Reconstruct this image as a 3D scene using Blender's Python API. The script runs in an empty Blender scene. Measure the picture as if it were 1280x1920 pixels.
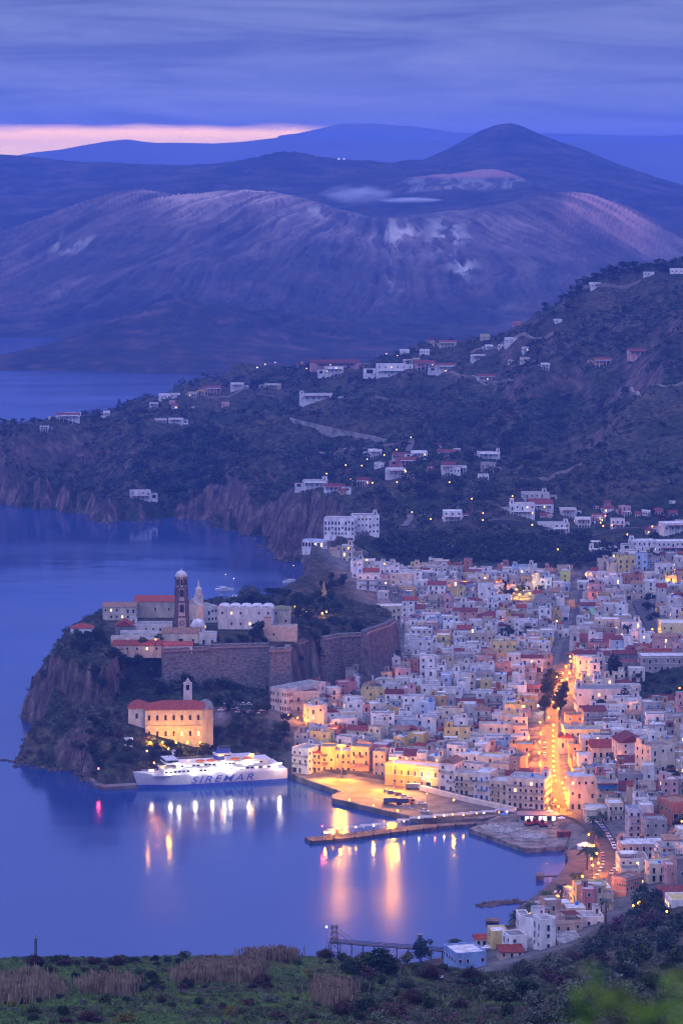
import bpy, math, random
import numpy as np
from mathutils import Vector, Matrix
R = random.Random(11)
C = bpy.context.scene.collection
PI = math.pi
# ------------------------------------------------------------------ camera model (105 mm lens on a 24x36 frame, upright)
F = 5600.0; HC = 292.0; TH = math.atan(630.0 / F)
CT, ST = math.cos(TH), math.sin(TH)
def ray(px, py):
    u = (960.0 - py) / F
    return ((px - 640.0) / F, CT + u * ST, -ST + u * CT)
def P(px, py, z):
    r = ray(px, py); t = (z - HC) / r[2]
    return (r[0] * t, r[1] * t, z)
def PD(px, py, D):
    r = ray(px, py); t = D / r[1]
    return (r[0] * t, D, HC + r[2] * t)
def proj(x, y, z):
    z = z - HC
    d = y * CT - z * ST
    v = y * ST + z * CT
    return 640 + F * x / d, 960 - F * v / d
def sc(D):
    return D / F * 1.0
# ------------------------------------------------------------------ noise
def _h(ix, iy, s):
    n = (ix.astype(np.int64) * 374761393 + iy.astype(np.int64) * 668265263 + s * 974634777) & 0x7fffffff
    n = ((n ^ (n >> 13)) * 1274126177) & 0x7fffffff
    n = n ^ (n >> 16)
    return (n & 0xffff) / 65535.0
def vnoise(x, y, s=0):
    x = np.asarray(x, float); y = np.asarray(y, float)
    ix = np.floor(x); iy = np.floor(y); fx = x - ix; fy = y - iy
    fx = fx * fx * (3 - 2 * fx); fy = fy * fy * (3 - 2 * fy)
    a = _h(ix, iy, s); b = _h(ix + 1, iy, s); c = _h(ix, iy + 1, s); d = _h(ix + 1, iy + 1, s)
    return (a * (1 - fx) + b * fx) * (1 - fy) + (c * (1 - fx) + d * fx) * fy
def fbm(x, y, o=5, s=0, g=0.5):
    t = 0; a = 1; n = 0
    for i in range(o):
        t = t + a * (vnoise(x, y, s + i * 17) * 2 - 1); n += a; a *= g; x = x * 2.03 + 5.1; y = y * 2.03 + 1.7
    return t / n
def sstep(a, b, x):
    t = np.clip((x - a) / (b - a), 0, 1); return t * t * (3 - 2 * t)
def sdist(poly, X, Y):
    """signed distance, positive inside"""
    X = np.asarray(X, float); Y = np.asarray(Y, float)
    best = np.full(X.shape, 1e18); ins = np.zeros(X.shape, bool)
    n = len(poly)
    for i in range(n):
        x0, y0 = poly[i][:2]; x1, y1 = poly[(i + 1) % n][:2]
        dx, dy = x1 - x0, y1 - y0
        L = dx * dx + dy * dy + 1e-9
        t = np.clip(((X - x0) * dx + (Y - y0) * dy) / L, 0, 1)
        d = (X - x0 - t * dx) ** 2 + (Y - y0 - t * dy) ** 2
        best = np.minimum(best, d)
        c = (y0 > Y) != (y1 > Y)
        with np.errstate(divide='ignore', invalid='ignore'):
            xi = (x1 - x0) * (Y - y0) / (y1 - y0 if y1 != y0 else 1e-9) + x0
        ins ^= c & (X < xi)
    return np.sqrt(best) * np.where(ins, 1, -1)
class RBF:
    def __init__(s, pts, c=25.0, smooth=0.0):
        p = np.array(pts, float); s.xy = p[:, :2]; s.c = c
        n = len(p)
        d = np.sqrt(((s.xy[:, None] - s.xy[None]) ** 2).sum(-1) + c * c)
        A = np.zeros((n + 3, n + 3)); A[:n, :n] = d - smooth * np.eye(n) * 10
        A[:n, n] = 1; A[n, :n] = 1; A[:n, n + 1:] = s.xy / 1000; A[n + 1:, :n] = s.xy.T / 1000
        b = np.zeros(n + 3); b[:n] = p[:, 2]
        s.w = np.linalg.solve(A, b)
    def __call__(s, X, Y):
        X = np.asarray(X, float); Y = np.asarray(Y, float); sh = X.shape
        X = X.ravel(); Y = Y.ravel(); n = len(s.xy)
        z = s.w[n] + (X * s.w[n + 1] + Y * s.w[n + 2]) / 1000
        for i in range(n):
            z = z + s.w[i] * np.sqrt((X - s.xy[i, 0]) ** 2 + (Y - s.xy[i, 1]) ** 2 + s.c ** 2)
        return z.reshape(sh)
# ------------------------------------------------------------------ materials
def lin(c):
    return tuple(((v / 255) / 12.92 if v / 255 <= 0.04045 else (((v / 255) + 0.055) / 1.055) ** 2.4) for v in c)
MATS = {}
def nodes(m):
    m.use_nodes = True; nt = m.node_tree
    return nt, nt.nodes['Principled BSDF']
def mat(name, col, rough=0.85, var=0.12, scale=0.6, col2=None, metal=0.0, emit=None, estr=0.0, rnd=0.15, bump=0.0, stretch=(1, 1, 1), spec=0.3):
    if name in MATS: return MATS[name]
    m = bpy.data.materials.new(name); nt, b = nodes(m)
    b.inputs['Roughness'].default_value = rough; b.inputs['Metallic'].default_value = metal
    b.inputs['Specular IOR Level'].default_value = spec
    tc = nt.nodes.new('ShaderNodeTexCoord'); mp = nt.nodes.new('ShaderNodeMapping')
    nt.links.new(tc.outputs['Object'], mp.inputs[0]); mp.inputs['Scale'].default_value = stretch
    nz = nt.nodes.new('ShaderNodeTexNoise'); nz.inputs['Scale'].default_value = scale; nz.inputs['Detail'].default_value = 5
    nt.links.new(mp.outputs[0], nz.inputs['Vector'])
    rp = nt.nodes.new('ShaderNodeValToRGB'); e = rp.color_ramp.elements
    c2 = col2 or tuple(c * (1 - var * 2) for c in col)
    e[0].position = 0.35; e[0].color = (*c2, 1); e[1].position = 0.65; e[1].color = (*[min(1, c * (1 + var * .5)) for c in col], 1)
    nt.links.new(nz.outputs['Fac'], rp.inputs[0])
    oi = nt.nodes.new('ShaderNodeObjectInfo'); mr = nt.nodes.new('ShaderNodeMapRange')
    mr.inputs['To Min'].default_value = 1 - rnd; mr.inputs['To Max'].default_value = 1 + rnd
    nt.links.new(oi.outputs['Random'], mr.inputs['Value'])
    hs = nt.nodes.new('ShaderNodeHueSaturation')
    nt.links.new(rp.outputs[0], hs.inputs['Color']); nt.links.new(mr.outputs[0], hs.inputs['Value'])
    nt.links.new(hs.outputs[0], b.inputs['Base Color'])
    if bump:
        bp = nt.nodes.new('ShaderNodeBump'); bp.inputs['Strength'].default_value = bump; bp.inputs['Distance'].default_value = 0.5
        nt.links.new(nz.outputs['Fac'], bp.inputs['Height']); nt.links.new(bp.outputs[0], b.inputs['Normal'])
    if emit:
        b.inputs['Emission Color'].default_value = (*emit, 1); b.inputs['Emission Strength'].default_value = estr
    MATS[name] = m; return m
# ------------------------------------------------------------------ mesh helpers
class MB:
    def __init__(s): s.v = []; s.f = []; s.m = []; s.ms = []
    def mi(s, m):
        if m not in s.ms: s.ms.append(m)
        return s.ms.index(m)
    def add(s, vs, fs, m, M=None):
        k = s.mi(m); o = len(s.v)
        if M is not None: vs = [tuple(M @ Vector(v)) for v in vs]
        s.v.extend(vs)
        for f in fs: s.f.append(tuple(i + o for i in f)); s.m.append(k)
        return s
    def box(s, c, d, m, rz=0.0, taper=1.0, M=None):
        x, y, z = c; a, b, h = d[0] / 2, d[1] / 2, d[2]
        cs, sn = math.cos(rz), math.sin(rz); vs = []
        for k, t in ((0, 1.0), (h, taper)):
            for u, w in ((-a, -b), (a, -b), (a, b), (-a, b)):
                vs.append((x + (u * cs - w * sn) * t, y + (u * sn + w * cs) * t, z + k))
        return s.add(vs, [(3, 2, 1, 0), (4, 5, 6, 7), (0, 1, 5, 4), (1, 2, 6, 5), (2, 3, 7, 6), (3, 0, 4, 7)], m, M)
    def prism(s, poly, z0, z1, m, M=None, top=None):
        n = len(poly); top = top or poly
        vs = [(p[0], p[1], z0) for p in poly] + [(p[0], p[1], z1) for p in top]
        fs = [tuple(range(n - 1, -1, -1)), tuple(range(n, 2 * n))] + [(i, (i + 1) % n, n + (i + 1) % n, n + i) for i in range(n)]
        return s.add(vs, fs, m, M)
    def lathe(s, c, prof, m, n=10, M=None, sx=1, sy=1):
        vs = []; fs = []
        for r, z in prof:
            for i in range(n):
                a = 2 * PI * (i + .5) / n; vs.append((c[0] + r * math.cos(a) * sx, c[1] + r * math.sin(a) * sy, c[2] + z))
        for j in range(len(prof) - 1):
            for i in range(n):
                fs.append((j * n + i, j * n + (i + 1) % n, (j + 1) * n + (i + 1) % n, (j + 1) * n + i))
        fs.append(tuple(range(n - 1, -1, -1))); fs.append(tuple((len(prof) - 1) * n + i for i in range(n)))
        return s.add(vs, fs, m, M)
    def tube(s, a, b, r, m, r2=None, n=6):
        a = Vector(a); b = Vector(b); d = b - a
        if d.length < 1e-6: return s
        q = d.to_track_quat('Z', 'Y').to_matrix().to_4x4()
        M = Matrix.Translation(a) @ q
        return s.lathe((0, 0, 0), [(r, 0), (r2 if r2 is not None else r, d.length)], m, n, M)
    def gable(s, c, d, h, m, rz=0, over=0.3, axis='x'):
        """ridge roof; ridge along local axis"""
        a, b = d[0] / 2 + over, d[1] / 2 + over
        if axis == 'x': vs = [(-a, -b, 0), (a, -b, 0), (a, b, 0), (-a, b, 0), (-a, 0, h), (a, 0, h)]; fs = [(0, 1, 5, 4), (2, 3, 4, 5), (0, 4, 3), (1, 2, 5), (3, 2, 1, 0)]
        else: vs = [(-a, -b, 0), (a, -b, 0), (a, b, 0), (-a, b, 0), (0, -b, h), (0, b, h)]; fs = [(0, 4, 5, 3), (1, 2, 5, 4), (0, 1, 4), (2, 3, 5), (3, 2, 1, 0)]
        M = Matrix.Translation(c) @ Matrix.Rotation(rz, 4, 'Z')
        return s.add(vs, fs, m, M)
    def hip(s, c, d, h, m, rz=0, over=0.3):
        a, b = d[0] / 2 + over, d[1] / 2 + over
        if a >= b: r = a - b; t = [(-r, 0, h), (r, 0, h)]; fs = [(0, 1, 5, 4), (2, 3, 4, 5), (3, 0, 4), (1, 2, 5), (3, 2, 1, 0)]
        else: r = b - a; t = [(0, -r, h), (0, r, h)]; fs = [(0, 1, 4), (2, 3, 5), (3, 0, 4, 5), (1, 2, 5, 4), (3, 2, 1, 0)]
        vs = [(-a, -b, 0), (a, -b, 0), (a, b, 0), (-a, b, 0)] + t
        M = Matrix.Translation(c) @ Matrix.Rotation(rz, 4, 'Z')
        return s.add(vs, fs, m, M)
    def mesh(s, name):
        me = bpy.data.meshes.new(name); me.from_pydata(s.v, [], s.f)
        for m in s.ms: me.materials.append(m)
        if len(s.ms) > 1: me.polygons.foreach_set('material_index', s.m)
        me.update(); return me
    def build(s, name, parent=None, loc=None, rz=0):
        return link(name, s.mesh(name), parent, loc, rz)
def link(name, me, parent=None, loc=None, rz=0):
    o = bpy.data.objects.new(name, me); C.objects.link(o)
    if parent is not None: o.parent = parent
    if loc is not None: o.location = loc
    if rz: o.rotation_euler = (0, 0, rz)
    return o
def tag(o, label, cat, group=None):
    o['label'] = label; o['category'] = cat
    if group: o['group'] = group
    return o
def thing(name, loc, rz, label, cat, group=None):
    o = bpy.data.objects.new(name, None); C.objects.link(o); o.location = loc; o.rotation_euler = (0, 0, rz)
    o.empty_display_size = 0.5
    return tag(o, label, cat, group)
def npmesh(name, V, Fc, mats, midx=None, smooth=False):
    me = bpy.data.meshes.new(name); V = np.asarray(V, np.float32); Fc = np.asarray(Fc, np.int32); k = Fc.shape[1]
    me.vertices.add(len(V)); me.vertices.foreach_set('co', V.ravel())
    me.loops.add(Fc.size); me.loops.foreach_set('vertex_index', Fc.ravel())
    me.polygons.add(len(Fc)); me.polygons.foreach_set('loop_start', np.arange(0, Fc.size, k, dtype=np.int32))
    me.polygons.foreach_set('loop_total', np.full(len(Fc), k, np.int32))
    for m in (mats if isinstance(mats, (list, tuple)) else [mats]): me.materials.append(m)
    if midx is not None: me.polygons.foreach_set('material_index', np.asarray(midx, np.int32))
    if smooth: me.polygons.foreach_set('use_smooth', np.ones(len(Fc), bool))
    me.update(calc_edges=True); return me
def gridfaces(nr, nc):
    i = np.arange(nr - 1)[:, None] * nc + np.arange(nc - 1)[None]
    return np.stack([i, i + 1, i + nc + 1, i + nc], -1).reshape(-1, 4)
def attr(me, name, vals):
    a = me.attributes.new(name, 'FLOAT', 'POINT'); a.data.foreach_set('value', np.asarray(vals, np.float32).ravel())
# ------------------------------------------------------------------ coast, heights
COASTPX = [(-700, 1842), (560, 1838), (700, 1815), (800, 1800), (868, 1778), (925, 1757), (950, 1735), (985, 1708), (1012, 1690), (1035, 1674), (1062, 1652), (1078, 1632),
  (1084, 1616), (1078, 1604), (1055, 1596), (1035, 1588), (985, 1591), (936, 1577), (878, 1553), (905, 1545), (925, 1536), (900, 1534), (786, 1535), (622, 1497), (622, 1491), (640, 1484),
  (556, 1456), (530, 1452), (470, 1440), (400, 1452), (290, 1466), (192, 1473), (166, 1460), (148, 1446), (90, 1437), (36, 1431), (42, 1416), (56, 1402), (82, 1388), (78, 1372), (49, 1360),
  (62, 1310), (110, 1262), (200, 1235), (400, 1222), (520, 1185), (560, 1145), (585, 1112), (612, 1090), (604, 1068), (575, 1058), (540, 1051), (506, 1048), (500, 1032), (496, 1014), (480, 1006),
  (440, 1000), (385, 978), (330, 970), (292, 973), (200, 979), (165, 975), (160, 965), (100, 956), (0, 946), (-100, 940), (-700, 930), (-700, 895), (0, 872), (200, 805), (400, 775), (520, 742), (640, 700), (800, 670), (2400, 660), (2400, 1900)]
COAST = [P(x, y, 0)[:2] for x, y in COASTPX]
COAST = COAST[:-1] + [(900, 900), (900, 60), (-600, 60), (-600, 900)]
CP = []
def cz(px, py, z): CP.append(P(px, py, z))
def cd(px, py, D): CP.append(PD(px, py, D))
def cw(px, D, z):
    CP.append(((px - 640) / F * D, D, z))
for a in [(560,1445,3),(620,1470,3),(760,1505,3),(900,1525,3),(700,1450,4),(850,1490,3.5),(950,1512,3),(1060,1524,4),(1000,1560,3),(1100,1600,3),(1062,1690,4),(1000,1745,4),(900,1790,3),(1150,1640,7),(1280,1600,13),(1280,1500,15),(1380,1550,18),
  (600,1400,8),(650,1350,11),(800,1350,10),(1000,1400,6),(1000,1320,10),(1150,1400,11),(1150,1320,14),(1280,1350,22),(1400,1350,28),(560,1280,14),(700,1250,14),(900,1250,14),(1100,1250,18),(1280,1250,26),
  (790,1170,16),(950,1150,18),(1150,1150,24),(1280,1150,32),(1420,1150,36),(740,1232,25),(690,1238,24),(640,1248,21),(600,1264,18),(762,1242,19),(650,1092,16),(800,1075,22),(1000,1070,28),(1200,1070,36),(1280,1060,40)]: cz(*a)
for a in [(750,900,2300),(900,860,2400),(620,915,2250),(660,985,2080),(800,960,2150),(1000,960,2150),(1280,980,2120),(900,1020,2040),(560,800,2650),(700,825,2550),(800,835,2550),(870,820,2600),(900,750,2800),(740,702,3100),
  (590,752,2900),(640,705,3150),(850,692,3100),(480,700,3350),(420,737,3050),(1280,508,3000),(1200,512,3020),(1150,520,3000),(1060,552,2980),(1000,585,2950),(940,615,2950),(860,655,3050),(1280,600,2700),(1280,700,2500),(1280,800,2350),(1280,900,2220),
  (1100,650,2780),(1100,720,2730),(1000,650,2850),(1000,750,2720),(960,820,2560),(1125,790,2640),(1095,830,2500),(1050,870,2420),(1000,910,2280),(1200,760,2400),(1160,800,2330),(1110,860,2250),(1200,880,2200),(1400,600,2600),(1400,900,2150),
  (0,822,2720),(-200,835,2720),(100,805,2760),(200,777,2900),(330,752,3000),(150,860,2700),(300,880,2620),(300,800,2800),(430,780,2850),(530,760,2850),(540,805,2690),(480,850,2560),(400,905,2500),(330,945,2515),
  (500,900,2360),(450,962,2390),(560,960,2150),(600,1020,2010),(650,1052,1960),(1060,830,2560),(640,1000,2060)]: cd(*a)
cz(295,958,5); cz(265,932,20)
for a in [(1280,3600,95),(1400,3100,190),(1000,3600,70),(750,3600,55),(500,3500,30),(1280,4200,20),(900,4200,20),(620,4000,20),(200,3150,30),(0,2900,30),(2000,3000,200),(2000,2000,90),(1700,1500,50)]: cw(*a)
# castle rock slopes below the plateau
for a in [(300,1388,14),(400,1402,9),(520,1420,5),(200,1405,13),(180,1450,5),(250,1446,5),(470,1340,22),(530,1330,16),(330,1310,24),(430,1290,26),(210,1320,26),(100,1425,4)]: cz(*a)
for a in [(80,1292,1515),(140,1290,1518),(180,1300,1512),(130,1385,1458),(300,1330,1500)]: cd(*a)
# the hillside the camera looks from
for a in [(-300,1812,600),(0,1806,600),(200,1803,605),(400,1797,610),(620,1795,620),(700,1812,640),(0,1860,500),(300,1850,510),(640,1855,520),(0,1925,430),(400,1925,430),(700,1930,440),(1000,1925,440),(1280,1925,430),(1500,1925,430),
  (800,1835,700),(900,1836,760),(1000,1830,800),(1050,1812,880),(1120,1790,930),(1200,1762,950),(1280,1712,990),(1400,1700,990),(850,1870,600),(1000,1870,600),(1150,1850,640),(1280,1830,660),(1150,1810,800),(1280,1780,820),(1060,1800,1000)]: cd(*a)
for a in [(0,320,178),(640,320,178),(1280,320,182),(2400,320,190),(-2000,320,170),(-500,760,70),(200,760,72),(600,780,60),(700,860,35),(0,880,20),(500,900,14),(800,980,8),(640,60,250),(-5000,60,245),(8000,60,255),(640,180,215)]: cw(*a)
HR = RBF(CP, 12.0, 0.0)
PLATPX = [(104,1226),(150,1240),(196,1246),(214,1216),(300,1211),(400,1209),(543,1206),(556,1196),(600,1190),(640,1186),(690,1181),(737,1172),(722,1140),(640,1122),(560,1112),(420,1120),(200,1140),(130,1180)]
PLZ = 46.0
PLAT = [P(x, y, PLZ)[:2] for x, y in PLATPX]
PLAZAPX = [(556,1455),(640,1484),(622,1490),(622,1496),(786,1534),(905,1535),(963,1522),(963,1517),(786,1476),(700,1457),(600,1449),(548,1450)]
PLAZA = [P(x, y, 2.6)[:2] for x, y in PLAZAPX]
SITEPX = [(878,1553),(984,1591),(1036,1588),(1060,1586),(1068,1562),(1010,1538),(925,1541)]
SITE = [P(x, y, 2.0)[:2] for x, y in SITEPX]
TOWNPX = [(545,1455),(556,1400),(520,1375),(485,1345),(500,1300),(545,1268),(640,1245),(750,1240),(752,1180),(640,1130),(600,1108),(640,1102),(700,1088),(800,1076),(1000,1074),(1400,1040),(1500,1300),(1400,1700),(1180,1700),(1060,1792),(860,1805),(860,1785),(950,1745),(1085,1640),(1085,1600),(1040,1590),(880,1553),(780,1535),(620,1495)]
TOWN = [P(x, y, 12 + max(0, (1300 - y) / 240) * (4 + 24 * max(0, x - 600) / 700))[:2] for x, y in TOWNPX]
GARDP = [P(x, y, 22)[:2] for x, y in [(1188,1262),(1320,1262),(1320,1330),(1192,1328)]]
def urban(X, Y): return sstep(-12, 6, sdist(TOWN, X, Y)) * (1 - sstep(-10, -4, sdist(PLAT, X, Y))) * (1 - sstep(-3, 2, sdist(GARDP, X, Y)))
def height(X, Y, detail=True):
    X = np.asarray(X, float); Y = np.asarray(Y, float)
    nz1 = fbm(X / 25, Y / 25, 4, 3)
    d = sdist(COAST, X, Y)
    ur = urban(X, Y)
    z = HR(X, Y)
    z = np.where(Y < 1250, z, np.maximum(z, 1.6))
    if detail:
        far = sstep(1900, 2400, Y)
        rough = (1 - ur) * sstep(6, 26, d)
        z = z + rough * (fbm(X / 60, Y / 60, 5, 9) * (3 + 15 * far) + ((0.42 - np.abs(fbm(X / 170, Y / 260, 4, 31) * 1.6)) * 34 - 6) * far)
    dn = d + nz1 * 7 * (1 - ur) + (fbm(X / 11, Y / 30, 4, 505) * 9 - 1) * (1 - ur) * sstep(1900, 2100, Y) + fbm(X / 7, Y / 7, 3, 77) * 4.5 * (1 - ur)
    w = 4 + np.maximum(z, 0) * np.where(Y < 1800, 0.20, 0.36) * (1 - ur * .9)
    zz = np.where(dn > 0, np.maximum(z, 1.2) * sstep(0, 1, np.clip(dn / w, 0, 1) ** 0.8), dn * 0.5)
    pd = sdist(PLAT, X, Y) + fbm(X / 12, Y / 12, 3, 55) * 2.0
    rock = PLZ * sstep(-9, -1.5, pd)
    zz = np.where(pd > -9, np.maximum(zz, np.where(d > -2, rock, zz)), zz)
    zz = np.where(pd > 0, PLZ, zz)
    zz = np.where(sdist(PLAZA, X, Y) > -1, np.minimum(zz, 2.2), zz)
    zz = np.where(sdist(SITE, X, Y) > -1, np.minimum(zz, 1.6), zz)
    return np.maximum(zz, -14)
_hc = {}
def hz(x, y):
    k = (round(x, 1), round(y, 1))
    if k not in _hc: _hc[k] = float(height(np.array([x]), np.array([y]))[0])
    return _hc[k]
# main terrain sheet (fan of log-spaced rows)
NR, NC = 900, 421
Dg = np.exp(np.linspace(math.log(140), math.log(4500), NR)); pg = np.linspace(-260, 1540, NC)
DD, PP = np.meshgrid(Dg, pg, indexing='ij'); XX = (PP - 640) / F * DD
ZZ = height(XX, DD)
UR = urban(XX, DD)
# a ray through a picture point onto the built ground
def onground(px, py, lo=300, hi=4400):
    D = np.exp(np.linspace(math.log(lo), math.log(hi), 700))
    r = ray(px, py); t = D / r[1]
    X = r[0] * t; Zr = HC + r[2] * t
    ci = np.clip((px - pg[0]) / (pg[1] - pg[0]), 0, NC - 1.001); c0 = int(ci); fc = ci - c0
    ri = np.clip((np.log(D) - math.log(140)) / (math.log(4500) - math.log(140)) * (NR - 1), 0, NR - 1.001)
    r0 = ri.astype(int); fr = ri - r0
    g = (ZZ[r0, c0] * (1 - fc) + ZZ[r0, c0 + 1] * fc) * (1 - fr) + (ZZ[r0 + 1, c0] * (1 - fc) + ZZ[r0 + 1, c0 + 1] * fc) * fr
    g = np.maximum(g, 0)
    hit = np.nonzero(Zr <= g)[0]
    i = hit[0] if len(hit) else len(D) - 1
    return (float(X[i]), float(D[i]), float(g[i]))
def onsurf(px, py):
    r_ = onground(px, py)
    if r_[1] < 4390: return r_
    D = np.linspace(4300, 10200, 900); r = ray(px, py); t = D / r[1]; Zr = HC + r[2] * t
    c = int(np.clip((px - pv[0]) / (pv[1] - pv[0]), 0, NW - 1)); g = np.interp(D, Dv, ZV[:, c]); g = np.maximum(g, 0)
    h = np.nonzero(Zr <= g)[0]; i = h[0] if len(h) else 0
    return (float(r[0] * t[i]), float(D[i]), float(g[i]))
me = npmesh('ground', np.stack([XX, DD, ZZ], -1).reshape(-1, 3), gridfaces(NR, NC), [], smooth=True)
SLOPE_EXTRA = fbm(XX / 90, DD / 90, 4, 5)
attr(me, 'urban', UR); _z = ZZ.copy()
for _ in range(3):
    for ax, k_ in ((0, 9), (1, 5)): _z = (np.roll(_z, k_, ax) + np.roll(_z, -k_, ax) + _z) / 3
attr(me, 'curv', np.clip((ZZ - _z) / 5 + .5, 0, 1)); attr(me, 'dry', sstep(600, 800, PP + SLOPE_EXTRA * 200)); attr(me, 'nearhill', 1 - sstep(1000, 1250, DD))
ground = link('ground', me); ground['kind'] = 'structure'
def landmat(name, a, b, c, rock, rock2, rockslope=(0.62, 0.85)):
    m = bpy.data.materials.new(name); nt, bs = nodes(m); N = nt.nodes.new; L = nt.links.new
    bs.inputs['Roughness'].default_value = 0.95; bs.inputs['Specular IOR Level'].default_value = 0.1
    geo = N('ShaderNodeNewGeometry'); sp = N('ShaderNodeSeparateXYZ'); L(geo.outputs['Normal'], sp.inputs[0])
    tc = N('ShaderNodeTexCoord')
    def noise(scale, vec=(1, 1, 1), det=6):
        mp = N('ShaderNodeMapping'); mp.inputs['Scale'].default_value = vec; L(tc.outputs['Object'], mp.inputs[0])
        n = N('ShaderNodeTexNoise'); n.inputs['Scale'].default_value = scale; n.inputs['Detail'].default_value = det; n.inputs['Roughness'].default_value = .65; L(mp.outputs[0], n.inputs['Vector']); return n.outputs['Fac']
    def ramp(f, stops):
        r = N('ShaderNodeValToRGB'); r.color_ramp.elements.remove(r.color_ramp.elements[1])
        for i, (p, c_) in enumerate(stops):
            e = r.color_ramp.elements[0] if i == 0 else r.color_ramp.elements.new(p)
            e.position = p; e.color = (*c_, 1)
        L(f, r.inputs[0]); return r.outputs[0]
    def mix(f, x, y):
        k = N('ShaderNodeMix'); k.data_type = 'RGBA'
        if isinstance(f, float): k.inputs[0].default_value = f
        else: L(f, k.inputs[0])
        for s_, v in ((6, x), (7, y)):
            if isinstance(v, tuple): k.inputs[s_].default_value = (*v, 1)
            else: L(v, k.inputs[s_])
        return k.outputs[2]
    return m, nt, bs, sp, noise, ramp, mix, N, L
def ground_mat():
    m, nt, bs, sp, noise, ramp, mix, N, L = landmat('ground_mat', 0, 0, 0, 0, 0)
    veg = ramp(noise(0.015), [(0.34, (0.016, 0.026, 0.014)), (0.46, (0.03, 0.046, 0.02)), (0.57, (0.05, 0.066, 0.032)), (0.64, (0.085, 0.078, 0.045)), (0.72, (0.10, 0.05, 0.042))])
    acv = N('ShaderNodeAttribute'); acv.attribute_name = 'curv'; veg = mix(ramp(acv.outputs['Fac'], [(.50, (1, 1, 1)), (.78, (.45, .45, .45)), (1, (.25, .25, .25))]), ramp(noise(0.03), [(.4, (.045, .05, .03)), (.6, (.10, .085, .055))]), veg)  # ridges browner than hollows, relief shading put into the vegetation colour
    fine = ramp(noise(0.25), [(0.4, (0.35, 0.35, 0.35)), (0.62, (1.3, 1.3, 1.3))])
    mu = N('ShaderNodeMix'); mu.data_type = 'RGBA'; mu.blend_type = 'MULTIPLY'; mu.inputs[0].default_value = 1; L(veg, mu.inputs[6]); L(fine, mu.inputs[7])
    rock = ramp(noise(0.10, (1.5, 1.5, 0.5), 8), [(0.35, (0.035, 0.03, 0.028)), (0.48, (0.10, 0.07, 0.06)), (0.60, (0.19, 0.135, 0.115)), (0.74, (0.34, 0.27, 0.24))])
    mr = N('ShaderNodeMapRange'); mr.inputs['From Min'].default_value = 0.80; mr.inputs['From Max'].default_value = 0.60
    ad = N('ShaderNodeMath'); ad.operation = 'MULTIPLY_ADD'; L(noise(0.05), ad.inputs[0]); ad.inputs[1].default_value = -0.5; L(sp.outputs[2], ad.inputs[2])
    a2 = N('ShaderNodeMath'); a2.operation = 'ADD'; L(ad.outputs[0], a2.inputs[0]); a2.inputs[1].default_value = 0.25
    L(a2.outputs[0], mr.inputs['Value'])
    c = mix(mr.outputs[0], mu.outputs[2], rock)
    at = N('ShaderNodeAttribute'); at.attribute_name = 'nearhill'
    grass = ramp(noise(0.05), [(0.36, (0.045, 0.075, 0.022)), (0.5, (0.08, 0.15, 0.03)), (0.64, (0.10, 0.085, 0.045))])
    g2 = N('ShaderNodeMix'); g2.data_type = 'RGBA'; g2.blend_type = 'MULTIPLY'; g2.inputs[0].default_value = 1; L(grass, g2.inputs[6]); L(ramp(noise(0.9), [(0.35, (0.45, 0.45, 0.45)), (0.65, (1.3, 1.3, 1.3))]), g2.inputs[7])
    ad_ = N('ShaderNodeAttribute'); ad_.attribute_name = 'dry'; gg = mix(ad_.outputs['Fac'], g2.outputs[2], ramp(noise(0.12), [(0.36, (0.025, 0.035, 0.018)), (0.5, (0.06, 0.055, 0.035)), (0.62, (0.12, 0.09, 0.06))])); c = mix(at.outputs['Fac'], c, gg)
    au = N('ShaderNodeAttribute'); au.attribute_name = 'urban'
    pave = ramp(noise(0.15), [(0.4, (0.10, 0.10, 0.10)), (0.6, (0.20, 0.19, 0.18))])
    c = mix(au.outputs['Fac'], c, pave)
    L(c, bs.inputs['Base Color'])
    bp = N('ShaderNodeBump'); bp.inputs['Strength'].default_value = 0.8; bp.inputs['Distance'].default_value = 4.0; L(noise(0.22, (1, 1, 1.5), 9), bp.inputs['Height']); L(bp.outputs[0], bs.inputs['Normal'])
    return m
ground.data.materials.append(ground_mat())
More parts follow.
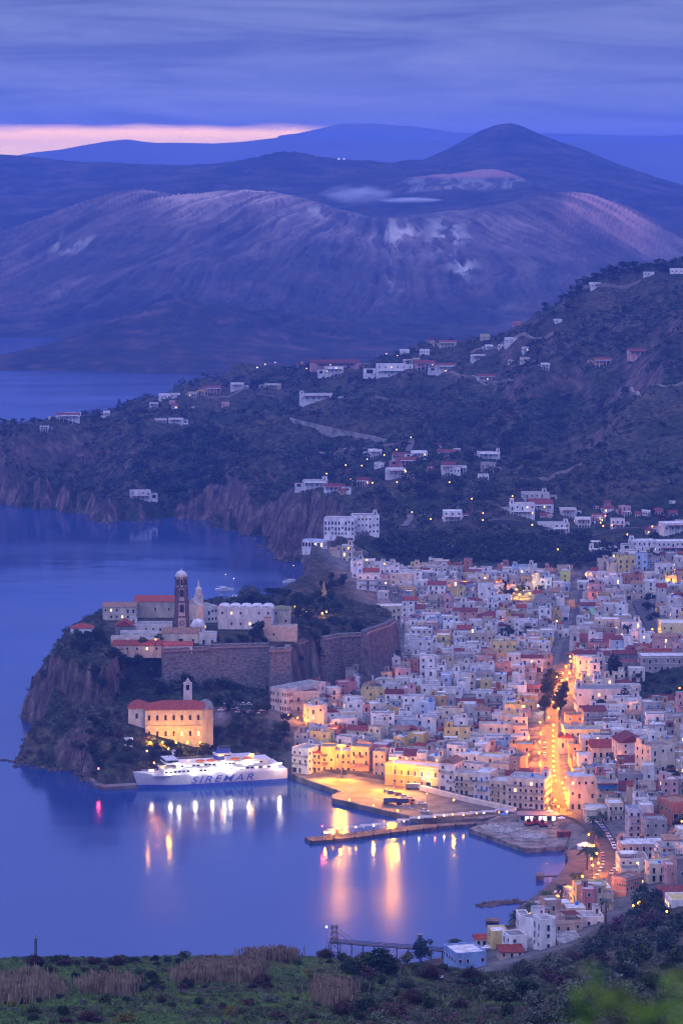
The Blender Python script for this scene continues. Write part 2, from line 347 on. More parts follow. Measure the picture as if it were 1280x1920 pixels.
# ------------------------------------------------------------------ Vulcano
VP = []
def vd(px, py, D): VP.append(PD(px, py, D))
def vw(px, D, z): VP.append(((px - 640) / F * D, D, z))
for a in [ # low dark foreland
  (0,684,4550),(60,668,4650),(120,640,4750),(200,603,4850),(270,576,4900),(330,560,4950),(400,566,4950),(460,578,5000),(540,590,5100),(640,604,5100),(760,612,5100),(880,625,5100),(300,640,4650),(400,680,4500),(200,670,4600),(550,650,4750),(700,660,4700),(860,650,4900),
  # big crater cone, front slope
  (-100,560,5900),(0,494,6100),(70,440,6250),(140,388,6400),(190,364,6450),(265,360,6500),(290,378,6520),(400,366,6500),(450,362,6500),(530,366,6550),(610,382,6550),(640,396,6500),(700,426,6450),(712,440,6420),(730,408,6600),(830,402,6550),(900,410,6450),(990,410,6400),(1040,392,6450),(1090,364,6650),(1150,395,6550),(1200,432,6450),(1280,480,6350),(1400,540,6200),
  (100,560,5750),(250,520,5700),(400,500,5750),(600,520,5700),(760,540,5700),(900,540,5700),(1050,540,5750),(1200,520,5950),(800,470,6100),(500,430,6150),(300,440,6100),(150,470,6050),(950,470,6100),
  # crater bowl and the far rim
  (700,392,6900),(800,384,6900),(900,374,6950),(1000,388,6750),(960,352,7150),(780,350,7250),(775,334,7400),(850,330,7450),(930,321,7450),(1000,340,7200),(880,345,7250),(1030,362,6950),
  # dark hill behind
  (430,312,8000),(480,296,8000),(540,287,8000),(600,300,8000),(660,312,8000),(745,316,8050),(550,340,7600),(400,350,7500),(620,350,7500),
  # left ridge
  (-200,290,8700),(0,291,8700),(40,297,8700),(100,300,8600),(200,304,8500),(320,308,8400),(0,360,8000),(200,345,8000),(0,430,7200),(300,335,7900),
  # big cone on the right
  (945,231,9000),(920,238,9000),(890,252,9000),(850,277,9000),(800,302,9000),(980,240,9000),(1030,262,9000),(1100,285,9000),(1180,315,8900),(1280,348,8800),(1400,390,8700),(1000,290,8500),(1100,330,8200),(1200,380,7900),(1280,420,7700),(900,290,8500),(760,312,8700)]: vd(*a)
for a in [(-20,5000,-22),(60,4980,-14),(0,5300,-20),(80,5250,-10),(-150,5100,-25),(330,5150,22),(250,5120,14),(400,5170,28),(330,5260,20),(250,5200,16),(450,5300,40),(560,5360,45),(680,5400,45),(60,6650,170),(140,6800,150),(220,6850,180),(300,6800,190),(400,6850,195),(500,6900,200),(600,6850,200),(660,6700,195),(1150,6900,200),(1240,6800,170),(1100,7300,190),(0,4450,-8),(0,5200,-12),(60,5150,-10),(-300,5000,-20),(-300,6300,60),(100,5500,12),(0,5480,8),(100,4460,-6),(250,4400,-6),(420,4330,-5),(900,4300,4),(1300,4500,20),(1300,5200,15),(640,4300,0),(900,5400,30),(640,5400,28),(300,5400,30),(200,5150,40),
          (120,5050,10),(0,10200,60),(640,10200,60),(1000,10200,80),(1400,10200,50),(540,9200,180),(-300,10000,60)]: vw(*a)
VR = RBF(VP, 40.0)
NV, NW = 620, 700
Dv = np.linspace(4250, 10300, NV); pv = np.linspace(-330, 1610, NW)
DV, PV = np.meshgrid(Dv, pv, indexing='ij'); XV = (PV - 640) / F * DV
ZV = VR(XV, DV)
cx, cy = (720 - 640) / F * 7000, 7000.0
ang = np.arctan2(XV - cx, DV - cy); rad = np.hypot(XV - cx, DV - cy)
slopez = sstep(350, 700, rad) * (1 - sstep(1900, 2500, rad)) * sstep(5, 60, ZV)
an = ang + fbm(XV / 400, DV / 400, 3, 8) * 0.05
gul = -np.abs(fbm(an * 42 + fbm(XV / 300, DV / 300, 2, 5) * 1.2, rad / 700, 5, 21, .65)) * 1.3
ZV = ZV + slopez * (gul + .25) * 26 * sstep(9300, 6000, DV) + fbm(XV / 220, DV / 220, 6, 4, .55) * 11 * sstep(0, 40, ZV) + fbm(XV / 40, DV / 40, 3, 44) * 2.5 * sstep(0, 30, ZV)
def gau(px, py, D, sx, sy):
    X0, Y0, _ = PD(px, py, D); _u = (PV - px) / sx; PYv = proj(XV, DV, ZV)[1]; return np.exp(-_u ** 2 - ((PYv - py) / sy) ** 2)
streak = sstep(-0.22, .32, .55 * fbm(an * 95, rad / 600, 5, 65, .7) + .30 * fbm(XV / 60, DV / 130, 5, 66, .65) + .35 * fbm(an * 14, rad / 500, 3, 68))
PYV = proj(XV, DV, ZV)[1]
rim = np.interp(PV, [-400,0,70,140,190,265,290,400,450,530,610,640,700,760,830,990,1040,1090,1150,1200,1280,1600], [650,494,440,388,364,360,378,366,362,366,382,396,428,415,403,410,392,364,395,432,480,620])
front = sstep(6750, 6650, DV) * sstep(5450, 5700, DV)
t_ = PYV - rim
up = lambda w_: front * np.exp(-(np.maximum(t_, 0) / w_) ** 2)
brk = sstep(-.25, .25, fbm(XV / 150, DV / 300, 4, 91))
pale = up(50) * (.12 + .88 * streak) * (.55 + .45 * brk) * np.interp(PV, [-300, 0, 150, 300, 420, 640, 690, 760, 960, 1060, 1600], [.3, .35, .7, .75, .8, .8, .35, .3, .35, .2, .2]) + .16 * front * streak * brk * sstep(640, 480, PYV)
WN = sstep(-.12, .3, fbm(an * 14, rad / 140, 5, 99, .6))
white = (1.1 * gau(155, 462, 6100, 38, 20) + .7 * gau(112, 510, 5900, 24, 36) + 1.1 * gau(750, 440, 6300, 28, 30) + 1.0 * gau(835, 445, 6200, 32, 36) + .9 * gau(870, 505, 6000, 22, 18) + .8 * gau(735, 530, 5900, 12, 34) + .6 * gau(960, 575, 5600, 22, 8) + .6 * gau(610, 400, 6500, 60, 16)) * WN * front * sstep(-.2, .15, fbm(XV / 28, DV / 90, 4, 333))
wall = .6 * sstep(7100, 7180, DV) * sstep(7520, 7440, DV) * sstep(735, 800, PV + fbm(PV / 30, DV / 60, 3, 61) * 40) * sstep(1050, 950, PV + fbm(PV / 30, DV / 60, 3, 62) * 40)
white = white * .75 + wall * (.10 + .6 * sstep(-.2, .3, fbm(PV / 7 + fbm(PV / 20, DV / 60, 3, 2) * 2, DV / 120, 4, 12))) * sstep(328, 338, PYV) * .55
pink = .85 * up(46) * sstep(1010, 1070, PV) * sstep(1250, 1160, PV) * (.25 + .75 * streak) * (.4 + .6 * brk) + wall * sstep(337, 328, PYV) * .9 + .45 * gau(185, 672, 4600, 26, 24) * sstep(5000, 4900, DV) * sstep(-.1, .3, fbm(XV / 25, DV / 50, 4, 71))
vme = npmesh('volcano_island', np.stack([XV, DV, ZV], -1).reshape(-1, 3), gridfaces(NV, NW), [], smooth=True)
pale = np.clip(pale + .07 * front * (.3 + .7 * streak) * sstep(600, 520, PYV), 0, 1)  # paler cone front, hazy brightness put into the colour
attr(vme, 'fore', sstep(5150, 4950, DV)); attr(vme, 'pale', np.clip(pale, 0, 1)); attr(vme, 'white', np.clip(white, 0, 1)); attr(vme, 'pink', np.clip(pink, 0, 1))
def volcano_mat():
    m, nt, bs, sp, noise, ramp, mix, N, L = landmat('volcano_mat', 0, 0, 0, 0, 0)
    base = ramp(noise(0.008), [(0.38, (0.015, 0.02, 0.016)), (0.5, (0.035, 0.04, 0.03)), (0.62, (0.085, 0.065, 0.05))])
    fn = ramp(noise(0.05), [(0.35, (0.5, 0.5, 0.5)), (0.65, (1.4, 1.4, 1.4))])
    mu = N('ShaderNodeMix'); mu.data_type = 'RGBA'; mu.blend_type = 'MULTIPLY'; mu.inputs[0].default_value = 1; L(base, mu.inputs[6]); L(fn, mu.inputs[7])
    c = mu.outputs[2]
    for nm, col in (('pale', (0.52, 0.38, 0.31)), ('white', (0.80, 0.76, 0.66)), ('pink', (0.62, 0.33, 0.28))):
        a = N('ShaderNodeAttribute'); a.attribute_name = nm; c = mix(a.outputs['Fac'], c, col)
    a = N('ShaderNodeAttribute'); a.attribute_name = 'fore'; mf = N('ShaderNodeMath'); mf.operation = 'MULTIPLY'; mf.inputs[1].default_value = .8; L(a.outputs['Fac'], mf.inputs[0]); c = mix(mf.outputs[0], c, ramp(noise(0.02), [(.38, (.010, .016, .010)), (.52, (.03, .03, .02)), (.66, (.12, .07, .055))]))
    L(c, bs.inputs['Base Color'])
    bp = N('ShaderNodeBump'); bp.inputs['Strength'].default_value = 0.7; bp.inputs['Distance'].default_value = 12.0; L(noise(0.02), bp.inputs['Height']); L(bp.outputs[0], bs.inputs['Normal'])
    return m
vme.materials.append(volcano_mat())
vo = link('volcano_island', vme); vo['kind'] = 'structure'
# far coast of the big island behind
def ridge(name, D, prof, depth, rough, seed):
    pxs = np.linspace(-300, 1580, 500); py = np.interp(pxs, [p[0] for p in prof], [p[1] for p in prof])
    crest = np.array([PD(a, b, D)[2] for a, b in zip(pxs, py)]); X = (pxs - 640) / F * D
    rows = np.linspace(-1, 1, 41); V = []
    for r_ in rows:
        Y = D + r_ * depth; k = (1 - abs(r_)) ** 0.9
        n = fbm(X / 900 + 3, np.full_like(X, Y) / 900, 5, seed)
        V.append(np.stack([X * (Y / D), np.full_like(X, Y), (crest + 40) * k - 40 + n * rough * (1 - k * .75)], -1))
    me = npmesh(name, np.array(V).reshape(-1, 3), gridfaces(41, 500), [mat('far_land', (0.15, 0.16, 0.17), scale=0.002)], smooth=True)  # land colour lightened to stand in for brighter far haze
    o = link(name, me); o['kind'] = 'structure'
ridge('far_hills', 14500, [(-300,300),(20,290),(60,284),(120,277),(160,270),(200,262),(240,258),(290,264),(330,263),(400,266),(450,264),(520,256),(560,257),(640,256),(700,258),(760,262),(830,262),(870,275),(950,290),(1050,270),(1100,262),(1280,270),(1600,262)], 1500, 90, 5)
ridge('far_mountains', 18500, [(-300,330),(460,300),(525,252),(560,248),(600,240),(640,231),(700,229),(760,234),(850,244),(950,250),(1020,247),(1100,249),(1200,252),(1280,250),(1600,246)], 1700, 120, 15)
# ------------------------------------------------------------------ water
wm = bpy.data.materials.new('sea_water'); nt, bs = nodes(wm); N = nt.nodes.new; L = nt.links.new
bs.inputs['Roughness'].default_value = 0.10; bs.inputs['IOR'].default_value = 1.34
tc = N('ShaderNodeTexCoord')
def wn(scale, vec, det=3):
    mp = N('ShaderNodeMapping'); mp.inputs['Scale'].default_value = vec; L(tc.outputs['Object'], mp.inputs[0])
    n = N('ShaderNodeTexNoise'); n.inputs['Scale'].default_value = scale; n.inputs['Detail'].default_value = det; L(mp.outputs[0], n.inputs['Vector']); return n.outputs['Fac']
rp = N('ShaderNodeValToRGB'); rp.color_ramp.elements[0].color = (0.010, 0.038, 0.155, 1); rp.color_ramp.elements[1].color = (0.018, 0.058, 0.205, 1)
rp.color_ramp.elements[0].position = .35; rp.color_ramp.elements[1].position = .65
L(wn(0.004, (1, .35, 1)), rp.inputs[0]); L(rp.outputs[0], bs.inputs['Base Color'])
b1 = N('ShaderNodeBump'); b1.inputs['Strength'].default_value = 0.10; b1.inputs['Distance'].default_value = 0.6; L(wn(0.12, (1, .5, 1), 4), b1.inputs['Height'])
b2 = N('ShaderNodeBump'); b2.inputs['Strength'].default_value = 0.18; b2.inputs['Distance'].default_value = 3.0; L(wn(0.012, (.6, 1, 1), 3), b2.inputs['Height']); L(b1.outputs[0], b2.inputs['Normal']); L(b2.outputs[0], bs.inputs['Normal'])
rr = N('ShaderNodeMapRange'); rr.inputs['From Min'].default_value = .3; rr.inputs['From Max'].default_value = .7; rr.inputs['To Min'].default_value = 0.07; rr.inputs['To Max'].default_value = 0.20
L(wn(0.008, (.25, 1, 1), 6), rr.inputs['Value']); L(rr.outputs[0], bs.inputs['Roughness'])
w = MB().add([(-9000, -500, 0), (9000, -500, 0), (9000, 21500, 0), (-9000, 21500, 0)], [(0, 1, 2, 3)], wm).build('sea'); w['kind'] = 'structure'
# ------------------------------------------------------------------ haze
HAZE = 0.000092
hm = bpy.data.materials.new('haze_air'); hm.use_nodes = True; nt = hm.node_tree; nt.nodes.remove(nt.nodes['Principled BSDF'])
pv_ = nt.nodes.new('ShaderNodeVolumePrincipled'); pv_.inputs['Density'].default_value = HAZE; pv_.inputs['Color'].default_value = (0.17, 0.33, 1.0, 1); pv_.inputs['Anisotropy'].default_value = 0.2
nt.links.new(pv_.outputs[0], nt.nodes['Material Output'].inputs['Volume'])
hz_ = MB().box((0, 10450, -16), (18400, 22300, 560), hm).build('haze'); hz_['kind'] = 'stuff'; hz_['label'] = 'thin blue evening haze over sea and islands'
# ------------------------------------------------------------------ sky
sc_ = bpy.context.scene
wd = bpy.data.worlds.new('World'); sc_.world = wd; wd.use_nodes = True; nt = wd.node_tree; N = nt.nodes.new; L = nt.links.new
bg = nt.nodes['Background']; tc = N('ShaderNodeTexCoord'); sx = N('ShaderNodeSeparateXYZ'); L(tc.outputs['Generated'], sx.inputs[0])
def math_(op, a, b=None, c=None, clamp=False):
    n = N('ShaderNodeMath'); n.operation = op; n.use_clamp = clamp
    for i, v in enumerate((a, b, c)):
        if v is None: continue
        if isinstance(v, (int, float)): n.inputs[i].default_value = v
        else: L(v, n.inputs[i])
    return n.outputs[0]
def wramp(f, stops):
    r = N('ShaderNodeValToRGB'); r.color_ramp.elements.remove(r.color_ramp.elements[1])
    for i, (p, c_) in enumerate(stops):
        e = r.color_ramp.elements[0] if i == 0 else r.color_ramp.elements.new(p)
        e.position = p; e.color = (*c_, 1)
    L(f, r.inputs[0]); return r.outputs[0]
def wmix(f, a, b):
    k = N('ShaderNodeMix'); k.data_type = 'RGBA'; L(f, k.inputs[0]) if not isinstance(f, float) else setattr(k.inputs[0], 'default_value', f)
    for s_, v in ((6, a), (7, b)):
        if isinstance(v, tuple): k.inputs[s_].default_value = (*v, 1)
        else: L(v, k.inputs[s_])
    return k.outputs[2]
el = sx.outputs[2]
SKS = 0.98
# elevation 0..1 (sin) : low band -> overhead
base = wramp(math_('POWER', math_('MAXIMUM', el, 0.0), 0.5), [(0.0, (0.30, 0.37, 0.80)), (0.12, (0.26, 0.31, 0.62)), (0.22, (0.20, 0.245, 0.48)), (0.28, (0.16, 0.205, 0.44)), (0.36, (0.15, 0.21, 0.62)), (0.55, (0.42, 0.50, 1.2)), (1.0, (0.92, 0.93, 1.75))])
# stratus streaks
mp = N('ShaderNodeMapping'); mp.inputs['Scale'].default_value = (7, 7, 70); L(tc.outputs['Generated'], mp.inputs[0])
n1 = N('ShaderNodeTexNoise'); n1.inputs['Scale'].default_value = 1.6; n1.inputs['Detail'].default_value = 9; n1.inputs['Roughness'].default_value = .62; n1.inputs['Distortion'].default_value = .7; L(mp.outputs[0], n1.inputs['Vector'])
str_ = wramp(n1.outputs['Fac'], [(0.34, (0.66, 0.70, 0.80)), (0.50, (1, 1, 1)), (0.66, (1.32, 1.24, 1.12))])
mu = N('ShaderNodeMix'); mu.data_type = 'RGBA'; mu.blend_type = 'MULTIPLY'; mu.inputs[0].default_value = 1; L(base, mu.inputs[6]); L(str_, mu.inputs[7])
# pink gap under the cloud deck, only towards the left of the view
az = math_('DIVIDE', sx.outputs[0], math_('MAXIMUM', sx.outputs[1], 0.01))
mp2 = N('ShaderNodeMapping'); mp2.inputs['Scale'].default_value = (40, 40, 300); L(tc.outputs['Generated'], mp2.inputs[0])
n2 = N('ShaderNodeTexNoise'); n2.inputs['Scale'].default_value = 1; n2.inputs['Detail'].default_value = 4; L(mp2.outputs[0], n2.inputs['Vector'])
top = math_('ADD', 0.0172, math_('MULTIPLY', math_('SUBTRACT', n2.outputs['Fac'], 0.5), 0.003))
inb = math_('MULTIPLY', math_('MULTIPLY', math_('SUBTRACT', top, el), 380, None, True), math_('MULTIPLY', math_('ADD', el, 0.01), 200, None, True))
fwd = math_('MULTIPLY', sx.outputs[1], 4, None, True)
side = math_('MULTIPLY', math_('SUBTRACT', 0.002, az), 60, None, True)
pk = math_('MULTIPLY', math_('MULTIPLY', inb, side), fwd)
PINK = wramp(math_('MULTIPLY', el, 50), [(0.3, (4.6, 2.8, 0.4)), (0.6, (4.6, 2.5, 0.5)), (0.9, (3.4, 1.7, .8))])
full = wmix(pk, mu.outputs[2], PINK)
# paler strip on the right
strip = math_('MULTIPLY', math_('MULTIPLY', math_('SUBTRACT', 0.0192, el), 500, None, True), math_('MULTIPLY', math_('SUBTRACT', az, -0.02), 20, None, True))
full = wmix(math_('MULTIPLY', math_('MULTIPLY', strip, fwd), 0.55), full, (0.34, 0.33, 0.78))
L(full, bg.inputs['Color']); bg.inputs['Strength'].default_value = SKS
sun = bpy.data.lights.new('sun', 'SUN'); sun.energy = 0.6; sun.angle = math.radians(40); sun.color = (0.90, 0.84, 1.0)
so = bpy.data.objects.new('sun', sun); C.objects.link(so); so.rotation_euler = (math.radians(50), 0, math.radians(-35))
# ------------------------------------------------------------------ camera
cam = bpy.data.cameras.new('camera'); co = bpy.data.objects.new('camera', cam); C.objects.link(co); sc_.camera = co
co.location = (0, 0, HC); co.rotation_euler = (PI / 2 - TH, 0, 0)
cam.sensor_fit = 'VERTICAL'; cam.sensor_height = 36; cam.sensor_width = 24; cam.lens = 36 * F / 1920.0
cam.clip_start = 0.5; cam.clip_end = 60000
cam.dof.use_dof = True; cam.dof.focus_distance = 1800; cam.dof.aperture_fstop = 2.8
sc_.view_settings.view_transform = 'Standard'; sc_.view_settings.look = 'None'; sc_.view_settings.exposure = 0.14; sc_.view_settings.gamma = 1
cy_ = sc_.cycles; sc_.render.engine = 'CYCLES'
cy_.max_bounces = 5; cy_.diffuse_bounces = 2; cy_.glossy_bounces = 2; cy_.transmission_bounces = 2; cy_.volume_bounces = 1; cy_.transparent_max_bounces = 6
cy_.use_denoising = True; cy_.filter_width = 1.15; cy_.sample_clamp_indirect = 4; cy_.use_light_tree = True; cy_.caustics_reflective = False; cy_.caustics_refractive = False
cy_.volume_step_rate = 4; cy_.volume_max_steps = 64
# ------------------------------------------------------------------ building kit
W = {}
for nm, c in dict(white=(.74,.72,.72), offwhite=(.62,.59,.56), cream=(.62,.53,.40), beige=(.50,.42,.32), grey=(.36,.34,.33), darkgrey=(.22,.20,.20), pink=(.62,.36,.34), salmon=(.62,.33,.23), yellow=(.66,.52,.20), terracotta=(.42,.17,.11), lightblue=(.42,.52,.66), ochre=(.55,.36,.14), rose=(.50,.20,.20), lime=(.50,.55,.12), blue=(.22,.34,.60), stone=(.36,.29,.23)).items():
    W[nm] = mat('wall_' + nm, c, scale=0.35, var=.16, rnd=.12, stretch=(1, 1, .45), spec=.15)
def tilemat(name, c):
    m = mat(name, c, scale=1.2, var=.25, rnd=.25, spec=.1); return m
TILE = tilemat('tile_red', (.30, .065, .04)); TILE2 = tilemat('tile_maroon', (.19, .055, .05)); TILE3 = tilemat('tile_old', (.34, .20, .13))
RFG = mat('roof_grey', (.30, .29, .29), scale=.5, var=.25, rnd=.3, spec=.1); RFW = mat('roof_white', (.62, .61, .62), scale=.5, var=.2, rnd=.15, spec=.1); RFB = mat('roof_brown', (.30, .22, .19), scale=.5, var=.25, rnd=.25, spec=.1)
GLASS = mat('window_glass', (.025, .028, .035), rough=.15, var=.3, spec=.5); SHUT_B = mat('shutter_brown', (.10, .05, .03)); SHUT_G = mat('shutter_green', (.03, .10, .06)); SHUT_T = mat('shutter_blue', (.05, .18, .50)); FRAME = mat('frame_light', (.6, .58, .55)); STONE = mat('trim_stone', (.34, .24, .18)); IRON = mat('iron_dark', (.03, .03, .035), rough=.5)
LITW = mat('window_lit', (.8, .6, .3), emit=(1, .62, .22), estr=2.2); LITC = mat('window_lit_cool', (.8, .8, .8), emit=(.95, .92, .85), estr=3.0)
METAL = mat('metal_grey', (.35, .36, .38), rough=.45, metal=.4); TANKB = mat('tank_blue', (.05, .22, .62), rough=.4); TANKW = mat('tank_white', (.7, .7, .7), rough=.4); WOOD = mat('wood_dark', (.10, .06, .04)); AWN = mat('awning_red', (.40, .05, .05)); AWNW = mat('canvas_white', (.72, .72, .74)); AWNB = mat('canvas_blue', (.08, .25, .60))
WT = {}
def wtemp(kind, sh):
    k = (kind, sh)
    if k in WT: return WT[k]
    b = MB(); P_ = {'b': SHUT_B, 'g': SHUT_G, 't': SHUT_T, 'd': GLASS, 'l': LITW, 'c': LITC}[sh]
    if kind == 'arch':
        ar = lambda w, h, y0, y1, m: b.add([(x, y, z) for y in (y0, y1) for x, z in ([(-w, -h / 2)] + [(w, -h / 2)] + [(w * math.cos(t * PI / 6), h / 2 - w + w * math.sin(t * PI / 6)) for t in range(7)])], [tuple(range(8, -1, -1)), tuple(range(9, 18))] + [(i, (i + 1) % 9, 9 + (i + 1) % 9, 9 + i) for i in range(9)], m)
        ar(.75, 2.9, -.10, .02, STONE); ar(.52, 2.5, -.14, 0, P_)
    else:
        w, h = {'win': (1.0, 1.35), 'tall': (1.05, 2.2), 'door': (1.2, 2.3), 'gar': (2.4, 2.4), 'wide': (1.9, 1.2)}[kind]
        b.box((0, -.05, -h / 2 - .12), (w + .3, .12, h + .24), FRAME if sh != 't' else W['white'])
        b.box((0, -.09, -h / 2), (w, .12, h), P_)
        if kind in ('win', 'tall') and sh in 'bg': b.box((0, -.125, -h / 2 + .1), (w * .34, .1, h - .2), GLASS)
    WT[k] = b; return b
WTM = {}
def wmesh(kind, sh):
    k = (kind, sh)
    if k not in WTM: WTM[k] = wtemp(kind, sh).mesh('window_' + kind)
    return WTM[k]
def balc(b, w, M, m=IRON):
    b.box((0, -.5, -.12), (w, 1.0, .14), FRAME, M=M)
    for x in (-w / 2, w / 2): b.box((x, -.5, .02), (.06, 1.0, 1.0), m, M=M)
    b.box((0, -.98, .9), (w, .07, .1), m, M=M)
    n = int(w / .28)
    for i in range(n): b.box((-w / 2 + (i + .5) * w / n, -.98, .02), (.07, .05, .9), m, M=M)
def face_M(w, d, side, u, z):
    """matrix of a facade point: side 0 front(-y) 1 right(+x) 2 back 3 left"""
    a = [0, PI / 2, PI, -PI / 2][side]; off = (d / 2 if side in (0, 2) else w / 2)
    R_ = Matrix.Rotation(a, 4, 'Z'); return R_ @ Matrix.Translation((u, -off, z))
def gen(w, d, h, wall='white', roof='flat', nst=2, nc=None, sh='b', arch=False, wins=True, rs=0, extras=(), base=3.0, tile=None, rh=None, axis='x', sides=(0, 1, 3), doors=True, balcony=0, cornice=False, litp=0.03, tallp=.3, parh=.7, roofm=None, nofront=False, ground=True, wallm=None):
    """returns parts [(name, MB)] and openings [(name, kind, shade, matrix, scale)]"""
    r = random.Random(rs); parts = []; ops = []; wm_ = wallm or W[wall]
    b = MB(); b.box((0, 0, -base), (w, d, h + base), wm_)
    if cornice:
        for z in [h - .35] + [h * k / nst - .1 for k in range(1, nst)]: b.box((0, 0, z), (w + .36, d + .36, .3), STONE if cornice == 2 else FRAME)
    if roof == 'flat':
        t = .28
        for cx_, cy_2, sx_, sy_ in ((0, -d / 2 + t / 2, w, t), (0, d / 2 - t / 2, w, t), (-w / 2 + t / 2, 0, t, d - 2 * t), (w / 2 - t / 2, 0, t, d - 2 * t)): b.box((cx_, cy_2, h), (sx_, sy_, parh), wm_)
    elif roof == 'gable':
        rh = rh or (d if axis == 'x' else w) * .24
        if axis == 'x': b.add([(-w/2,-d/2,h),(-w/2,d/2,h),(-w/2,0,h+rh-.12),(w/2,-d/2,h),(w/2,d/2,h),(w/2,0,h+rh-.12)], [(0,2,1),(3,4,5)], wm_)
        else: b.add([(-w/2,-d/2,h),(w/2,-d/2,h),(0,-d/2,h+rh-.12),(-w/2,d/2,h),(w/2,d/2,h),(0,d/2,h+rh-.12)], [(0,1,2),(3,5,4)], wm_)
    parts.append(('wall', b))
    q = MB(); tm = tile or TILE
    if roof == 'flat': q.box((0, 0, h), (w - .56, d - .56, .08), roofm or r.choice([RFG, RFG, RFW, RFW, RFB]))
    elif roof == 'gable': q.gable((0, 0, h + .02), (w, d), rh, tm, over=.4, axis=axis)
    elif roof == 'hip': q.hip((0, 0, h + .02), (w, d), rh or min(w, d) * .24, tm, over=.5)
    elif roof == 'shed':
        a, c = w / 2 + .3, d / 2 + .3; q.add([(-a,-c,h),(a,-c,h),(a,c,h),(-a,c,h),(-a,-c,h+.25),(a,-c,h+.25),(a,c,h+d*.2),(-a,c,h+d*.2)], [(3,2,1,0),(4,5,6,7),(0,1,5,4),(1,2,6,5),(2,3,7,6),(3,0,4,7)], tm)
    parts.append(('roof', q))
    if wins:
        for s_ in sides:
            if s_ == 0 and nofront: continue
            L_ = w if s_ in (0, 2) else d; n = nc if (nc and s_ in (0, 2)) else max(1, int(L_ / r.uniform(3.0, 4.2)))
            if s_ in (1, 3) and nc and not arch: n = max(1, int(round(nc * d / w)))
            for st in range(nst):
                zf = h * st / nst; sh_h = h / nst
                for k in range(n):
                    if not arch and r.random() < .14: continue
                    u = (k + .5) * L_ / n - L_ / 2; s2 = sh if r.random() < .75 else 'd'
                    if r.random() < litp: s2 = 'l'
                    if arch: kind = 'arch'; zc = zf + sh_h * .5
                    elif st == 0 and s_ == 0 and doors: kind = r.choice(['door', 'door', 'win', 'gar'] if L_ > 7 else ['door', 'win']); zc = {'door': 1.15, 'win': 1.6, 'gar': 1.2}[kind]
                    elif st > 0 and r.random() < tallp: kind = 'tall'; zc = zf + 1.25
                    else: kind = 'win'; zc = zf + sh_h * .52
                    if kind == 'gar' and L_ / n < 3: kind = 'door'
                    S = min(1.0, L_ / n / 1.9, sh_h / (3.2 if arch else 2.7))
                    ops.append(('door' if kind in ('door', 'gar') else 'window', kind, s2, face_M(w, d, s_, u, zc), S))
        if balcony:
            for st in range(1, nst):
                bb = MB(); bw = w * r.choice([.45, .8, .92]) if balcony == 1 else w * .95
                balc(bb, bw, face_M(w, d, 0, r.uniform(-.5, .5) * (w - bw), h * st / nst)); parts.append(('balcony', bb))
    for e in extras:
        x, y = r.uniform(-.28, .28) * w, r.uniform(-.15, .3) * d
        if e == 'head':
            bb = MB(); ww, dd, hh = min(w * .45, r.uniform(2.5, 4)), min(d * .45, r.uniform(2.5, 4)), r.uniform(2.2, 3)
            x = r.choice([-1, 1]) * (w / 2 - ww / 2 - .4); bb.box((x, d / 2 - dd / 2 - .4, h + .09), (ww, dd, hh), wm_); bb.box((x, d / 2 - dd / 2 - .4, h + .09 + hh), (ww + .3, dd + .3, .15), RFG)
            bb.box((x, d / 2 - dd - .43, h + .1), (.9, .06, 1.9), SHUT_B); parts.append(('stair_head', bb))
        elif e == 'tank':
            bb = MB(); bb.lathe((x, y, h + .1), [(.65, 0), (.7, .1), (.7, 1.2), (.3, 1.4)], r.choice([TANKB, TANKW, TANKW]), 10); parts.append(('water_tank', bb))
        elif e == 'pergola':
            bb = MB(); pw, pd = w * .5, d * .45; x = r.choice([-1, 1]) * (w / 2 - pw / 2 - .5); y = -d / 2 + pd / 2 + .5
            for a in (-1, 1):
                for c in (-1, 1): bb.box((x + a * pw / 2, y + c * pd / 2, h + .09), (.15, .15, 2.3), WOOD)
            for k in range(7): bb.box((x - pw / 2 + pw * k / 6, y, h + 2.4), (.12, pd + .4, .12), WOOD)
            bb.box((x, y, h + 2.53), (pw, pd, .05), r.choice([RFB, AWNW, TILE2])); parts.append(('pergola', bb))
        elif e == 'chimney':
            bb = MB(); bb.box((w * .3, d * .2, h), (.6, .6, 1.9 + (min(w, d) * .1 if roof != 'flat' else 0)), wm_); bb.box((w * .3, d * .2, h + 1.9 + (min(w, d) * .1 if roof != 'flat' else 0)), (.8, .8, .15), TILE2); parts.append(('chimney', bb))
        elif e == 'aerial':
            bb = MB(); bb.tube((x, y, h), (x, y, h + 3), .04, IRON, n=4); bb.box((x, y, h + 2.7), (1.2, .05, .05), IRON); bb.box((x, y, h + 2.3), (.8, .05, .05), IRON); parts.append(('aerial', bb))
        elif e == 'laundry':
            bb = MB()
            for a in (-1, 1): bb.box((x + a * 1.8, y, h + .09), (.08, .08, 1.7), IRON)
            for k in range(4): bb.box((x - 1.4 + k * .9, y, h + .8), (.7, .04, .9), r.choice([AWNW, AWNB, AWN, AWNW])); parts.append(('washing_line', bb))
    return parts, ops
def put(name, label, cat, loc, rz, g, group=None):
    t = thing(name, loc, rz, label, cat, group); cam_dir = Vector((-loc[0], -loc[1], 0)).normalized()
    for n, b in g[0]: b.build(n, t)
    for n, kind, s2, M, S in g[1]:
        o = bpy.data.objects.new(n, wmesh(kind, s2)); C.objects.link(o); o.parent = t
        o.matrix_local = M @ Matrix.Diagonal((S, 1, S, 1))
    return t
HEROES = []   # (x, y, radius)
def foot(x, y, w, d, rz, m=1.0):
    cs, sn = math.cos(rz), math.sin(rz)
    HEROES.append((x, y, cs, sn, w / 2 + m, d / 2 + m))
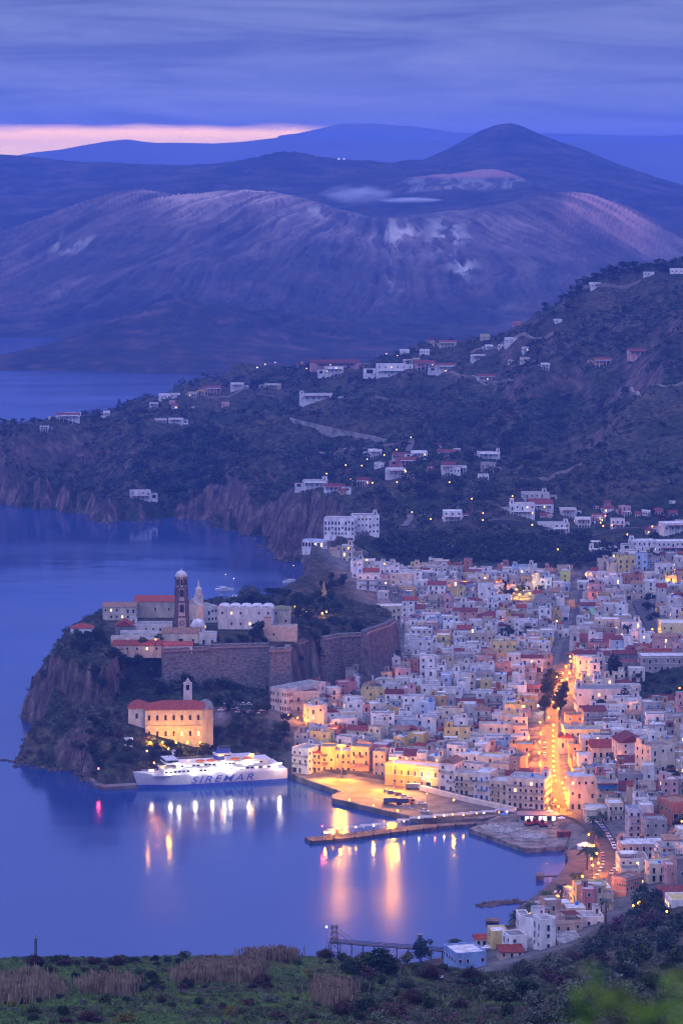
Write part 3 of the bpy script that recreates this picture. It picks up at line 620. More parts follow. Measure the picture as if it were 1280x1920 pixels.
def blocked(x, y, r):
    for hx, hy, cs, sn, a, b in HEROES:
        dx, dy = x - hx, y - hy; u = dx * cs + dy * sn; v = -dx * sn + dy * cs
        if abs(u) < a + r and abs(v) < b + r: return True
    return False
def hero(name, label, cat, x0, x1, yb, yt, z=None, d=10, rz=0.0, group=None, seed=1, D=None, mark=True, **k):
    """front wall stands on picture point ((x0+x1)/2, yb) at ground z; height from yt"""
    if D is not None: fx, fy, fz = PD((x0 + x1) / 2, yb, D)
    elif z is None: fx, fy, fz = onground((x0 + x1) / 2, yb)
    else: fx, fy, fz = P((x0 + x1) / 2, yb, z)
    s = fy / F; w = (x1 - x0) * s / max(.5, math.cos(rz)); h = (yb - yt) * s * 1.02
    nst = k.pop('nst', None) or max(1, int(round(h / 3.6)))
    cx_, cy_2 = fx - math.sin(rz) * d / 2 * 1, fy + math.cos(rz) * d / 2
    g = gen(w, d, h, nst=nst, rs=seed, **k)
    if mark: foot(cx_, cy_2, w, d, rz)
    return put(name, label, cat, (cx_, cy_2, fz), rz, g, group), w, h
LM = {'radio mast': (68,1790), 'tall white block': (1008,1740), 'pier pylon': (620,1750), 'blue low building': (885,1795), 'bell tower': (340,1130), 'red-roofed palazzo': (320,1345), 'ferry': (395,1450), 'cream hotel': (550,1320),
  'golden quay building': (770,1450), 'pyramid-topped church': (1077,1195), 'fortress bastion': (715,1200), 'pink-lit school': (1190,1085), 'grey palace': (1135,1310), 'lemon long block': (1100,1380), 'white cliff hotel': (660,985), 'big round tree': (955,1190),
  'avenue foot': (1040,1515), 'avenue top': (1062,1225), 'orange block': (1147,1143), 'long maroon roof': (922,1157), 'lit garden': (980,1105), 'cypress pair': (1152,1250), 'white gabled house': (1185,1405), 'cream tower block': (1240,1418), 'bay-fronted villa': (1125,1525),
  'terracotta building': (1158,1665), 'quay plaza': (640,1465), 'dark palace': (1240,1238), 'green field': (1240,1285), 'lime green house': (1058,1090), 'retaining wall': (630,805), 'rock islet': (230,965), 'wooded valley': (1110,810), 'umbrella pines': (470,1115), 'scalloped palace': (455,1160),
  'yellow town hall': (1258,1188), 'upper lit road': (1150,1000), 'hilltop villas': (770,698), 'blurred leaves': (1200,1880), 'white slope hut': (240,1402), 'rock breakwater': (940,1694), 'parked blue lorry': (738,1500), 'pink house row': (640,1290), 'avenue middle': (1035,1370)}
ADJ = []
def relate(x, y, z, skip=None):
    px, py = proj(x, y, z); best = None
    for k, (a, b) in LM.items():
        if k == skip: continue
        dd = math.hypot((px - a), (py - b) * 1.2)
        if best is None or dd < best[0]: best = (dd, k, px - a, py - b)
    dd, k, dx, dy = best
    if abs(dx) > abs(dy) * 1.2: r_ = ('left' if dx < 0 else 'right') + ' of the ' + k
    else: r_ = ('below' if dy > 0 else 'above') + ' the ' + k
    return r_, dd
ORD = ['', '', 'second', 'third', 'fourth', 'fifth', 'sixth', 'seventh', 'eighth', 'ninth', 'tenth'] + ['%dth' % i for i in range(11, 21)] + ['21st', '22nd', '23rd'] + ['%dth' % i for i in range(24, 31)] + ['31st', '32nd', '33rd'] + ['%dth' % i for i in range(34, 400)]
def finish_labels():
    by = {}
    for o in list(C.objects):
        if 'rel' in o.keys():
            r_, dd = relate(*o.location); o['label'] = o['label'] + ' ' + r_; o['_d'] = dd; del o['rel']
            by.setdefault(o['label'], []).append(o)
    for k, v in by.items():
        if len(v) > 1:
            v.sort(key=lambda o: o['_d'])
            for i, o in enumerate(v): o['label'] = k + (', nearest to it' if i == 0 else ', %s nearest' % ORD[i + 1])
        for o in v: del o['_d']
# ------------------------------------------------------------------ roads and paved ground
ASPH = mat('asphalt', (.07, .068, .068), scale=.3, var=.2, rnd=0); CONC = mat('concrete', (.155, .145, .14), scale=.12, var=.28, rnd=.05); PAVE = mat('pavement', (.13, .12, .115), scale=.4, var=.2, rnd=0); LINE = mat('road_paint', (.7, .7, .68), rnd=0)
SAND = mat('beach_sand', (.10, .085, .085), scale=.4, var=.25, rnd=0)
ROADS = []
def resample(pts, step):
    o = [pts[0]]
    for a, b in zip(pts, pts[1:]):
        L_ = math.hypot(b[0] - a[0], b[1] - a[1]); n = max(1, int(L_ / step))
        for i in range(1, n + 1): o.append((a[0] + (b[0] - a[0]) * i / n, a[1] + (b[1] - a[1]) * i / n))
    return o
def smoothp(p, it=2):
    for _ in range(it): p = [p[0]] + [((a[0] + 2 * b[0] + c[0]) / 4, (a[1] + 2 * b[1] + c[1]) / 4) for a, b, c in zip(p, p[1:], p[2:])] + [p[-1]]
    return p
def ribbon(name, pts, w, m, lift, step=6, off=0.0, zfix=None, mark=True):
    pts = smoothp(resample(pts, step), 3); n = len(pts); V = []; Fc = []
    for i, p in enumerate(pts):
        a = pts[max(0, i - 1)]; b = pts[min(n - 1, i + 1)]; dx, dy = b[0] - a[0], b[1] - a[1]; L_ = math.hypot(dx, dy) or 1; nx, ny = -dy / L_, dx / L_
        z = max(hz(p[0] + nx * k, p[1] + ny * k) for k in (off - w / 2, off, off + w / 2)) if zfix is None else zfix
        for k in (off - w / 2, off + w / 2): V.append((p[0] + nx * k, p[1] + ny * k, z + lift))
        for k in (off + w / 2, off - w / 2): V.append((p[0] + nx * k, p[1] + ny * k, z - 2.5))
        if mark: ROADS.append((p[0] + nx * off, p[1] + ny * off, w / 2))
    for i in range(n - 1):
        for j in range(4): Fc.append((i * 4 + j, i * 4 + (j + 1) % 4, i * 4 + 4 + (j + 1) % 4, i * 4 + 4 + j))
    o = MB().add(V, [f[::-1] for f in Fc], m).build(name); o['kind'] = 'structure'; return pts
def PP_(l, z): return [P(x, y, z)[:2] for x, y in l]
CORSO = [P(*a)[:2] for a in [(1047,1522,4),(1038,1490,5),(1030,1450,6),(1027,1400,9),(1030,1350,11),(1034,1310,13),(1045,1270,15),(1057,1235,17),(1064,1208,18)]]
_n0 = len(ROADS)
corso = ribbon('avenue', CORSO, 5.6, ASPH, .30)
ROADS += [(a[0], a[1], 6.2 - 1.2 * (a[1] > 1640)) for a in corso]
for s_ in (-1, 1): ribbon('pavement', CORSO, 2.2, PAVE, .42, off=s_ * 3.9)
COASTR = [P(*a)[:2] for a in [(1000,1522,3.5),(1055,1524,4),(1082,1535,4),(1110,1556,4),(1135,1585,5),(1144,1610,5),(1142,1635,5),(1127,1660,5),(1095,1682,5),(1055,1702,4.5),(1015,1724,4),(975,1750,3.5)]]
coastr = ribbon('coast_road', COASTR, 8.0, ASPH, .30)
ribbon('promenade', COASTR[3:-1], 3.5, PAVE, .42, off=6.4)
QROAD = [P(*a)[:2] for a in [(600,1443,3),(700,1452,3.4),(800,1474,3.4),(900,1498,3.4),(1000,1521,3.5)]]
qroad = ribbon('quay_road', QROAD, 7, ASPH, .30)
UPST = [P(*a)[:2] for a in [(1064,1208,18),(1078,1160,20),(1090,1110,24),(1096,1075,28)]]; ribbon('upper_street', UPST, 2.4, ASPH, .3)
ESTR = [P(*a)[:2] for a in [(1235,1208,26),(1222,1180,27),(1207,1150,29),(1196,1120,31)]]; ribbon('side_street', ESTR, 7, ASPH, .3)
SSTR = [P(*a)[:2] for a in [(1262,1560,15),(1275,1525,16),(1290,1490,17)]]; ribbon('side_street', SSTR, 6, PAVE, .3)
MST = [P(*a)[:2] for a in [(795,1262,14),(803,1230,15)]]; ribbon('alley', MST, 3, PAVE, .3)
ribbon('terrace_road', [onground(x, y)[:2] for x, y in [(905,985),(980,988),(1060,1003),(1130,1003),(1230,994)]], 6, ASPH, .5, mark=False)
ribbon('hill_road', [onground(x, y)[:2] for x, y in [(690,1043),(665,1030),(640,1022),(700,1000)]], 4, CONC, .5, mark=False)
for px_, py_ in ((760, 975), (766, 840)):
    ribbon('bend_road', [onground(px_ + a, py_ + b)[:2] for a, b in ((-2, 14), (8, 4), (12, -8), (4, -14))], 5, PAVE, .6, mark=False)
pl = MB().prism(PLAZA[::-1] if sum((a[0]*b[1]-a[1]*b[0]) for a, b in zip(PLAZA, PLAZA[1:] + PLAZA[:1])) < 0 else PLAZA, -4, 2.6, CONC).build('quay'); pl['kind'] = 'structure'
pl = MB().prism(SITE[::-1] if sum((a[0]*b[1]-a[1]*b[0]) for a, b in zip(SITE, SITE[1:] + SITE[:1])) < 0 else SITE, -4, 2.0, mat('site_gravel', (.20, .19, .18), scale=.3, var=.35, rnd=0, bump=.5)).build('landfill'); pl['kind'] = 'structure'
BCH = [(1082,1603),(1092,1620),(1084,1640),(1068,1660),(1040,1682),(1015,1698),(985,1716)]
ribbon('beach', [P(x, y, 1)[:2] for x, y in BCH], 9, SAND, .15, off=-1, mark=False)
# bays painted on the quay
b = MB()
for i in range(9):
    x, y, _ = P(690 + i * 16, 1494 + i * 4.2, 2.6); b.box((x, y, 2.604), (.25, 5, .004), LINE, rz=.5)
b.build('bay_marking')['kind'] = 'structure'
# ------------------------------------------------------------------ walls
SWALL = mat('fort_stone', (.21, .18, .165), scale=.9, var=.3, rnd=.06, bump=.6, stretch=(.6, .6, 1.4)); SWALL2 = mat('fort_stone_dark', (.115, .10, .095), scale=.5, var=.3, rnd=.06, bump=.6); CORD = mat('cordon_stone', (.30, .19, .15))
def wallrun(name, label, cat, pts, z0, z1, m, thick=3, batter=2.2, group=None, cord=True, merl=False):
    """pts = world xy of the top outer edge, outer side on the right of travel"""
    cx_ = sum(p[0] for p in pts) / len(pts); cy_2 = sum(p[1] for p in pts) / len(pts)
    t = thing(name, (cx_, cy_2, z0), 0, label, cat, group); b = MB(); c = MB(); n = len(pts); N_ = []
    for i in range(n):
        a = pts[max(0, i - 1)]; e = pts[min(n - 1, i + 1)]; dx, dy = e[0] - a[0], e[1] - a[1]; L_ = math.hypot(dx, dy); N_.append((dy / L_, -dx / L_))
    V = []
    for p, q in zip(pts, N_):
        for k, z in ((batter, z0), (0, z1), (-thick, z1), (-thick, z0)): V.append((p[0] + q[0] * k - cx_, p[1] + q[1] * k - cy_2, z - z0))
    Fc = [(i * 4 + j, i * 4 + (j + 1) % 4, i * 4 + 4 + (j + 1) % 4, i * 4 + 4 + j) for i in range(n - 1) for j in range(4)] + [(3, 2, 1, 0), tuple((n - 1) * 4 + j for j in range(4))]
    b.add(V, Fc, m); b.build('wall_face', t)
    if cord:
        V = []
        for p, q in zip(pts, N_):
            for k, z in ((.1, -2.2), (.75, -2.0), (.75, -1.5), (.1, -1.3)): V.append((p[0] + q[0] * k - cx_, p[1] + q[1] * k - cy_2, z1 + z - z0))
        c.add(V, Fc, CORD); c.build('cordon', t)
    if merl:
        mm = MB()
        for a, e in zip(pts, pts[1:]):
            L_ = math.hypot(e[0] - a[0], e[1] - a[1]); k = int(L_ / 3)
            for i in range(k): u = (i + .5) / k; mm.box((a[0] + (e[0] - a[0]) * u - cx_, a[1] + (e[1] - a[1]) * u + .6 - cy_2, z1 - z0), (1.6, .8, .9), m, rz=math.atan2(e[1] - a[1], e[0] - a[0]))
        mm.build('merlon', t)['kind'] = 'stuff'
    return t
wp = lambda l, z: [P(x, y, z)[:2] for x, y in l]
wallrun('fortress_wall', 'tall stone curtain wall with brick cordon under the scalloped palace', 'fortress wall', wp([(392,1209),(505,1206)], 47.4), 22, 47.4, SWALL)
wallrun('fortress_wall', 'stone castle wall below the red lean-to roof left of the curtain wall', 'fortress wall', wp([(305,1216),(392,1212)], 46.5), 24, 46.5, SWALL)
wallrun('wall_tower', 'square stone wall tower at the right end of the curtain wall', 'tower', wp([(506,1212),(507,1216),(542,1214),(545,1208)], 47.2), 14, 47.2, SWALL, batter=1.4)
wallrun('fortress_wall', 'ivy-dark rough wall between the wall tower and the angular bastion', 'fortress wall', wp([(545,1207),(575,1196),(610,1192)], 45.5), 20, 45.5, SWALL2)
wallrun('bastion', 'angular bastion wall in the middle of the fortress', 'bastion', wp([(608,1194),(640,1188),(688,1186)], 46), 15, 46, SWALL)
wallrun('bastion', 'sloping dark end bastion rising above the pale town roofs', 'bastion', wp([(686,1184),(690,1180),(728,1168),(740,1160)], 50), 12, 50, SWALL2, batter=4)
wallrun('terrace_wall', 'low curved white-topped terrace wall on the cliff tip', 'wall', wp([(108,1238),(130,1250),(150,1256),(200,1250)], 36), 26, 36, SWALL, cord=False, batter=.4)
wallrun('terrace_wall', 'upper stone terrace wall under the cliff-top pines', 'wall', wp([(106,1222),(120,1226),(146,1226)], 45), 34, 45, SWALL, cord=False, batter=.4)
wallrun('lower_wall', 'long low stone rampart below the curtain wall lamps', 'wall', wp([(330,1270),(400,1276),(500,1285)], 26), 14, 26, SWALL2, cord=False, batter=1.2)
RW = []
for a, y0_, y1_ in [(543,783,796),(560,788,803),(590,795,813),(620,802,821),(660,810,826),(700,818,829),(725,824,831)]:
    X, Y, Z = onground(a, y1_); zt = PD(a, y0_, Y)[2]; RW += [(X, Y, Z - 6), (X, Y, zt), (X, Y + 2.5, zt), (X, Y + 2.5, Z - 6)]
tag(MB().add([(a[0] - RW[12][0], a[1] - RW[12][1], a[2]) for a in RW], [(i * 4 + j, i * 4 + (j + 1) % 4, i * 4 + 4 + (j + 1) % 4, i * 4 + 4 + j) for i in range(6) for j in range(4)] + [(3, 2, 1, 0), (24, 25, 26, 27)], mat('pale_concrete', (.36, .34, .31), scale=.2, var=.3)).build('retaining_wall', loc=(RW[12][0], RW[12][1], 0)), 'long pale tapering concrete retaining wall beside the hillside road', 'retaining wall')
wallrun('sea_wall', 'long pale sea wall between the quay and the waterfront road', 'wall', wp([(786,1473),(870,1494),(963,1514)], 4.8), 1, 4.8, mat('pale_wall', (.5, .47, .43), scale=.3), thick=1.6, batter=.2, cord=False)
# ------------------------------------------------------------------ cathedral, castle buildings (rock top)
CZ = PLZ
def chero(name, label, cat, x0, x1, yb, yt, d=10, rz=0.0, z=CZ, **k): return hero(name, label, cat, x0, x1, yb, yt, z=z, d=d, rz=rz, mark=False, **k)
x, y, _ = P(340, 1183, CZ); y += 4
bt = thing('bell_tower', (x, y, CZ), 0.12, 'tall baroque bell tower with dark corner pilasters, clock and pale dome', 'bell tower'); s = y / F; tw = 24 * s
DK = mat('tower_brown', (.13, .085, .075), var=.2); CRM = mat('tower_cream', (.52, .46, .40), var=.15)
b = MB(); lv = [0, 8.0, 16.2, 24.0]
for i in range(3):
    z0, z1 = lv[i], lv[i + 1]; b.box((0, 0, z0), (tw - .5 * i, tw - .5 * i, z1 - z0 - .7), CRM); b.box((0, 0, z1 - .7), (tw + .9 - .5 * i, tw + .9 - .5 * i, .7), DK)
b.build('shaft', bt)
for sx_ in (-1, 1):
    for sy_ in (-1, 1):
        b = MB()
        for i in range(3): b.box((sx_ * (tw / 2 - .55 - .25 * i), sy_ * (tw / 2 - .55 - .25 * i), lv[i]), (1.7, 1.7, lv[i + 1] - lv[i] - .72), DK)
        b.build('pilaster', bt)
for side in range(4):
    R4 = Matrix.Rotation(side * PI / 2, 4, 'Z')
    for z_, kd in ((12, 1), (20.2, 1)):
        b = MB(); b.box((0, -tw / 2 - .05, z_ - 1.9), (2.4, .3, 4.3), DK); b.box((0, -tw / 2 - .12, z_ - 1.5), (1.4, .3, 3.4), GLASS); o = b.build('window', bt); o.rotation_euler = (0, 0, side * PI / 2)
    b = MB(); b.tube((0, -tw / 2 + .3, 4.2), (0, -tw / 2 - .25, 4.2), 1.5, DK, n=16); b.tube((0, -tw / 2 - .2, 4.2), (0, -tw / 2 - .32, 4.2), 1.0, CRM, n=16); o = b.build('round_window', bt); o.rotation_euler = (0, 0, side * PI / 2)
    b = MB(); b.tube((0, -tw / 2 - .1, 17.6), (0, -tw / 2 - .35, 17.6), 1.05, FRAME, n=16)
    for q in range(12): a = q * PI / 6; b.box((math.sin(a) * .82, -tw / 2 - .4, 17.6 + math.cos(a) * .82 - .08), (.12, .08, .16), IRON)
    b.box((.1, -tw / 2 - .4, 17.6), (.12, .1, .7), IRON); b.box((.22, -tw / 2 - .4, 17.55), (.5, .1, .12), IRON); o = b.build('clock', bt); o.rotation_euler = (0, 0, side * PI / 2)
b = MB(); b.lathe((0, 0, 24), [(tw * .46, 0), (tw * .46, 5.2), (tw * .52, 5.4), (tw * .52, 5.9)], CRM, 8)
for i in range(8): a = i * PI / 4 + PI / 8; b.box((math.cos(a) * tw * .45, math.sin(a) * tw * .45, 24), (.7, .7, 5.3), DK, rz=a)
b.build('belfry', bt)
for i in range(8):
    a = i * PI / 4; b = MB(); b.box((0, -tw * .43, 24.9), (1.1, .25, 3.2), GLASS); o = b.build('opening', bt); o.rotation_euler = (0, 0, a)
b = MB(); b.lathe((0, 0, 29.9), [(tw * .45, 0), (tw * .43, .9), (tw * .33, 1.9), (tw * .16, 2.6), (.3, 2.9), (.1, 4.2)], mat('dome_pale', (.62, .60, .60)), 16); b.build('dome', bt)
# cathedral body
t, w_, h_ = chero('cathedral', 'long cathedral nave with straight red roof behind the bell tower', 'church', 253, 330, 1158, 1128, d=15, wall='beige', roof='gable', nst=1, nc=3, sh='d', z=CZ, rh=2.6, doors=False)
chero('convent', 'tan-roofed pale convent wing at the left end of the castle', 'building', 193, 256, 1163, 1138, d=15, wall='cream', roof='gable', tile=TILE3, nst=2, nc=6, sh='d', rh=1.8, doors=False, cornice=1)
chero('chapel', 'small grey gabled chapel with red roof below the cathedral', 'chapel', 216, 250, 1190, 1174, d=10, wall='darkgrey', roof='gable', axis='y', nst=1, nc=1, sh='d', wins=False, rh=3)
chero('convent_wing', 'stepped flat-roofed museum block left of the bell tower', 'building', 240, 322, 1188, 1173, d=12, wall='offwhite', roof='flat', nst=1, nc=6, sh='d', extras=('head',), doors=False)
chero('convent_wing', 'lower flat-roofed museum block with parapet in front of the bell tower', 'building', 226, 296, 1200, 1189, d=10, rz=.05, wall='offwhite', roof='flat', nst=1, nc=5, sh='d', doors=False)
chero('museum', 'cream museum with long flat roof above the red lean-to', 'building', 208, 300, 1211, 1199, d=10, rz=.03, wall='cream', roof='flat', nst=1, nc=7, sh='d', doors=False, z=46)
chero('red_roof_shed', 'long low building with bright red roof on the castle edge', 'building', 211, 304, 1223, 1210, d=8, wall='beige', roof='shed', nst=1, nc=5, sh='d', doors=False, z=44)
chero('red_roof_shed', 'short low red-roofed building right of the long red roof', 'building', 306, 361, 1219, 1211, d=7, wall='offwhite', roof='shed', nst=1, nc=2, sh='d', doors=False, z=45)
chero('museum_church', 'cream church body with tiled roof and dark doorway under the dome', 'church', 304, 374, 1206, 1187, d=11, rz=-.03, wall='cream', roof='gable', tile=TILE3, nst=1, nc=3, sh='d', rh=2.2, z=46)
chero('apse_block', 'cream cube block right of the small domed church', 'building', 374, 406, 1208, 1190, d=9, wall='offwhite', roof='flat', nst=1, nc=2, sh='b', z=46)
x, y, _ = P(371, 1200, CZ); dm = thing('church_dome', (x, y + 4, CZ + 3.5), 0, 'small pale dome on a round drum beside the bell tower', 'dome')
MB().lathe((0, 0, 0), [(3.9, 0), (3.9, 3.4), (4.3, 3.5), (4.3, 3.9)], W['offwhite'], 16).build('drum', dm); MB().lathe((0, 0, 3.9), [(3.8, 0), (3.5, 1.3), (2.5, 2.6), (1.2, 3.3), (.3, 3.6), (.1, 4.6)], RFW, 16).build('cupola', dm)
# cathedral facade lit yellow, seen edge-on, and its side towers
x, y, _ = P(362, 1188, CZ)
cf = thing('cathedral_facade', (x, y + 10, CZ), -.9, 'lamplit yellow cathedral front with ornate pinnacle tower', 'church front')
MB().box((0, 0, -1), (13, 3, 16), W['cream']).build('front_wall', cf); MB().gable((0, 0, 15), (11, 3), 3, CRM, axis='y', over=0).build('pediment', cf)
for u in (-4, 0, 4): MB().box((u, -1.55, 2), (1.3, .2, 4), GLASS).build('window', cf)
b = MB(); b.box((1, 2.5, 15), (3.6, 3.6, 5), CRM); b.lathe((1, 2.5, 20), [(2, 0), (1.7, 2.6), (1.9, 2.8), (.9, 4), (.3, 6.5), (.05, 8.5)], CRM, 8); b.build('pinnacle_tower', cf)
# palaces right of the square
t, w_, h_ = chero('palace', 'long cream palace with scalloped barrel roofline on the castle', 'palace', 408, 512, 1180, 1140, d=11, rz=-.04, wall='offwhite', roof='none', nst=2, nc=6, sh='d', doors=False, tallp=.1, cornice=1)
b = MB()
for i in range(5):
    u = (i + .5) * w_ / 5 - w_ / 2; r_ = w_ / 10
    b.prism([(u + r_ * math.cos(a * PI / 8), r_ * .45 * math.sin(a * PI / 8)) for a in range(9)], 0, 11, RFW, M=Matrix.Translation((0, 5.5, h_)) @ Matrix.Rotation(PI / 2, 4, 'X'))
b.build('barrel_roof', t)
chero('palace_wing', 'palace wing with curved green roof at the right end of the castle palace', 'building', 508, 545, 1172, 1143, d=12, wall='cream', roof='hip', tile=mat('roof_mossy', (.16, .17, .08)), rh=1.6, nst=2, nc=2, sh='d', doors=False)
chero('castle_church', 'peach church with curved gables beside the castle gardens', 'church', 499, 556, 1203, 1177, d=10, rz=-.05, wall='salmon', roof='flat', nst=1, nc=2, sh='d', doors=False, wallm=mat('wall_peach', (.60, .42, .30)), z=46)
x, y, _ = P(502, 1200, 46); b = MB(); b.box((0, 0, 0), (3.6, 3.6, 12), mat('wall_peach', 0)); b.box((0, 0, 12), (4.2, 4.2, .5), STONE); tag(b.build('bell_turret', loc=(x, y + 2, 46)), 'slim peach bell turret on the left of the peach church', 'turret')
chero('side_palace', 'grey palace seen behind the cathedral square lamps', 'building', 376, 408, 1168, 1139, d=14, rz=.5, wall='offwhite', roof='flat', nst=2, nc=5, sh='d', doors=False)
hero('cliff_house', 'white house with red hip roof standing alone at the cliff edge', 'house', 132, 172, 1196, 1178, z=44, d=9, rz=-.1, wall='white', roof='hip', nst=1, nc=3, sh='d', mark=False)
# old church far behind the trees with a lit spire, left of town
x, y, _ = P(607, 1130, 40); b = MB(); b.box((0, 0, 0), (6, 6, 3), W['beige']); b.lathe((0, 0, 3), [(2.6, 0), (2.1, 1.5), (2.2, 1.7), (1.2, 4.5), (.8, 7), (.1, 10)], W['ochre'], 8); tag(b.build('lit_spire', loc=(x, y, 40)), 'small floodlit golden church spire behind the castle gardens', 'spire')
# ------------------------------------------------------------------ waterside palazzo
x0, x1 = 271, 398; fx, fy, fz = P(330, 1388, 13.5); s = fy / F
t, w_, h_ = hero('palazzo', 'grand two-storey palazzo with arched windows and red roof, lamplit yellow from below', 'palazzo', 272, 396, 1390, 1330, z=13, d=18, rz=.06, wall='cream', roof='hip', rh=3.2, nst=2, nc=8, sh='d', arch=True, cornice=2, mark=True, wallm=mat('wall_palazzo', (.56, .45, .33)), sides=(0, 1))
hero('palazzo_wing', 'lower left wing of the palazzo with tall gothic window and red roof', 'building', 241, 273, 1384, 1328, z=14, d=17, rz=.0, wall='offwhite', roof='hip', rh=2.6, nst=2, nc=1, sh='d', arch=True, cornice=1)
x, y, z = P(350, 1385, 13); b = MB(); b.box((0, 0, 0), (4.2, 2.2, 22), W['offwhite'])
b.box((-1.5, 0, 22), (1.2, 2, 3), W['offwhite']); b.box((1.5, 0, 22), (1.2, 2, 3), W['offwhite']); b.box((0, 0, 25), (4.2, 2.2, 1), W['offwhite']); b.gable((0, 0, 26), (3, 2), 2.4, W['offwhite'], axis='y', over=0)
b.lathe((0, 0, 22.6), [(.7, 0), (.5, .8), (.2, 1.2)], IRON, 8); tag(b.build('bell_gable', loc=(x, y + 14, z)), 'white bell gable rising behind the palazzo roof', 'bell gable')
hero('stone_block', 'bare stone gabled block against the right end of the palazzo', 'building', 380, 400, 1386, 1330, z=14, d=24, rz=.1, wall='stone', roof='gable', axis='y', tile=RFG, nst=3, nc=1, sh='d', sides=(0,), wins=False, mark=True)
hero('small_hut', 'tiny white cube hut on the wooded slope below the palazzo', 'hut', 233, 249, 1410, 1397, z=None, d=4, wall='white', roof='flat', nst=1, nc=1, sh='d', doors=False)
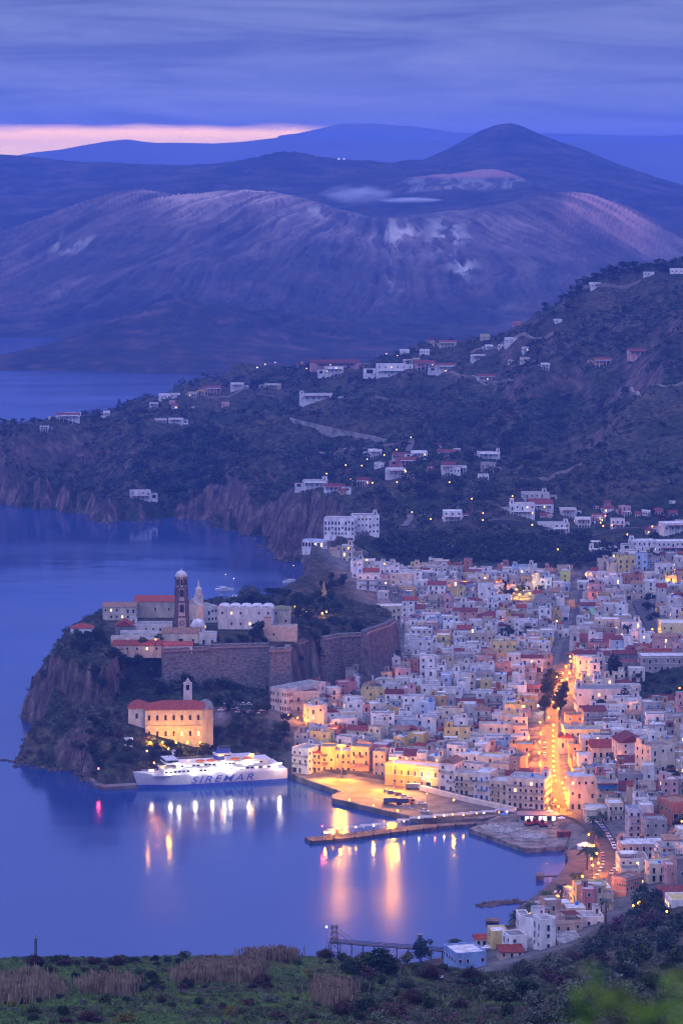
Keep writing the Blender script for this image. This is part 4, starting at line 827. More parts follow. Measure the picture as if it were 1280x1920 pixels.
# ------------------------------------------------------------------ waterfront and town landmarks
HL = [
 ('corner_house', 'grey-white corner house at the left end of the quay front', 'house', 547, 578, 1449, 1404, 3, 12, -.55, dict(wall='offwhite', roof='flat', nc=3, sh='b', balcony=1)),
 ('quay_house', 'yellow-lit low house with red awning roof on the quay front', 'house', 578, 602, 1448, 1412, 3, 10, -.1, dict(wall='yellow', roof='shed', tile=TILE, nc=3, sh='b')),  # yellow floodlight on this row is also put into the wall colours
 ('quay_house', 'tall yellow-lit house with balcony left of the floodlight mast', 'house', 601, 628, 1447, 1402, 3, 10, -.1, dict(wall='yellow', roof='flat', nc=2, sh='b', balcony=1)),
 ('quay_house', 'wide yellow-lit house behind the left floodlight mast', 'house', 628, 658, 1448, 1410, 3, 10, -.15, dict(wall='ochre', roof='flat', nc=3, sh='b')),
 ('quay_house', 'peach three-storey house with balconies right of the left floodlight mast', 'house', 657, 692, 1450, 1402, 3.2, 12, -.2, dict(wall='salmon', roof='flat', nc=3, sh='d', balcony=1)),
 ('quay_house', 'narrow tall brown house left of the long yellow quay building', 'house', 699, 722, 1456, 1411, 3.3, 10, -.2, dict(wall='beige', roof='flat', nc=2, sh='b')),
 ('quay_building', 'long two-storey golden building with pale window surrounds facing the quay', 'building', 721, 822, 1473, 1436, 3.3, 11, -.42, dict(wall='ochre', roof='flat', nst=2, nc=8, sh='b', cornice=1, tallp=1, doors=True)),  # golden floodlight is also put into the ochre wall colour
 ('arched_house', 'white house with big arched window facing the quay', 'house', 822, 852, 1484, 1430, 3.4, 12, -.42, dict(wall='white', roof='gable', axis='y', nst=3, nc=2, sh='b', balcony=1, tile=TILE3)),
 ('front_house', 'cream waterfront house with iron balconies right of the arched house', 'house', 852, 887, 1491, 1452, 3.4, 12, -.40, dict(wall='cream', roof='flat', nst=3, nc=4, sh='b', balcony=2)),
 ('front_house', 'pale blue-trimmed waterfront house with rooftop terrace', 'house', 887, 917, 1500, 1450, 3.4, 12, -.38, dict(wall='offwhite', roof='flat', nst=3, nc=3, sh='t', balcony=1, extras=('tank',))),
 ('front_house', 'low lamplit cream waterfront house beside the long-balconied house', 'house', 917, 950, 1507, 1466, 3.5, 12, -.36, dict(wall='cream', roof='flat', nst=3, nc=3, sh='g', balcony=1)),
 ('corner_block', 'big white corner block with long iron balcony at the avenue foot', 'building', 950, 1020, 1516, 1462, 3.5, 15, -.30, dict(wall='offwhite', roof='flat', nst=4, nc=7, sh='d', balcony=2, extras=('head', 'tank'))),
 ('avenue_house', 'white three-storey house at the right side of the avenue foot', 'house', 1066, 1116, 1517, 1458, 5, 13, .08, dict(wall='cream', roof='flat', nst=3, nc=4, sh='b', extras=('head', 'tank'))),  # wall warmed to cream to carry the avenue lamplight
 ('glass_house', 'cream house with blue glazed top veranda right of the avenue foot', 'house', 1117, 1158, 1518, 1466, 6, 12, .05, dict(wall='cream', roof='flat', nst=3, nc=3, sh='b', balcony=1, extras=('head',))),
 ('long_shed', 'long white low building with maroon roof right of the glazed house', 'building', 1153, 1252, 1500, 1483, 10, 12, .04, dict(wall='offwhite', roof='shed', tile=TILE2, nst=1, nc=6, sh='b')),
 ('bay_villa', 'beige villa with rounded bay front beside the coast road', 'villa', 1097, 1140, 1543, 1518, 6, 11, .05, dict(wall='cream', roof='flat', nst=2, nc=4, sh='b', balcony=1)),
 ('cream_house', 'cream house with balcony right of the bay-fronted villa', 'house', 1139, 1168, 1540, 1508, 7, 10, .05, dict(wall='cream', roof='flat', nst=2, nc=3, sh='b', balcony=1, roofm=RFW)),
 ('blue_house', 'tall pale blue narrow house among white houses near the coast road', 'house', 1176, 1202, 1572, 1520, 9, 10, .05, dict(wall='lightblue', roof='flat', nst=4, nc=2, sh='d', balcony=1)),
 ('grey_house', 'grey stacked house right of the pale blue narrow house', 'house', 1206, 1250, 1573, 1540, 12, 11, .06, dict(wall='grey', roof='flat', nst=2, nc=3, sh='d', extras=('pergola',))),
 ('low_white_row', 'long low grey-white building with terraces above the parked cars', 'building', 1162, 1262, 1610, 1585, 9, 14, .05, dict(wall='grey', roof='flat', nst=2, nc=8, sh='d', extras=('head', 'tank', 'laundry'))),
 ('flat_house', 'wide white flat-roofed house with small terrace right of the coast road', 'house', 1160, 1215, 1640, 1612, 8, 13, .04, dict(wall='offwhite', roof='flat', nst=2, nc=4, sh='b', extras=('pergola', 'tank'))),
 ('yellow_house', 'pale cream cube house beside the white house with red door', 'house', 1164, 1200, 1655, 1632, 8, 9, .04, dict(wall='cream', roof='flat', nst=2, nc=2, sh='d')),
 ('terracotta_building', 'long terracotta building with pilasters near the red-roofed white house', 'building', 1146, 1172, 1694, 1646, 6.5, 11, -.75, dict(wall='salmon', roof='flat', nst=2, nc=6, sh='d', cornice=1)),
 ('red_hip_house', 'white house with big red hip roof beside the terracotta building', 'house', 1168, 1206, 1678, 1655, 8, 12, .06, dict(wall='white', roof='hip', nst=2, nc=2, sh='d')),
 ('white_block', 'low white building left of the terracotta building', 'building', 1100, 1146, 1698, 1668, 5, 15, .1, dict(wall='offwhite', roof='flat', nst=2, nc=4, sh='b', extras=('laundry',))),
 ('grey_block', 'grey concrete cube above the beach promenade', 'building', 1072, 1108, 1705, 1678, 5, 14, .2, dict(wall='grey', roof='flat', nst=2, nc=3, sh='d')),
 ('roof_terrace_house', 'pale house with broad roof terrace left of the grey cube', 'house', 1022, 1075, 1730, 1706, 4.5, 14, .25, dict(wall='offwhite', roof='flat', nst=1, nc=4, sh='d', extras=('tank', 'pergola'))),
 ('tall_white_block', 'tall plain white four-storey building above the near shore', 'building', 1004, 1041, 1793, 1722, 5, 9.5, .68, dict(wall='white', roof='flat', nst=4, nc=3, sh='t', doors=True, parh=.4, extras=('head',), sides=(0,))),
 ('white_annex', 'lower white annex at the left of the tall white building', 'house', 973, 992, 1775, 1718, 4, 9, .1, dict(wall='white', roof='flat', nst=3, nc=1, sh='d', doors=False)),
 ('beige_house', 'beige flat-roofed house with green door right of the tall white building', 'house', 1036, 1092, 1770, 1728, 6, 15, .3, dict(wall='beige', roof='flat', nst=2, nc=3, sh='g', extras=('head', 'pergola'), cornice=1)),
 ('lean_house', 'peach house with grey sloping roof at the edge of the shrubs', 'house', 1048, 1092, 1793, 1768, 9, 10, .2, dict(wall='salmon', roof='shed', tile=RFG, nst=1, nc=2, sh='d')),
 ('yellow_block', 'yellow plain house left of the tall white building', 'house', 920, 952, 1783, 1748, 4, 9, .12, dict(wall='yellow', roof='flat', nst=2, nc=1, sh='d', doors=False)),
 ('yellow_veranda_house', 'yellow house with small red veranda roof beside the annex', 'house', 944, 975, 1782, 1757, 4.5, 8, .15, dict(wall='yellow', roof='gable', nst=2, nc=2, sh='b')),
 ('red_roof_house', 'low house with flat red roof below the yellow house', 'house', 936, 982, 1798, 1786, 8, 7, .1, dict(wall='beige', roof='shed', tile=TILE, nst=1, nc=3, sh='d')),
 ('blue_building', 'blue low building with white flat roof beside the near shore', 'building', 854, 912, 1815, 1788, 6, 14, .3, dict(wall='blue', roof='flat', nst=1, nc=4, sh='d', litp=.0, doors=False, roofm=RFW)),
 ('small_red_house', 'small white house with red gable roof and yellow door', 'house', 891, 913, 1775, 1761, 3, 6, .15, dict(wall='white', roof='gable', nst=1, nc=2, sh='d')),
 ('hotel', 'cream four-storey hotel with dark balconies at the old town corner', 'hotel', 535, 600, 1352, 1298, 13, 20, .16, dict(wall='cream', roof='flat', nst=3, nc=4, sh='b', balcony=0, cornice=1, tallp=1, roofm=TILE2, wallm=mat('wall_hotel', (.55, .44, .33)))),
 ('hotel_wing', 'long hotel wing with rows of brown balconies facing the car park', 'hotel', 506, 538, 1345, 1292, 15, 30, -.72, dict(wall='offwhite', roof='flat', nst=4, nc=7, sh='b', tallp=1, doors=False)),
 ('neoclassical_palace', 'large grey two-storey palace behind dark trees near the avenue', 'palace', 1080, 1188, 1330, 1294, 13, 16, .02, dict(wall='offwhite', roof='flat', nst=2, nc=9, sh='d', cornice=1, extras=('head',))),
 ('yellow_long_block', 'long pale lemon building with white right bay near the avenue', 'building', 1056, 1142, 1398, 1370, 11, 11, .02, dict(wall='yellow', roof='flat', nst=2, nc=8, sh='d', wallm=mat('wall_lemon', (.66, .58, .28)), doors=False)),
 ('gable_house', 'big white house with shallow red gable roof and small windows', 'house', 1158, 1210, 1428, 1392, 14, 16, .12, dict(wall='cream', roof='gable', axis='y', nst=3, nc=2, sh='d', tile=TILE2, wallm=W['offwhite'])),
 ('gable_house', 'pink-white gabled house with maroon roof close to the avenue', 'house', 1045, 1082, 1402, 1384, 10, 12, -.1, dict(wall='pink', roof='gable', axis='y', nst=1, nc=2, sh='d', tile=TILE2)),
 ('cream_tower_block', 'cream cube apartment block with outside stairs near the right edge', 'building', 1217, 1266, 1447, 1400, 17, 13, .5, dict(wall='cream', roof='flat', nst=3, nc=3, sh='d', extras=('aerial', 'head'))),
 ('red_roof_block', 'house with large red roof left of the big white gabled house', 'house', 1108, 1155, 1420, 1402, 12, 13, .05, dict(wall='cream', roof='gable', nst=1, nc=4, sh='d')),
 ('church', 'long church nave with maroon roof beside a pyramid-topped tower', 'church', 1087, 1156, 1218, 1203, 19, 12, .02, dict(wall='cream', roof='gable', nst=1, nc=5, sh='d', tile=TILE2, rh=4, doors=False)),
 ('school', 'long pink-lit school with tall windows at the far side of town', 'school', 1142, 1232, 1102, 1080, 28, 14, .02, dict(wall='salmon', roof='flat', nst=2, nc=9, sh='d', wallm=mat('wall_school', (.66, .44, .38)))),  # pink of the lit front is put into the wall colour
 ('school_wing', 'beige right wing of the pink-lit school', 'school', 1230, 1300, 1102, 1080, 29, 14, .02, dict(wall='beige', roof='flat', nst=2, nc=7, sh='d')),
 ('upper_block', 'pale concrete block with wide windows above the pink-lit school', 'building', 1222, 1262, 1076, 1053, 32, 12, .0, dict(wall='beige', roof='flat', nst=2, nc=2, sh='d')),
 ('pink_strip_building', 'long building with pink glow painted on its front above the school', 'building', 1135, 1224, 1078, 1065, 30, 12, .0, dict(wall='pink', roof='flat', nst=1, nc=8, sh='d')),  # pink glow is put into the wall colour, nothing here emits
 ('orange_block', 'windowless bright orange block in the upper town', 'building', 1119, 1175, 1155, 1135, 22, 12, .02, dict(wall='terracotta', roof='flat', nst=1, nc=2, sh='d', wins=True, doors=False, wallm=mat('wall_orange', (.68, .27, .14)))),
 ('green_roof_hall', 'low hall with pale green roof left of the orange block', 'hall', 1108, 1148, 1162, 1153, 21, 13, .02, dict(wall='beige', roof='shed', tile=mat('roof_green', (.22, .45, .25)), nst=1, nc=3, sh='d')),
 ('maroon_roof_hall', 'long white hall with maroon hip roof and skylights', 'hall', 892, 955, 1172, 1161, 17, 16, .0, dict(wall='offwhite', roof='hip', tile=TILE2, rh=4, nst=1, nc=7, sh='d')),
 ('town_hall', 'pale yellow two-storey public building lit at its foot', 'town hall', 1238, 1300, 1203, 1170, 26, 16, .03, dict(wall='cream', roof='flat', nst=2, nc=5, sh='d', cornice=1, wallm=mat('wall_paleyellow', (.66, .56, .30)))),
 ('dark_palace', 'dark grey stone palace with blue-grey tiled roof above the green field', 'palace', 1200, 1290, 1258, 1232, 23, 14, .04, dict(wall='grey', roof='flat', nst=2, nc=8, sh='d', cornice=1)),
 ('stone_convent', 'old brown stone block beside the two cypresses', 'building', 1150, 1210, 1270, 1244, 19, 14, .04, dict(wall='darkgrey', roof='flat', nst=2, nc=4, sh='d', roofm=TILE2)),
 ('lime_house', 'lime green house with dark arch in the upper town', 'house', 1051, 1066, 1101, 1076, 26, 9, .0, dict(wall='lime', roof='flat', nst=3, nc=1, sh='d', roofm=mat('roof_lime', (.3, .4, .08)))),
 ('crimson_house', 'deep crimson three-storey house in the upper town', 'house', 893, 907, 1091, 1069, 24, 9, .0, dict(wall='rose', roof='flat', nst=3, nc=1, sh='d')),
 ('ochre_house', 'orange-lit ochre house on the alley below the fortress', 'house', 608, 645, 1282, 1264, 14, 10, -.1, dict(wall='ochre', roof='flat', nst=2, nc=5, sh='b', cornice=1)),
 ('pink_house', 'bright pink slim house near the ochre house', 'house', 616, 628, 1298, 1276, 13, 8, .1, dict(wall='rose', roof='flat', nst=2, nc=1, sh='d')),
 ('long_cream_house', 'long cream house with many windows behind the fortress bastion', 'house', 708, 760, 1162, 1138, 18, 12, .1, dict(wall='cream', roof='flat', nst=2, nc=6, sh='d')),
 ('white_far_house', 'big white flat-roofed house at the far left corner of town', 'house', 640, 710, 1126, 1100, 15, 13, -.08, dict(wall='white', roof='flat', nst=2, nc=6, sh='d', extras=('head',))),
 ('white_cube', 'bright white cube with tiny windows behind the bastion', 'house', 792, 826, 1168, 1155, 19, 10, .0, dict(wall='white', roof='flat', nst=1, nc=2, sh='d', wallm=mat('wall_bright', (.82, .82, .84)))),
 ('walled_house', 'grey concrete wall-like house with lit yellow wing at the right edge', 'house', 1250, 1300, 1370, 1345, 21, 12, .05, dict(wall='grey', roof='flat', nst=2, nc=4, sh='d')),
 ('terracotta_court', 'orange-walled courtyard house at the right edge', 'house', 1258, 1300, 1535, 1505, 15, 14, .4, dict(wall='terracotta', roof='flat', nst=1, nc=3, sh='d', roofm=TILE3)),
 ('two_roof_house', 'low house with two maroon roofs near the parked white car', 'house', 1240, 1290, 1702, 1685, 13, 12, .1, dict(wall='offwhite', roof='shed', tile=TILE2, nst=1, nc=4, sh='l')),
 ('white_shed', 'white boxy building with lit doorway at the right edge', 'building', 1257, 1300, 1712, 1690, 20, 12, .1, dict(wall='white', roof='flat', nst=1, nc=3, sh='l', roofm=mat('roof_cream', (.6, .5, .2)))),
]
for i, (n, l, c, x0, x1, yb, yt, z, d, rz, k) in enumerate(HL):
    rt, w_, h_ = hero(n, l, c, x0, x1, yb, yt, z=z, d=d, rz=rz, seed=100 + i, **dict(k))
    if n == 'glass_house':
        b = MB(); b.box((0, -d / 2 - .3, h_ - 3), (w_ - 1, .3, 2.2), mat('blue_glass', (.05, .25, .6), rough=.2)); b.box((0, -d / 2 - 1, h_ - .7), (w_, 2.2, .2), TILE2); b.build('veranda', rt)
    if n == 'bay_villa':
        b = MB(); b.lathe((-w_ * .28, -d / 2, -2), [(2.8, 0), (2.8, h_ + 2), (3.1, h_ + 2.1), (3.1, h_ + 2.6)], W['cream'], 14); b.build('bay', rt)
    if n == 'hotel':
        for st in range(3):
            for k_ in range(4): b = MB(); balc(b, w_ / 6, face_M(w_, d, 0, (k_ + .5) * w_ / 4 - w_ / 2, h_ * st / 3 + .2), SHUT_B); b.build('balcony', rt)
    if n == 'hotel_wing':
        for st in range(4):
            for k_ in range(7): b = MB(); balc(b, 2.2, face_M(w_, d, 3, (k_ + .5) * d / 7 - d / 2, h_ * st / 4 + .2), SHUT_B); b.build('balcony', rt)
# church tower
x, y, z = P(1077, 1222, 19); ct = thing('church_tower', (x, y + 5, z), .05, 'square church tower with pointed pyramid roof at the avenue top', 'bell tower')
MB().box((0, 0, -2), (5.2, 5.2, 12), W['offwhite']).build('shaft', ct); MB().hip((0, 0, 10), (5.4, 5.4), 5, RFG, over=.3).build('roof', ct)
for a in range(4): b = MB(); b.box((0, -2.65, 6), (1.5, .15, 2.6), GLASS); o = b.build('opening', ct); o.rotation_euler = (0, 0, a * PI / 2)
def dist_in_(poly, x, y): return float(sdist(poly, np.array([x]), np.array([y]))[0]) > -5
# ------------------------------------------------------------------ hillside villas
VL = [(705,774,710,691,'white','flat',2,'long two-storey white villa with red terraces on the ridge',6),(777,815,698,690,'pink','shed',1,'pinkish low villa right of the long ridge villa',4),(818,855,701,690,'white','gable',1,'lamplit white villa with red roof on the ridge',3),(894,933,717,707,'white','gable',1,'white villa with brown roof below the ridge top',3),
 (608,644,709,696,'white','flat',1,'white terraced villa at the left of the ridge village',4),(562,623,756,741,'white','flat',1,'wide white villa with pillared porch above the retaining wall',6),(822,855,659,650,'cream','gable',1,'cream villa with red roof under the far hill slope',3),(946,972,649,639,'white','flat',1,'white villa on the hill flank with dark windows',3),(910,924,660,653,'white','flat',1,'small white cube villa on the hill flank',2),
 (884,910,679,671,'white','flat',1,'low white villa among trees on the hill flank',3),(1112,1147,687,677,'salmon','gable',1,'orange-lit villa on the dark hillside',3),(1176,1221,675,664,'pink','gable',1,'red-roofed pink villa high on the dark hillside',4),(1013,1030,697,690,'white','flat',1,'small pale villa in the hillside woods',2),(583,676,690,681,'pink','shed',1,'long reddish terrace row at the ridge village',9),  # orange lamplight on the hillside villa is put into its salmon wall
 (691,716,859,848,'white','flat',1,'small white box house on the middle terrace',2),(734,760,869,858,'offwhite','gable',1,'pale villa with brown roof above the middle terrace road',3),(746,783,878,868,'rose','gable',1,'red-walled villa with red roof on the middle terrace',3),(726,760,897,880,'white','flat',1,'white villa with arches and lamplit porch',3),(771,801,861,851,'white','flat',1,'white villa with stepped roof on the middle terrace',3),
 (820,860,857,848,'white','gable',1,'long white villa with red roof edge on the middle terrace',4),(893,936,866,855,'white','flat',1,'large white stepped villa on the middle terrace right',4),(900,928,891,874,'grey','flat',2,'grey unfinished villa below the large stepped villa',3),(849,875,889,881,'offwhite','flat',1,'low pale villa beside the sloping white villa',3),(826,852,904,889,'white','shed',1,'white villa with slanting roof on the middle terrace',2),
 (567,612,917,904,'white','flat',1,'white villa with maroon wing above the sea cliff',4),(607,644,925,916,'white','gable',1,'small white villa with red roof above the sea cliff',4),(667,693,912,902,'terracotta','gable',1,'brown villa hidden in trees on the middle terrace',3),(830,866,981,963,'white','flat',2,'white cubic villa alone in the lower woods',3),(955,1002,970,948,'white','flat',2,'white stepped villa complex above the upper lit road',5),
 (982,1030,946,930,'offwhite','flat',2,'grey-white block above the stepped villa complex',5),(991,1037,960,950,'white','shed',1,'white annex with maroon roof in the villa complex',4),(1050,1080,974,962,'white','flat',1,'white house with red band near the upper lit road',3),(1009,1067,999,984,'white','flat',2,'long white arcaded house near the upper lit road',6),(1079,1107,989,977,'white','flat',1,'white rounded-roof house near the upper lit road',3),
 (1112,1135,977,968,'salmon','gable',1,'lamplit salmon house near the upper lit road',3),(1144,1170,993,977,'white','flat',2,'white house with blue tarpaulin terrace near the upper lit road',3),(1165,1182,966,952,'pink','flat',2,'pink house above the upper lit road',2),(1242,1300,1001,983,'white','flat',1,'white house with red trim at the far right edge',5),(1184,1230,1034,1016,'white','flat',2,'white two-storey house left of the curved white building',5),
 (1230,1300,1038,1018,'white','flat',2,'curved white building with ribbon windows at the far right',8),(1164,1210,1050,1037,'white','flat',1,'long low white house in front of the curved building',6),(1103,1150,1042,1032,'offwhite','flat',1,'pale low house with dim lamps left of the long low house',5),(845,861,1037,1028,'beige','gable',1,'small beige hut in the woods above town',1),(803,829,1060,1049,'white','flat',1,'white cube house on the wood edge above town',2),
 (107,150,805,794,'white','gable',1,'white villa with red roof near the headland tip',5),(75,92,807,801,'white','flat',1,'small white house nearest the headland tip',2),(195,207,781,773,'white','flat',1,'tiny white house below the headland pine',2),(316,343,797,789,'white','flat',1,'white house with dark porch on the headland slope',4),(293,313,797,791,'offwhite','flat',1,'pale low house left of the dark-porched house',3),(245,283,937,921,'white','flat',2,'white stepped house on the rock islet knoll',4),
 (352,370,751,742,'stone','flat',1,'brown stone house on the headland ridge',2),(369,384,744,736,'ochre','flat',1,'ochre house on the headland ridge',2),(385,415,738,728,'pink','gable',1,'pink house with red roof on the headland ridge',3),(432,457,735,723,'white','flat',1,'white villa at the right end of the headland ridge',3),(124,152,781,775,'white','flat',1,'thin white house above the red-roofed headland villa',3),(280,297,763,757,'white','flat',1,'small white house left of the headland mast',2),(495,525,727,721,'beige','flat',1,'beige low house right of the headland ridge',3),
 (609,630,650,644,'white','flat',1,'far white house under the volcano',2),(634,651,655,651,'white','flat',1,'second far white house under the volcano',2),(722,757,657,651,'white','flat',1,'far long white house under the volcano',4),(660,676,655,651,'pink','flat',1,'far pinkish house under the volcano',2),(1000,1016,582,575,'white','flat',1,'white house on the skyline left of the pines',2),(1040,1053,612,606,'white','flat',1,'small white house on the upper hill slope',2),
 (1106,1125,541,531,'white','flat',1,'white house near the top of the right hill',3),(1205,1225,530,523,'white','flat',1,'white low house under the hilltop pines',3),(1255,1280,522,513,'white','flat',1,'white house at the hilltop right edge',3),(960,976,612,605,'rose','flat',1,'red house on the hill flank',2),(968,980,599,593,'white','flat',1,'white house just above the red hill house',1)]
VT = {'flat': None, 'gable': TILE2, 'shed': TILE2}
for i, (x0, x1, yb, yt, wl, rf, ns, lab, nc) in enumerate(VL):
    vt, vw_, vh_ = hero('villa', lab, 'villa', x0, x1, yb, yt, z=None, d=9 if x1 - x0 < 45 else 12, rz=R.uniform(-.15, .2), seed=500 + i, mark=False, wall=wl, roof=rf, tile=VT[rf], nst=ns, nc=nc, sh='d', base=5, doors=False, litp=.04, group='villas scattered over the hillsides', rh=1.6 if rf == 'gable' else None, parh=.5, extras=('head',) if (x1 - x0) > 40 and rf == 'flat' else ())
    if yb > 655:
        q = MB(); sd = 1 if i % 2 else -1; aw, ah = vw_ * .35, vh_ * .62; q.box((sd * (vw_ / 2 + aw / 2), 1.5, -4), (aw, 6, ah + 4), W[wl]); q.box((sd * (vw_ / 2 + aw / 2), 1.5, ah), (aw + .3, 6.3, .25), RFG if i % 3 else TILE2); q.box((sd * (vw_ / 2 + aw / 2), -1.55, ah * .2), (aw * .5, .12, ah * .6), GLASS); q.build('annex', vt)
        q = MB(); q.box((0, -(9 if x1 - x0 < 45 else 12) / 2 - 1.6, vh_ * .8 / ns), (vw_ * .8, 3.2, .2), TILE2 if i % 2 else RFW)
        for c_ in range(5): q.box(((c_ - 2) * vw_ * .19, -(9 if x1 - x0 < 45 else 12) / 2 - 3, -3), (.3, .3, 3 + vh_ * .8 / ns), W['white'])
        q.build('porch', vt)
rq = random.Random(71); CX = [(500,700,648,698,13),(700,880,648,716,9),(965,1280,945,1012,17),(690,910,846,912,9),(300,460,735,775,6),(880,1010,640,690,5),(1060,1280,1020,1050,8),(560,700,905,935,3)]
for x0, x1, y0, y1, n in CX:
    for _ in range(n):
        a, b = rq.uniform(x0, x1), rq.uniform(y0, y1); wp_ = rq.uniform(9, 20); wl = rq.choice(['white', 'white', 'white', 'offwhite', 'cream', 'pink']); X, Y, Z = onsurf(a, b)
        if Z < 3 or Y > 6500 or dist_in_(TOWN, X, Y): continue
        rf = rq.choice(['flat', 'flat', 'gable']); o, _ww, _hh = hero('cottage', {'white': 'small white', 'offwhite': 'small off-white', 'cream': 'small cream', 'pink': 'small pink'}[wl] + {'flat': ' flat-roofed', 'gable': ' red-roofed'}[rf] + ' hillside house', 'house', a - wp_ / 2, a + wp_ / 2, b, b - wp_ * rq.uniform(.35, .6), d=8, rz=rq.uniform(-.3, .3), seed=rq.randrange(9999), mark=False, wall=wl, roof=rf, tile=TILE2, nst=1, nc=max(2, int(wp_ / 5)), sh='d', base=5, doors=False, group='small houses scattered on the hills', parh=.4); o['rel'] = 1
TRK = mat('dirt_track', (.26, .21, .17), scale=.2)
for l in ([(545,772),(620,752),(700,742),(760,745)], [(880,668),(930,655),(985,640),(1040,628)], [(1180,735),(1230,726),(1285,722)], [(600,850),(680,846),(760,842)], [(830,700),(900,720),(960,724)], [(1010,905),(1060,892),(1090,872)], [(380,748),(440,744),(515,748)], [(1060,560),(1120,545),(1200,533)]):
    ribbon('dirt_track', [onground(x, y)[:2] for x, y in l], 3.0, TRK, .8, mark=False)
t, w_, h_ = hero('cliff_hotel', 'large white three-storey hotel with many dark windows above the sea cliff', 'hotel', 607, 664, 1006, 974, z=None, d=14, rz=-.12, wall='white', roof='flat', nst=3, nc=9, sh='d', tallp=.8, doors=False, mark=False, base=3)
hero('cliff_hotel_wing', 'stepped right wing of the large white cliff hotel', 'hotel', 662, 711, 1006, 972, z=None, d=14, rz=.1, wall='white', roof='flat', nst=3, nc=7, sh='d', tallp=.6, doors=False, mark=False, base=3, extras=('head',))
hero('cliff_restaurant', 'low white arcaded restaurant on the cliff below the hotel', 'restaurant', 566, 606, 1030, 1018, z=None, d=9, rz=-.3, wall='white', roof='flat', nst=1, nc=7, arch=True, sh='d', mark=False, base=5, roofm=AWNB)
# ------------------------------------------------------------------ town houses
GARD = [P(x, y, 22)[:2] for x, y in [(1188,1262),(1320,1262),(1320,1330),(1192,1328)]]
PARKS = [P(955, 1200, 18)[:2] + (9,), P(985, 1112, 25)[:2] + (17,), P(968, 1120, 25)[:2] + (9,), P(1122, 1335, 13)[:2] + (8,), P(1170, 1325, 14)[:2] + (6,), P(1152, 1268, 19)[:2] + (7,), P(1190, 1695, 9)[:2] + (12,), P(1215, 1715, 12)[:2] + (14,), P(1040, 1315, 13)[:2] + (9,), P(820,1205,16)[:2]+(5,), P(1250, 1470, 17)[:2] + (7,), P(1145, 1432, 12)[:2] + (5,), P(455, 1335, 22)[:2] + (32,), P(1215,1560,11)[:2]+(3,), P(800,1120,20)[:2]+(6,), P(1030,1175,19)[:2]+(5,), P(650,1325,12)[:2]+(6,), P(1130,1585,6)[:2]+(7,), P(1165,1560,8)[:2]+(6,)]
RD = np.array([(a[0], a[1], a[2]) for a in ROADS])
def nearroad(x, y, m): return bool((np.hypot(RD[:, 0] - x, RD[:, 1] - y) < RD[:, 2] + m).any())
TOWNIN = TOWN
def dist_in(poly, x, y): return float(sdist(poly, np.array([x]), np.array([y]))[0])
HOUSES = []
WALLW = [('white', 34), ('offwhite', 20), ('cream', 14), ('beige', 8), ('grey', 10), ('darkgrey', 3), ('pink', 4), ('salmon', 2), ('yellow', 3), ('ochre', 2), ('terracotta', 2), ('lightblue', 3), ('rose', 1), ('stone', 2)]
WN_ = [a for a, b in WALLW for _ in range(b)]
def district(polypx, z0, phi, seed):
    r = random.Random(seed); poly = [P(x, y, z0)[:2] for x, y in polypx]; cs, sn = math.cos(phi), math.sin(phi)
    us = [p[0] * cs + p[1] * sn for p in poly]; vs = [-p[0] * sn + p[1] * cs for p in poly]
    v = min(vs); row = 0
    while v < max(vs):
        rowd = r.uniform(7, 9.4); u = min(us) + r.uniform(0, 5)
        while u < max(us):
            w = r.choice([5, 6, 7, 7, 8, 9, 11, 14]) * r.uniform(.9, 1.12); d = rowd * r.uniform(.85, 1.05)
            uu = u + w / 2; vv = v + rowd / 2 + r.uniform(-1, 1); x, y = uu * cs - vv * sn, uu * sn + vv * cs
            ok = dist_in(poly, x, y) > 0 and dist_in(TOWN, x, y) > 4 and dist_in(PLAT, x, y) < -8.5 and dist_in(PLAZA, x, y) < -6 and dist_in(SITE, x, y) < -8 and dist_in(COAST, x, y) > 14 and dist_in(GARD, x, y) < 2
            if ok and nearroad(x, y, max(2.0, min(w, d) * .40)): ok = False
            if ok and (nearroad(x + cs * w / 2, y + sn * w / 2, .8) or nearroad(x - cs * w / 2, y - sn * w / 2, .8)): ok = False
            if ok and any(math.hypot(x - p[0], y - p[1]) < p[2] + 4 for p in PARKS): ok = False
            if ok and blocked(x, y, min(w, d) * .40): ok = False
            if ok:
                rz = phi + r.uniform(-.06, .06); st = 1 if (y > 1540 and nearroad(x, y, 9)) else r.choice([1, 1, 2, 2, 2, 2, 2, 3, 3]) if w > 6.5 else r.choice([1, 2, 3]); 
                foot(x, y, w, d, rz, 0)
                HOUSES.append(dict(x=x, y=y, z=hz(x, y), w=w, d=d, rz=rz, st=st, h=st * r.uniform(2.9, 3.5) + r.uniform(0, .8), seed=r.randrange(1 << 30)))
            u += w + (r.uniform(.1, .5) if r.random() < .72 else r.uniform(2, 4.5))
        v += rowd + (r.uniform(.5, 2.2) if row % 2 == 0 else r.uniform(3.2, 5.5)); row += 1
district([(545,1440),(560,1395),(640,1400),(760,1408),(900,1432),(1012,1452),(1012,1490),(820,1450),(700,1425)], 4, -.40, 1)
district([(500,1350),(520,1290),(600,1235),(740,1230),(760,1300),(640,1400),(560,1400)], 12, .30, 2)
district([(500,1420),(500,1250),(620,1190),(760,1180),(640,1125),(600,1100),(690,1060),(1100,1055),(1100,1200),(1045,1290),(1030,1340),(1020,1480),(700,1410)], 14, -.07, 3)
district([(1030,1500),(1030,1340),(1050,1260),(1080,1180),(1080,1052),(1420,1030),(1420,1560),(1200,1560),(1080,1540)], 16, .06, 4)
district([(1100,1800),(1050,1700),(1150,1640),(1150,1540),(1420,1540),(1420,1660),(1200,1800)], 9, .10, 5)
district([(850,1812),(960,1735),(1060,1700),(1130,1690),(1060,1815)], 4, .32, 6)
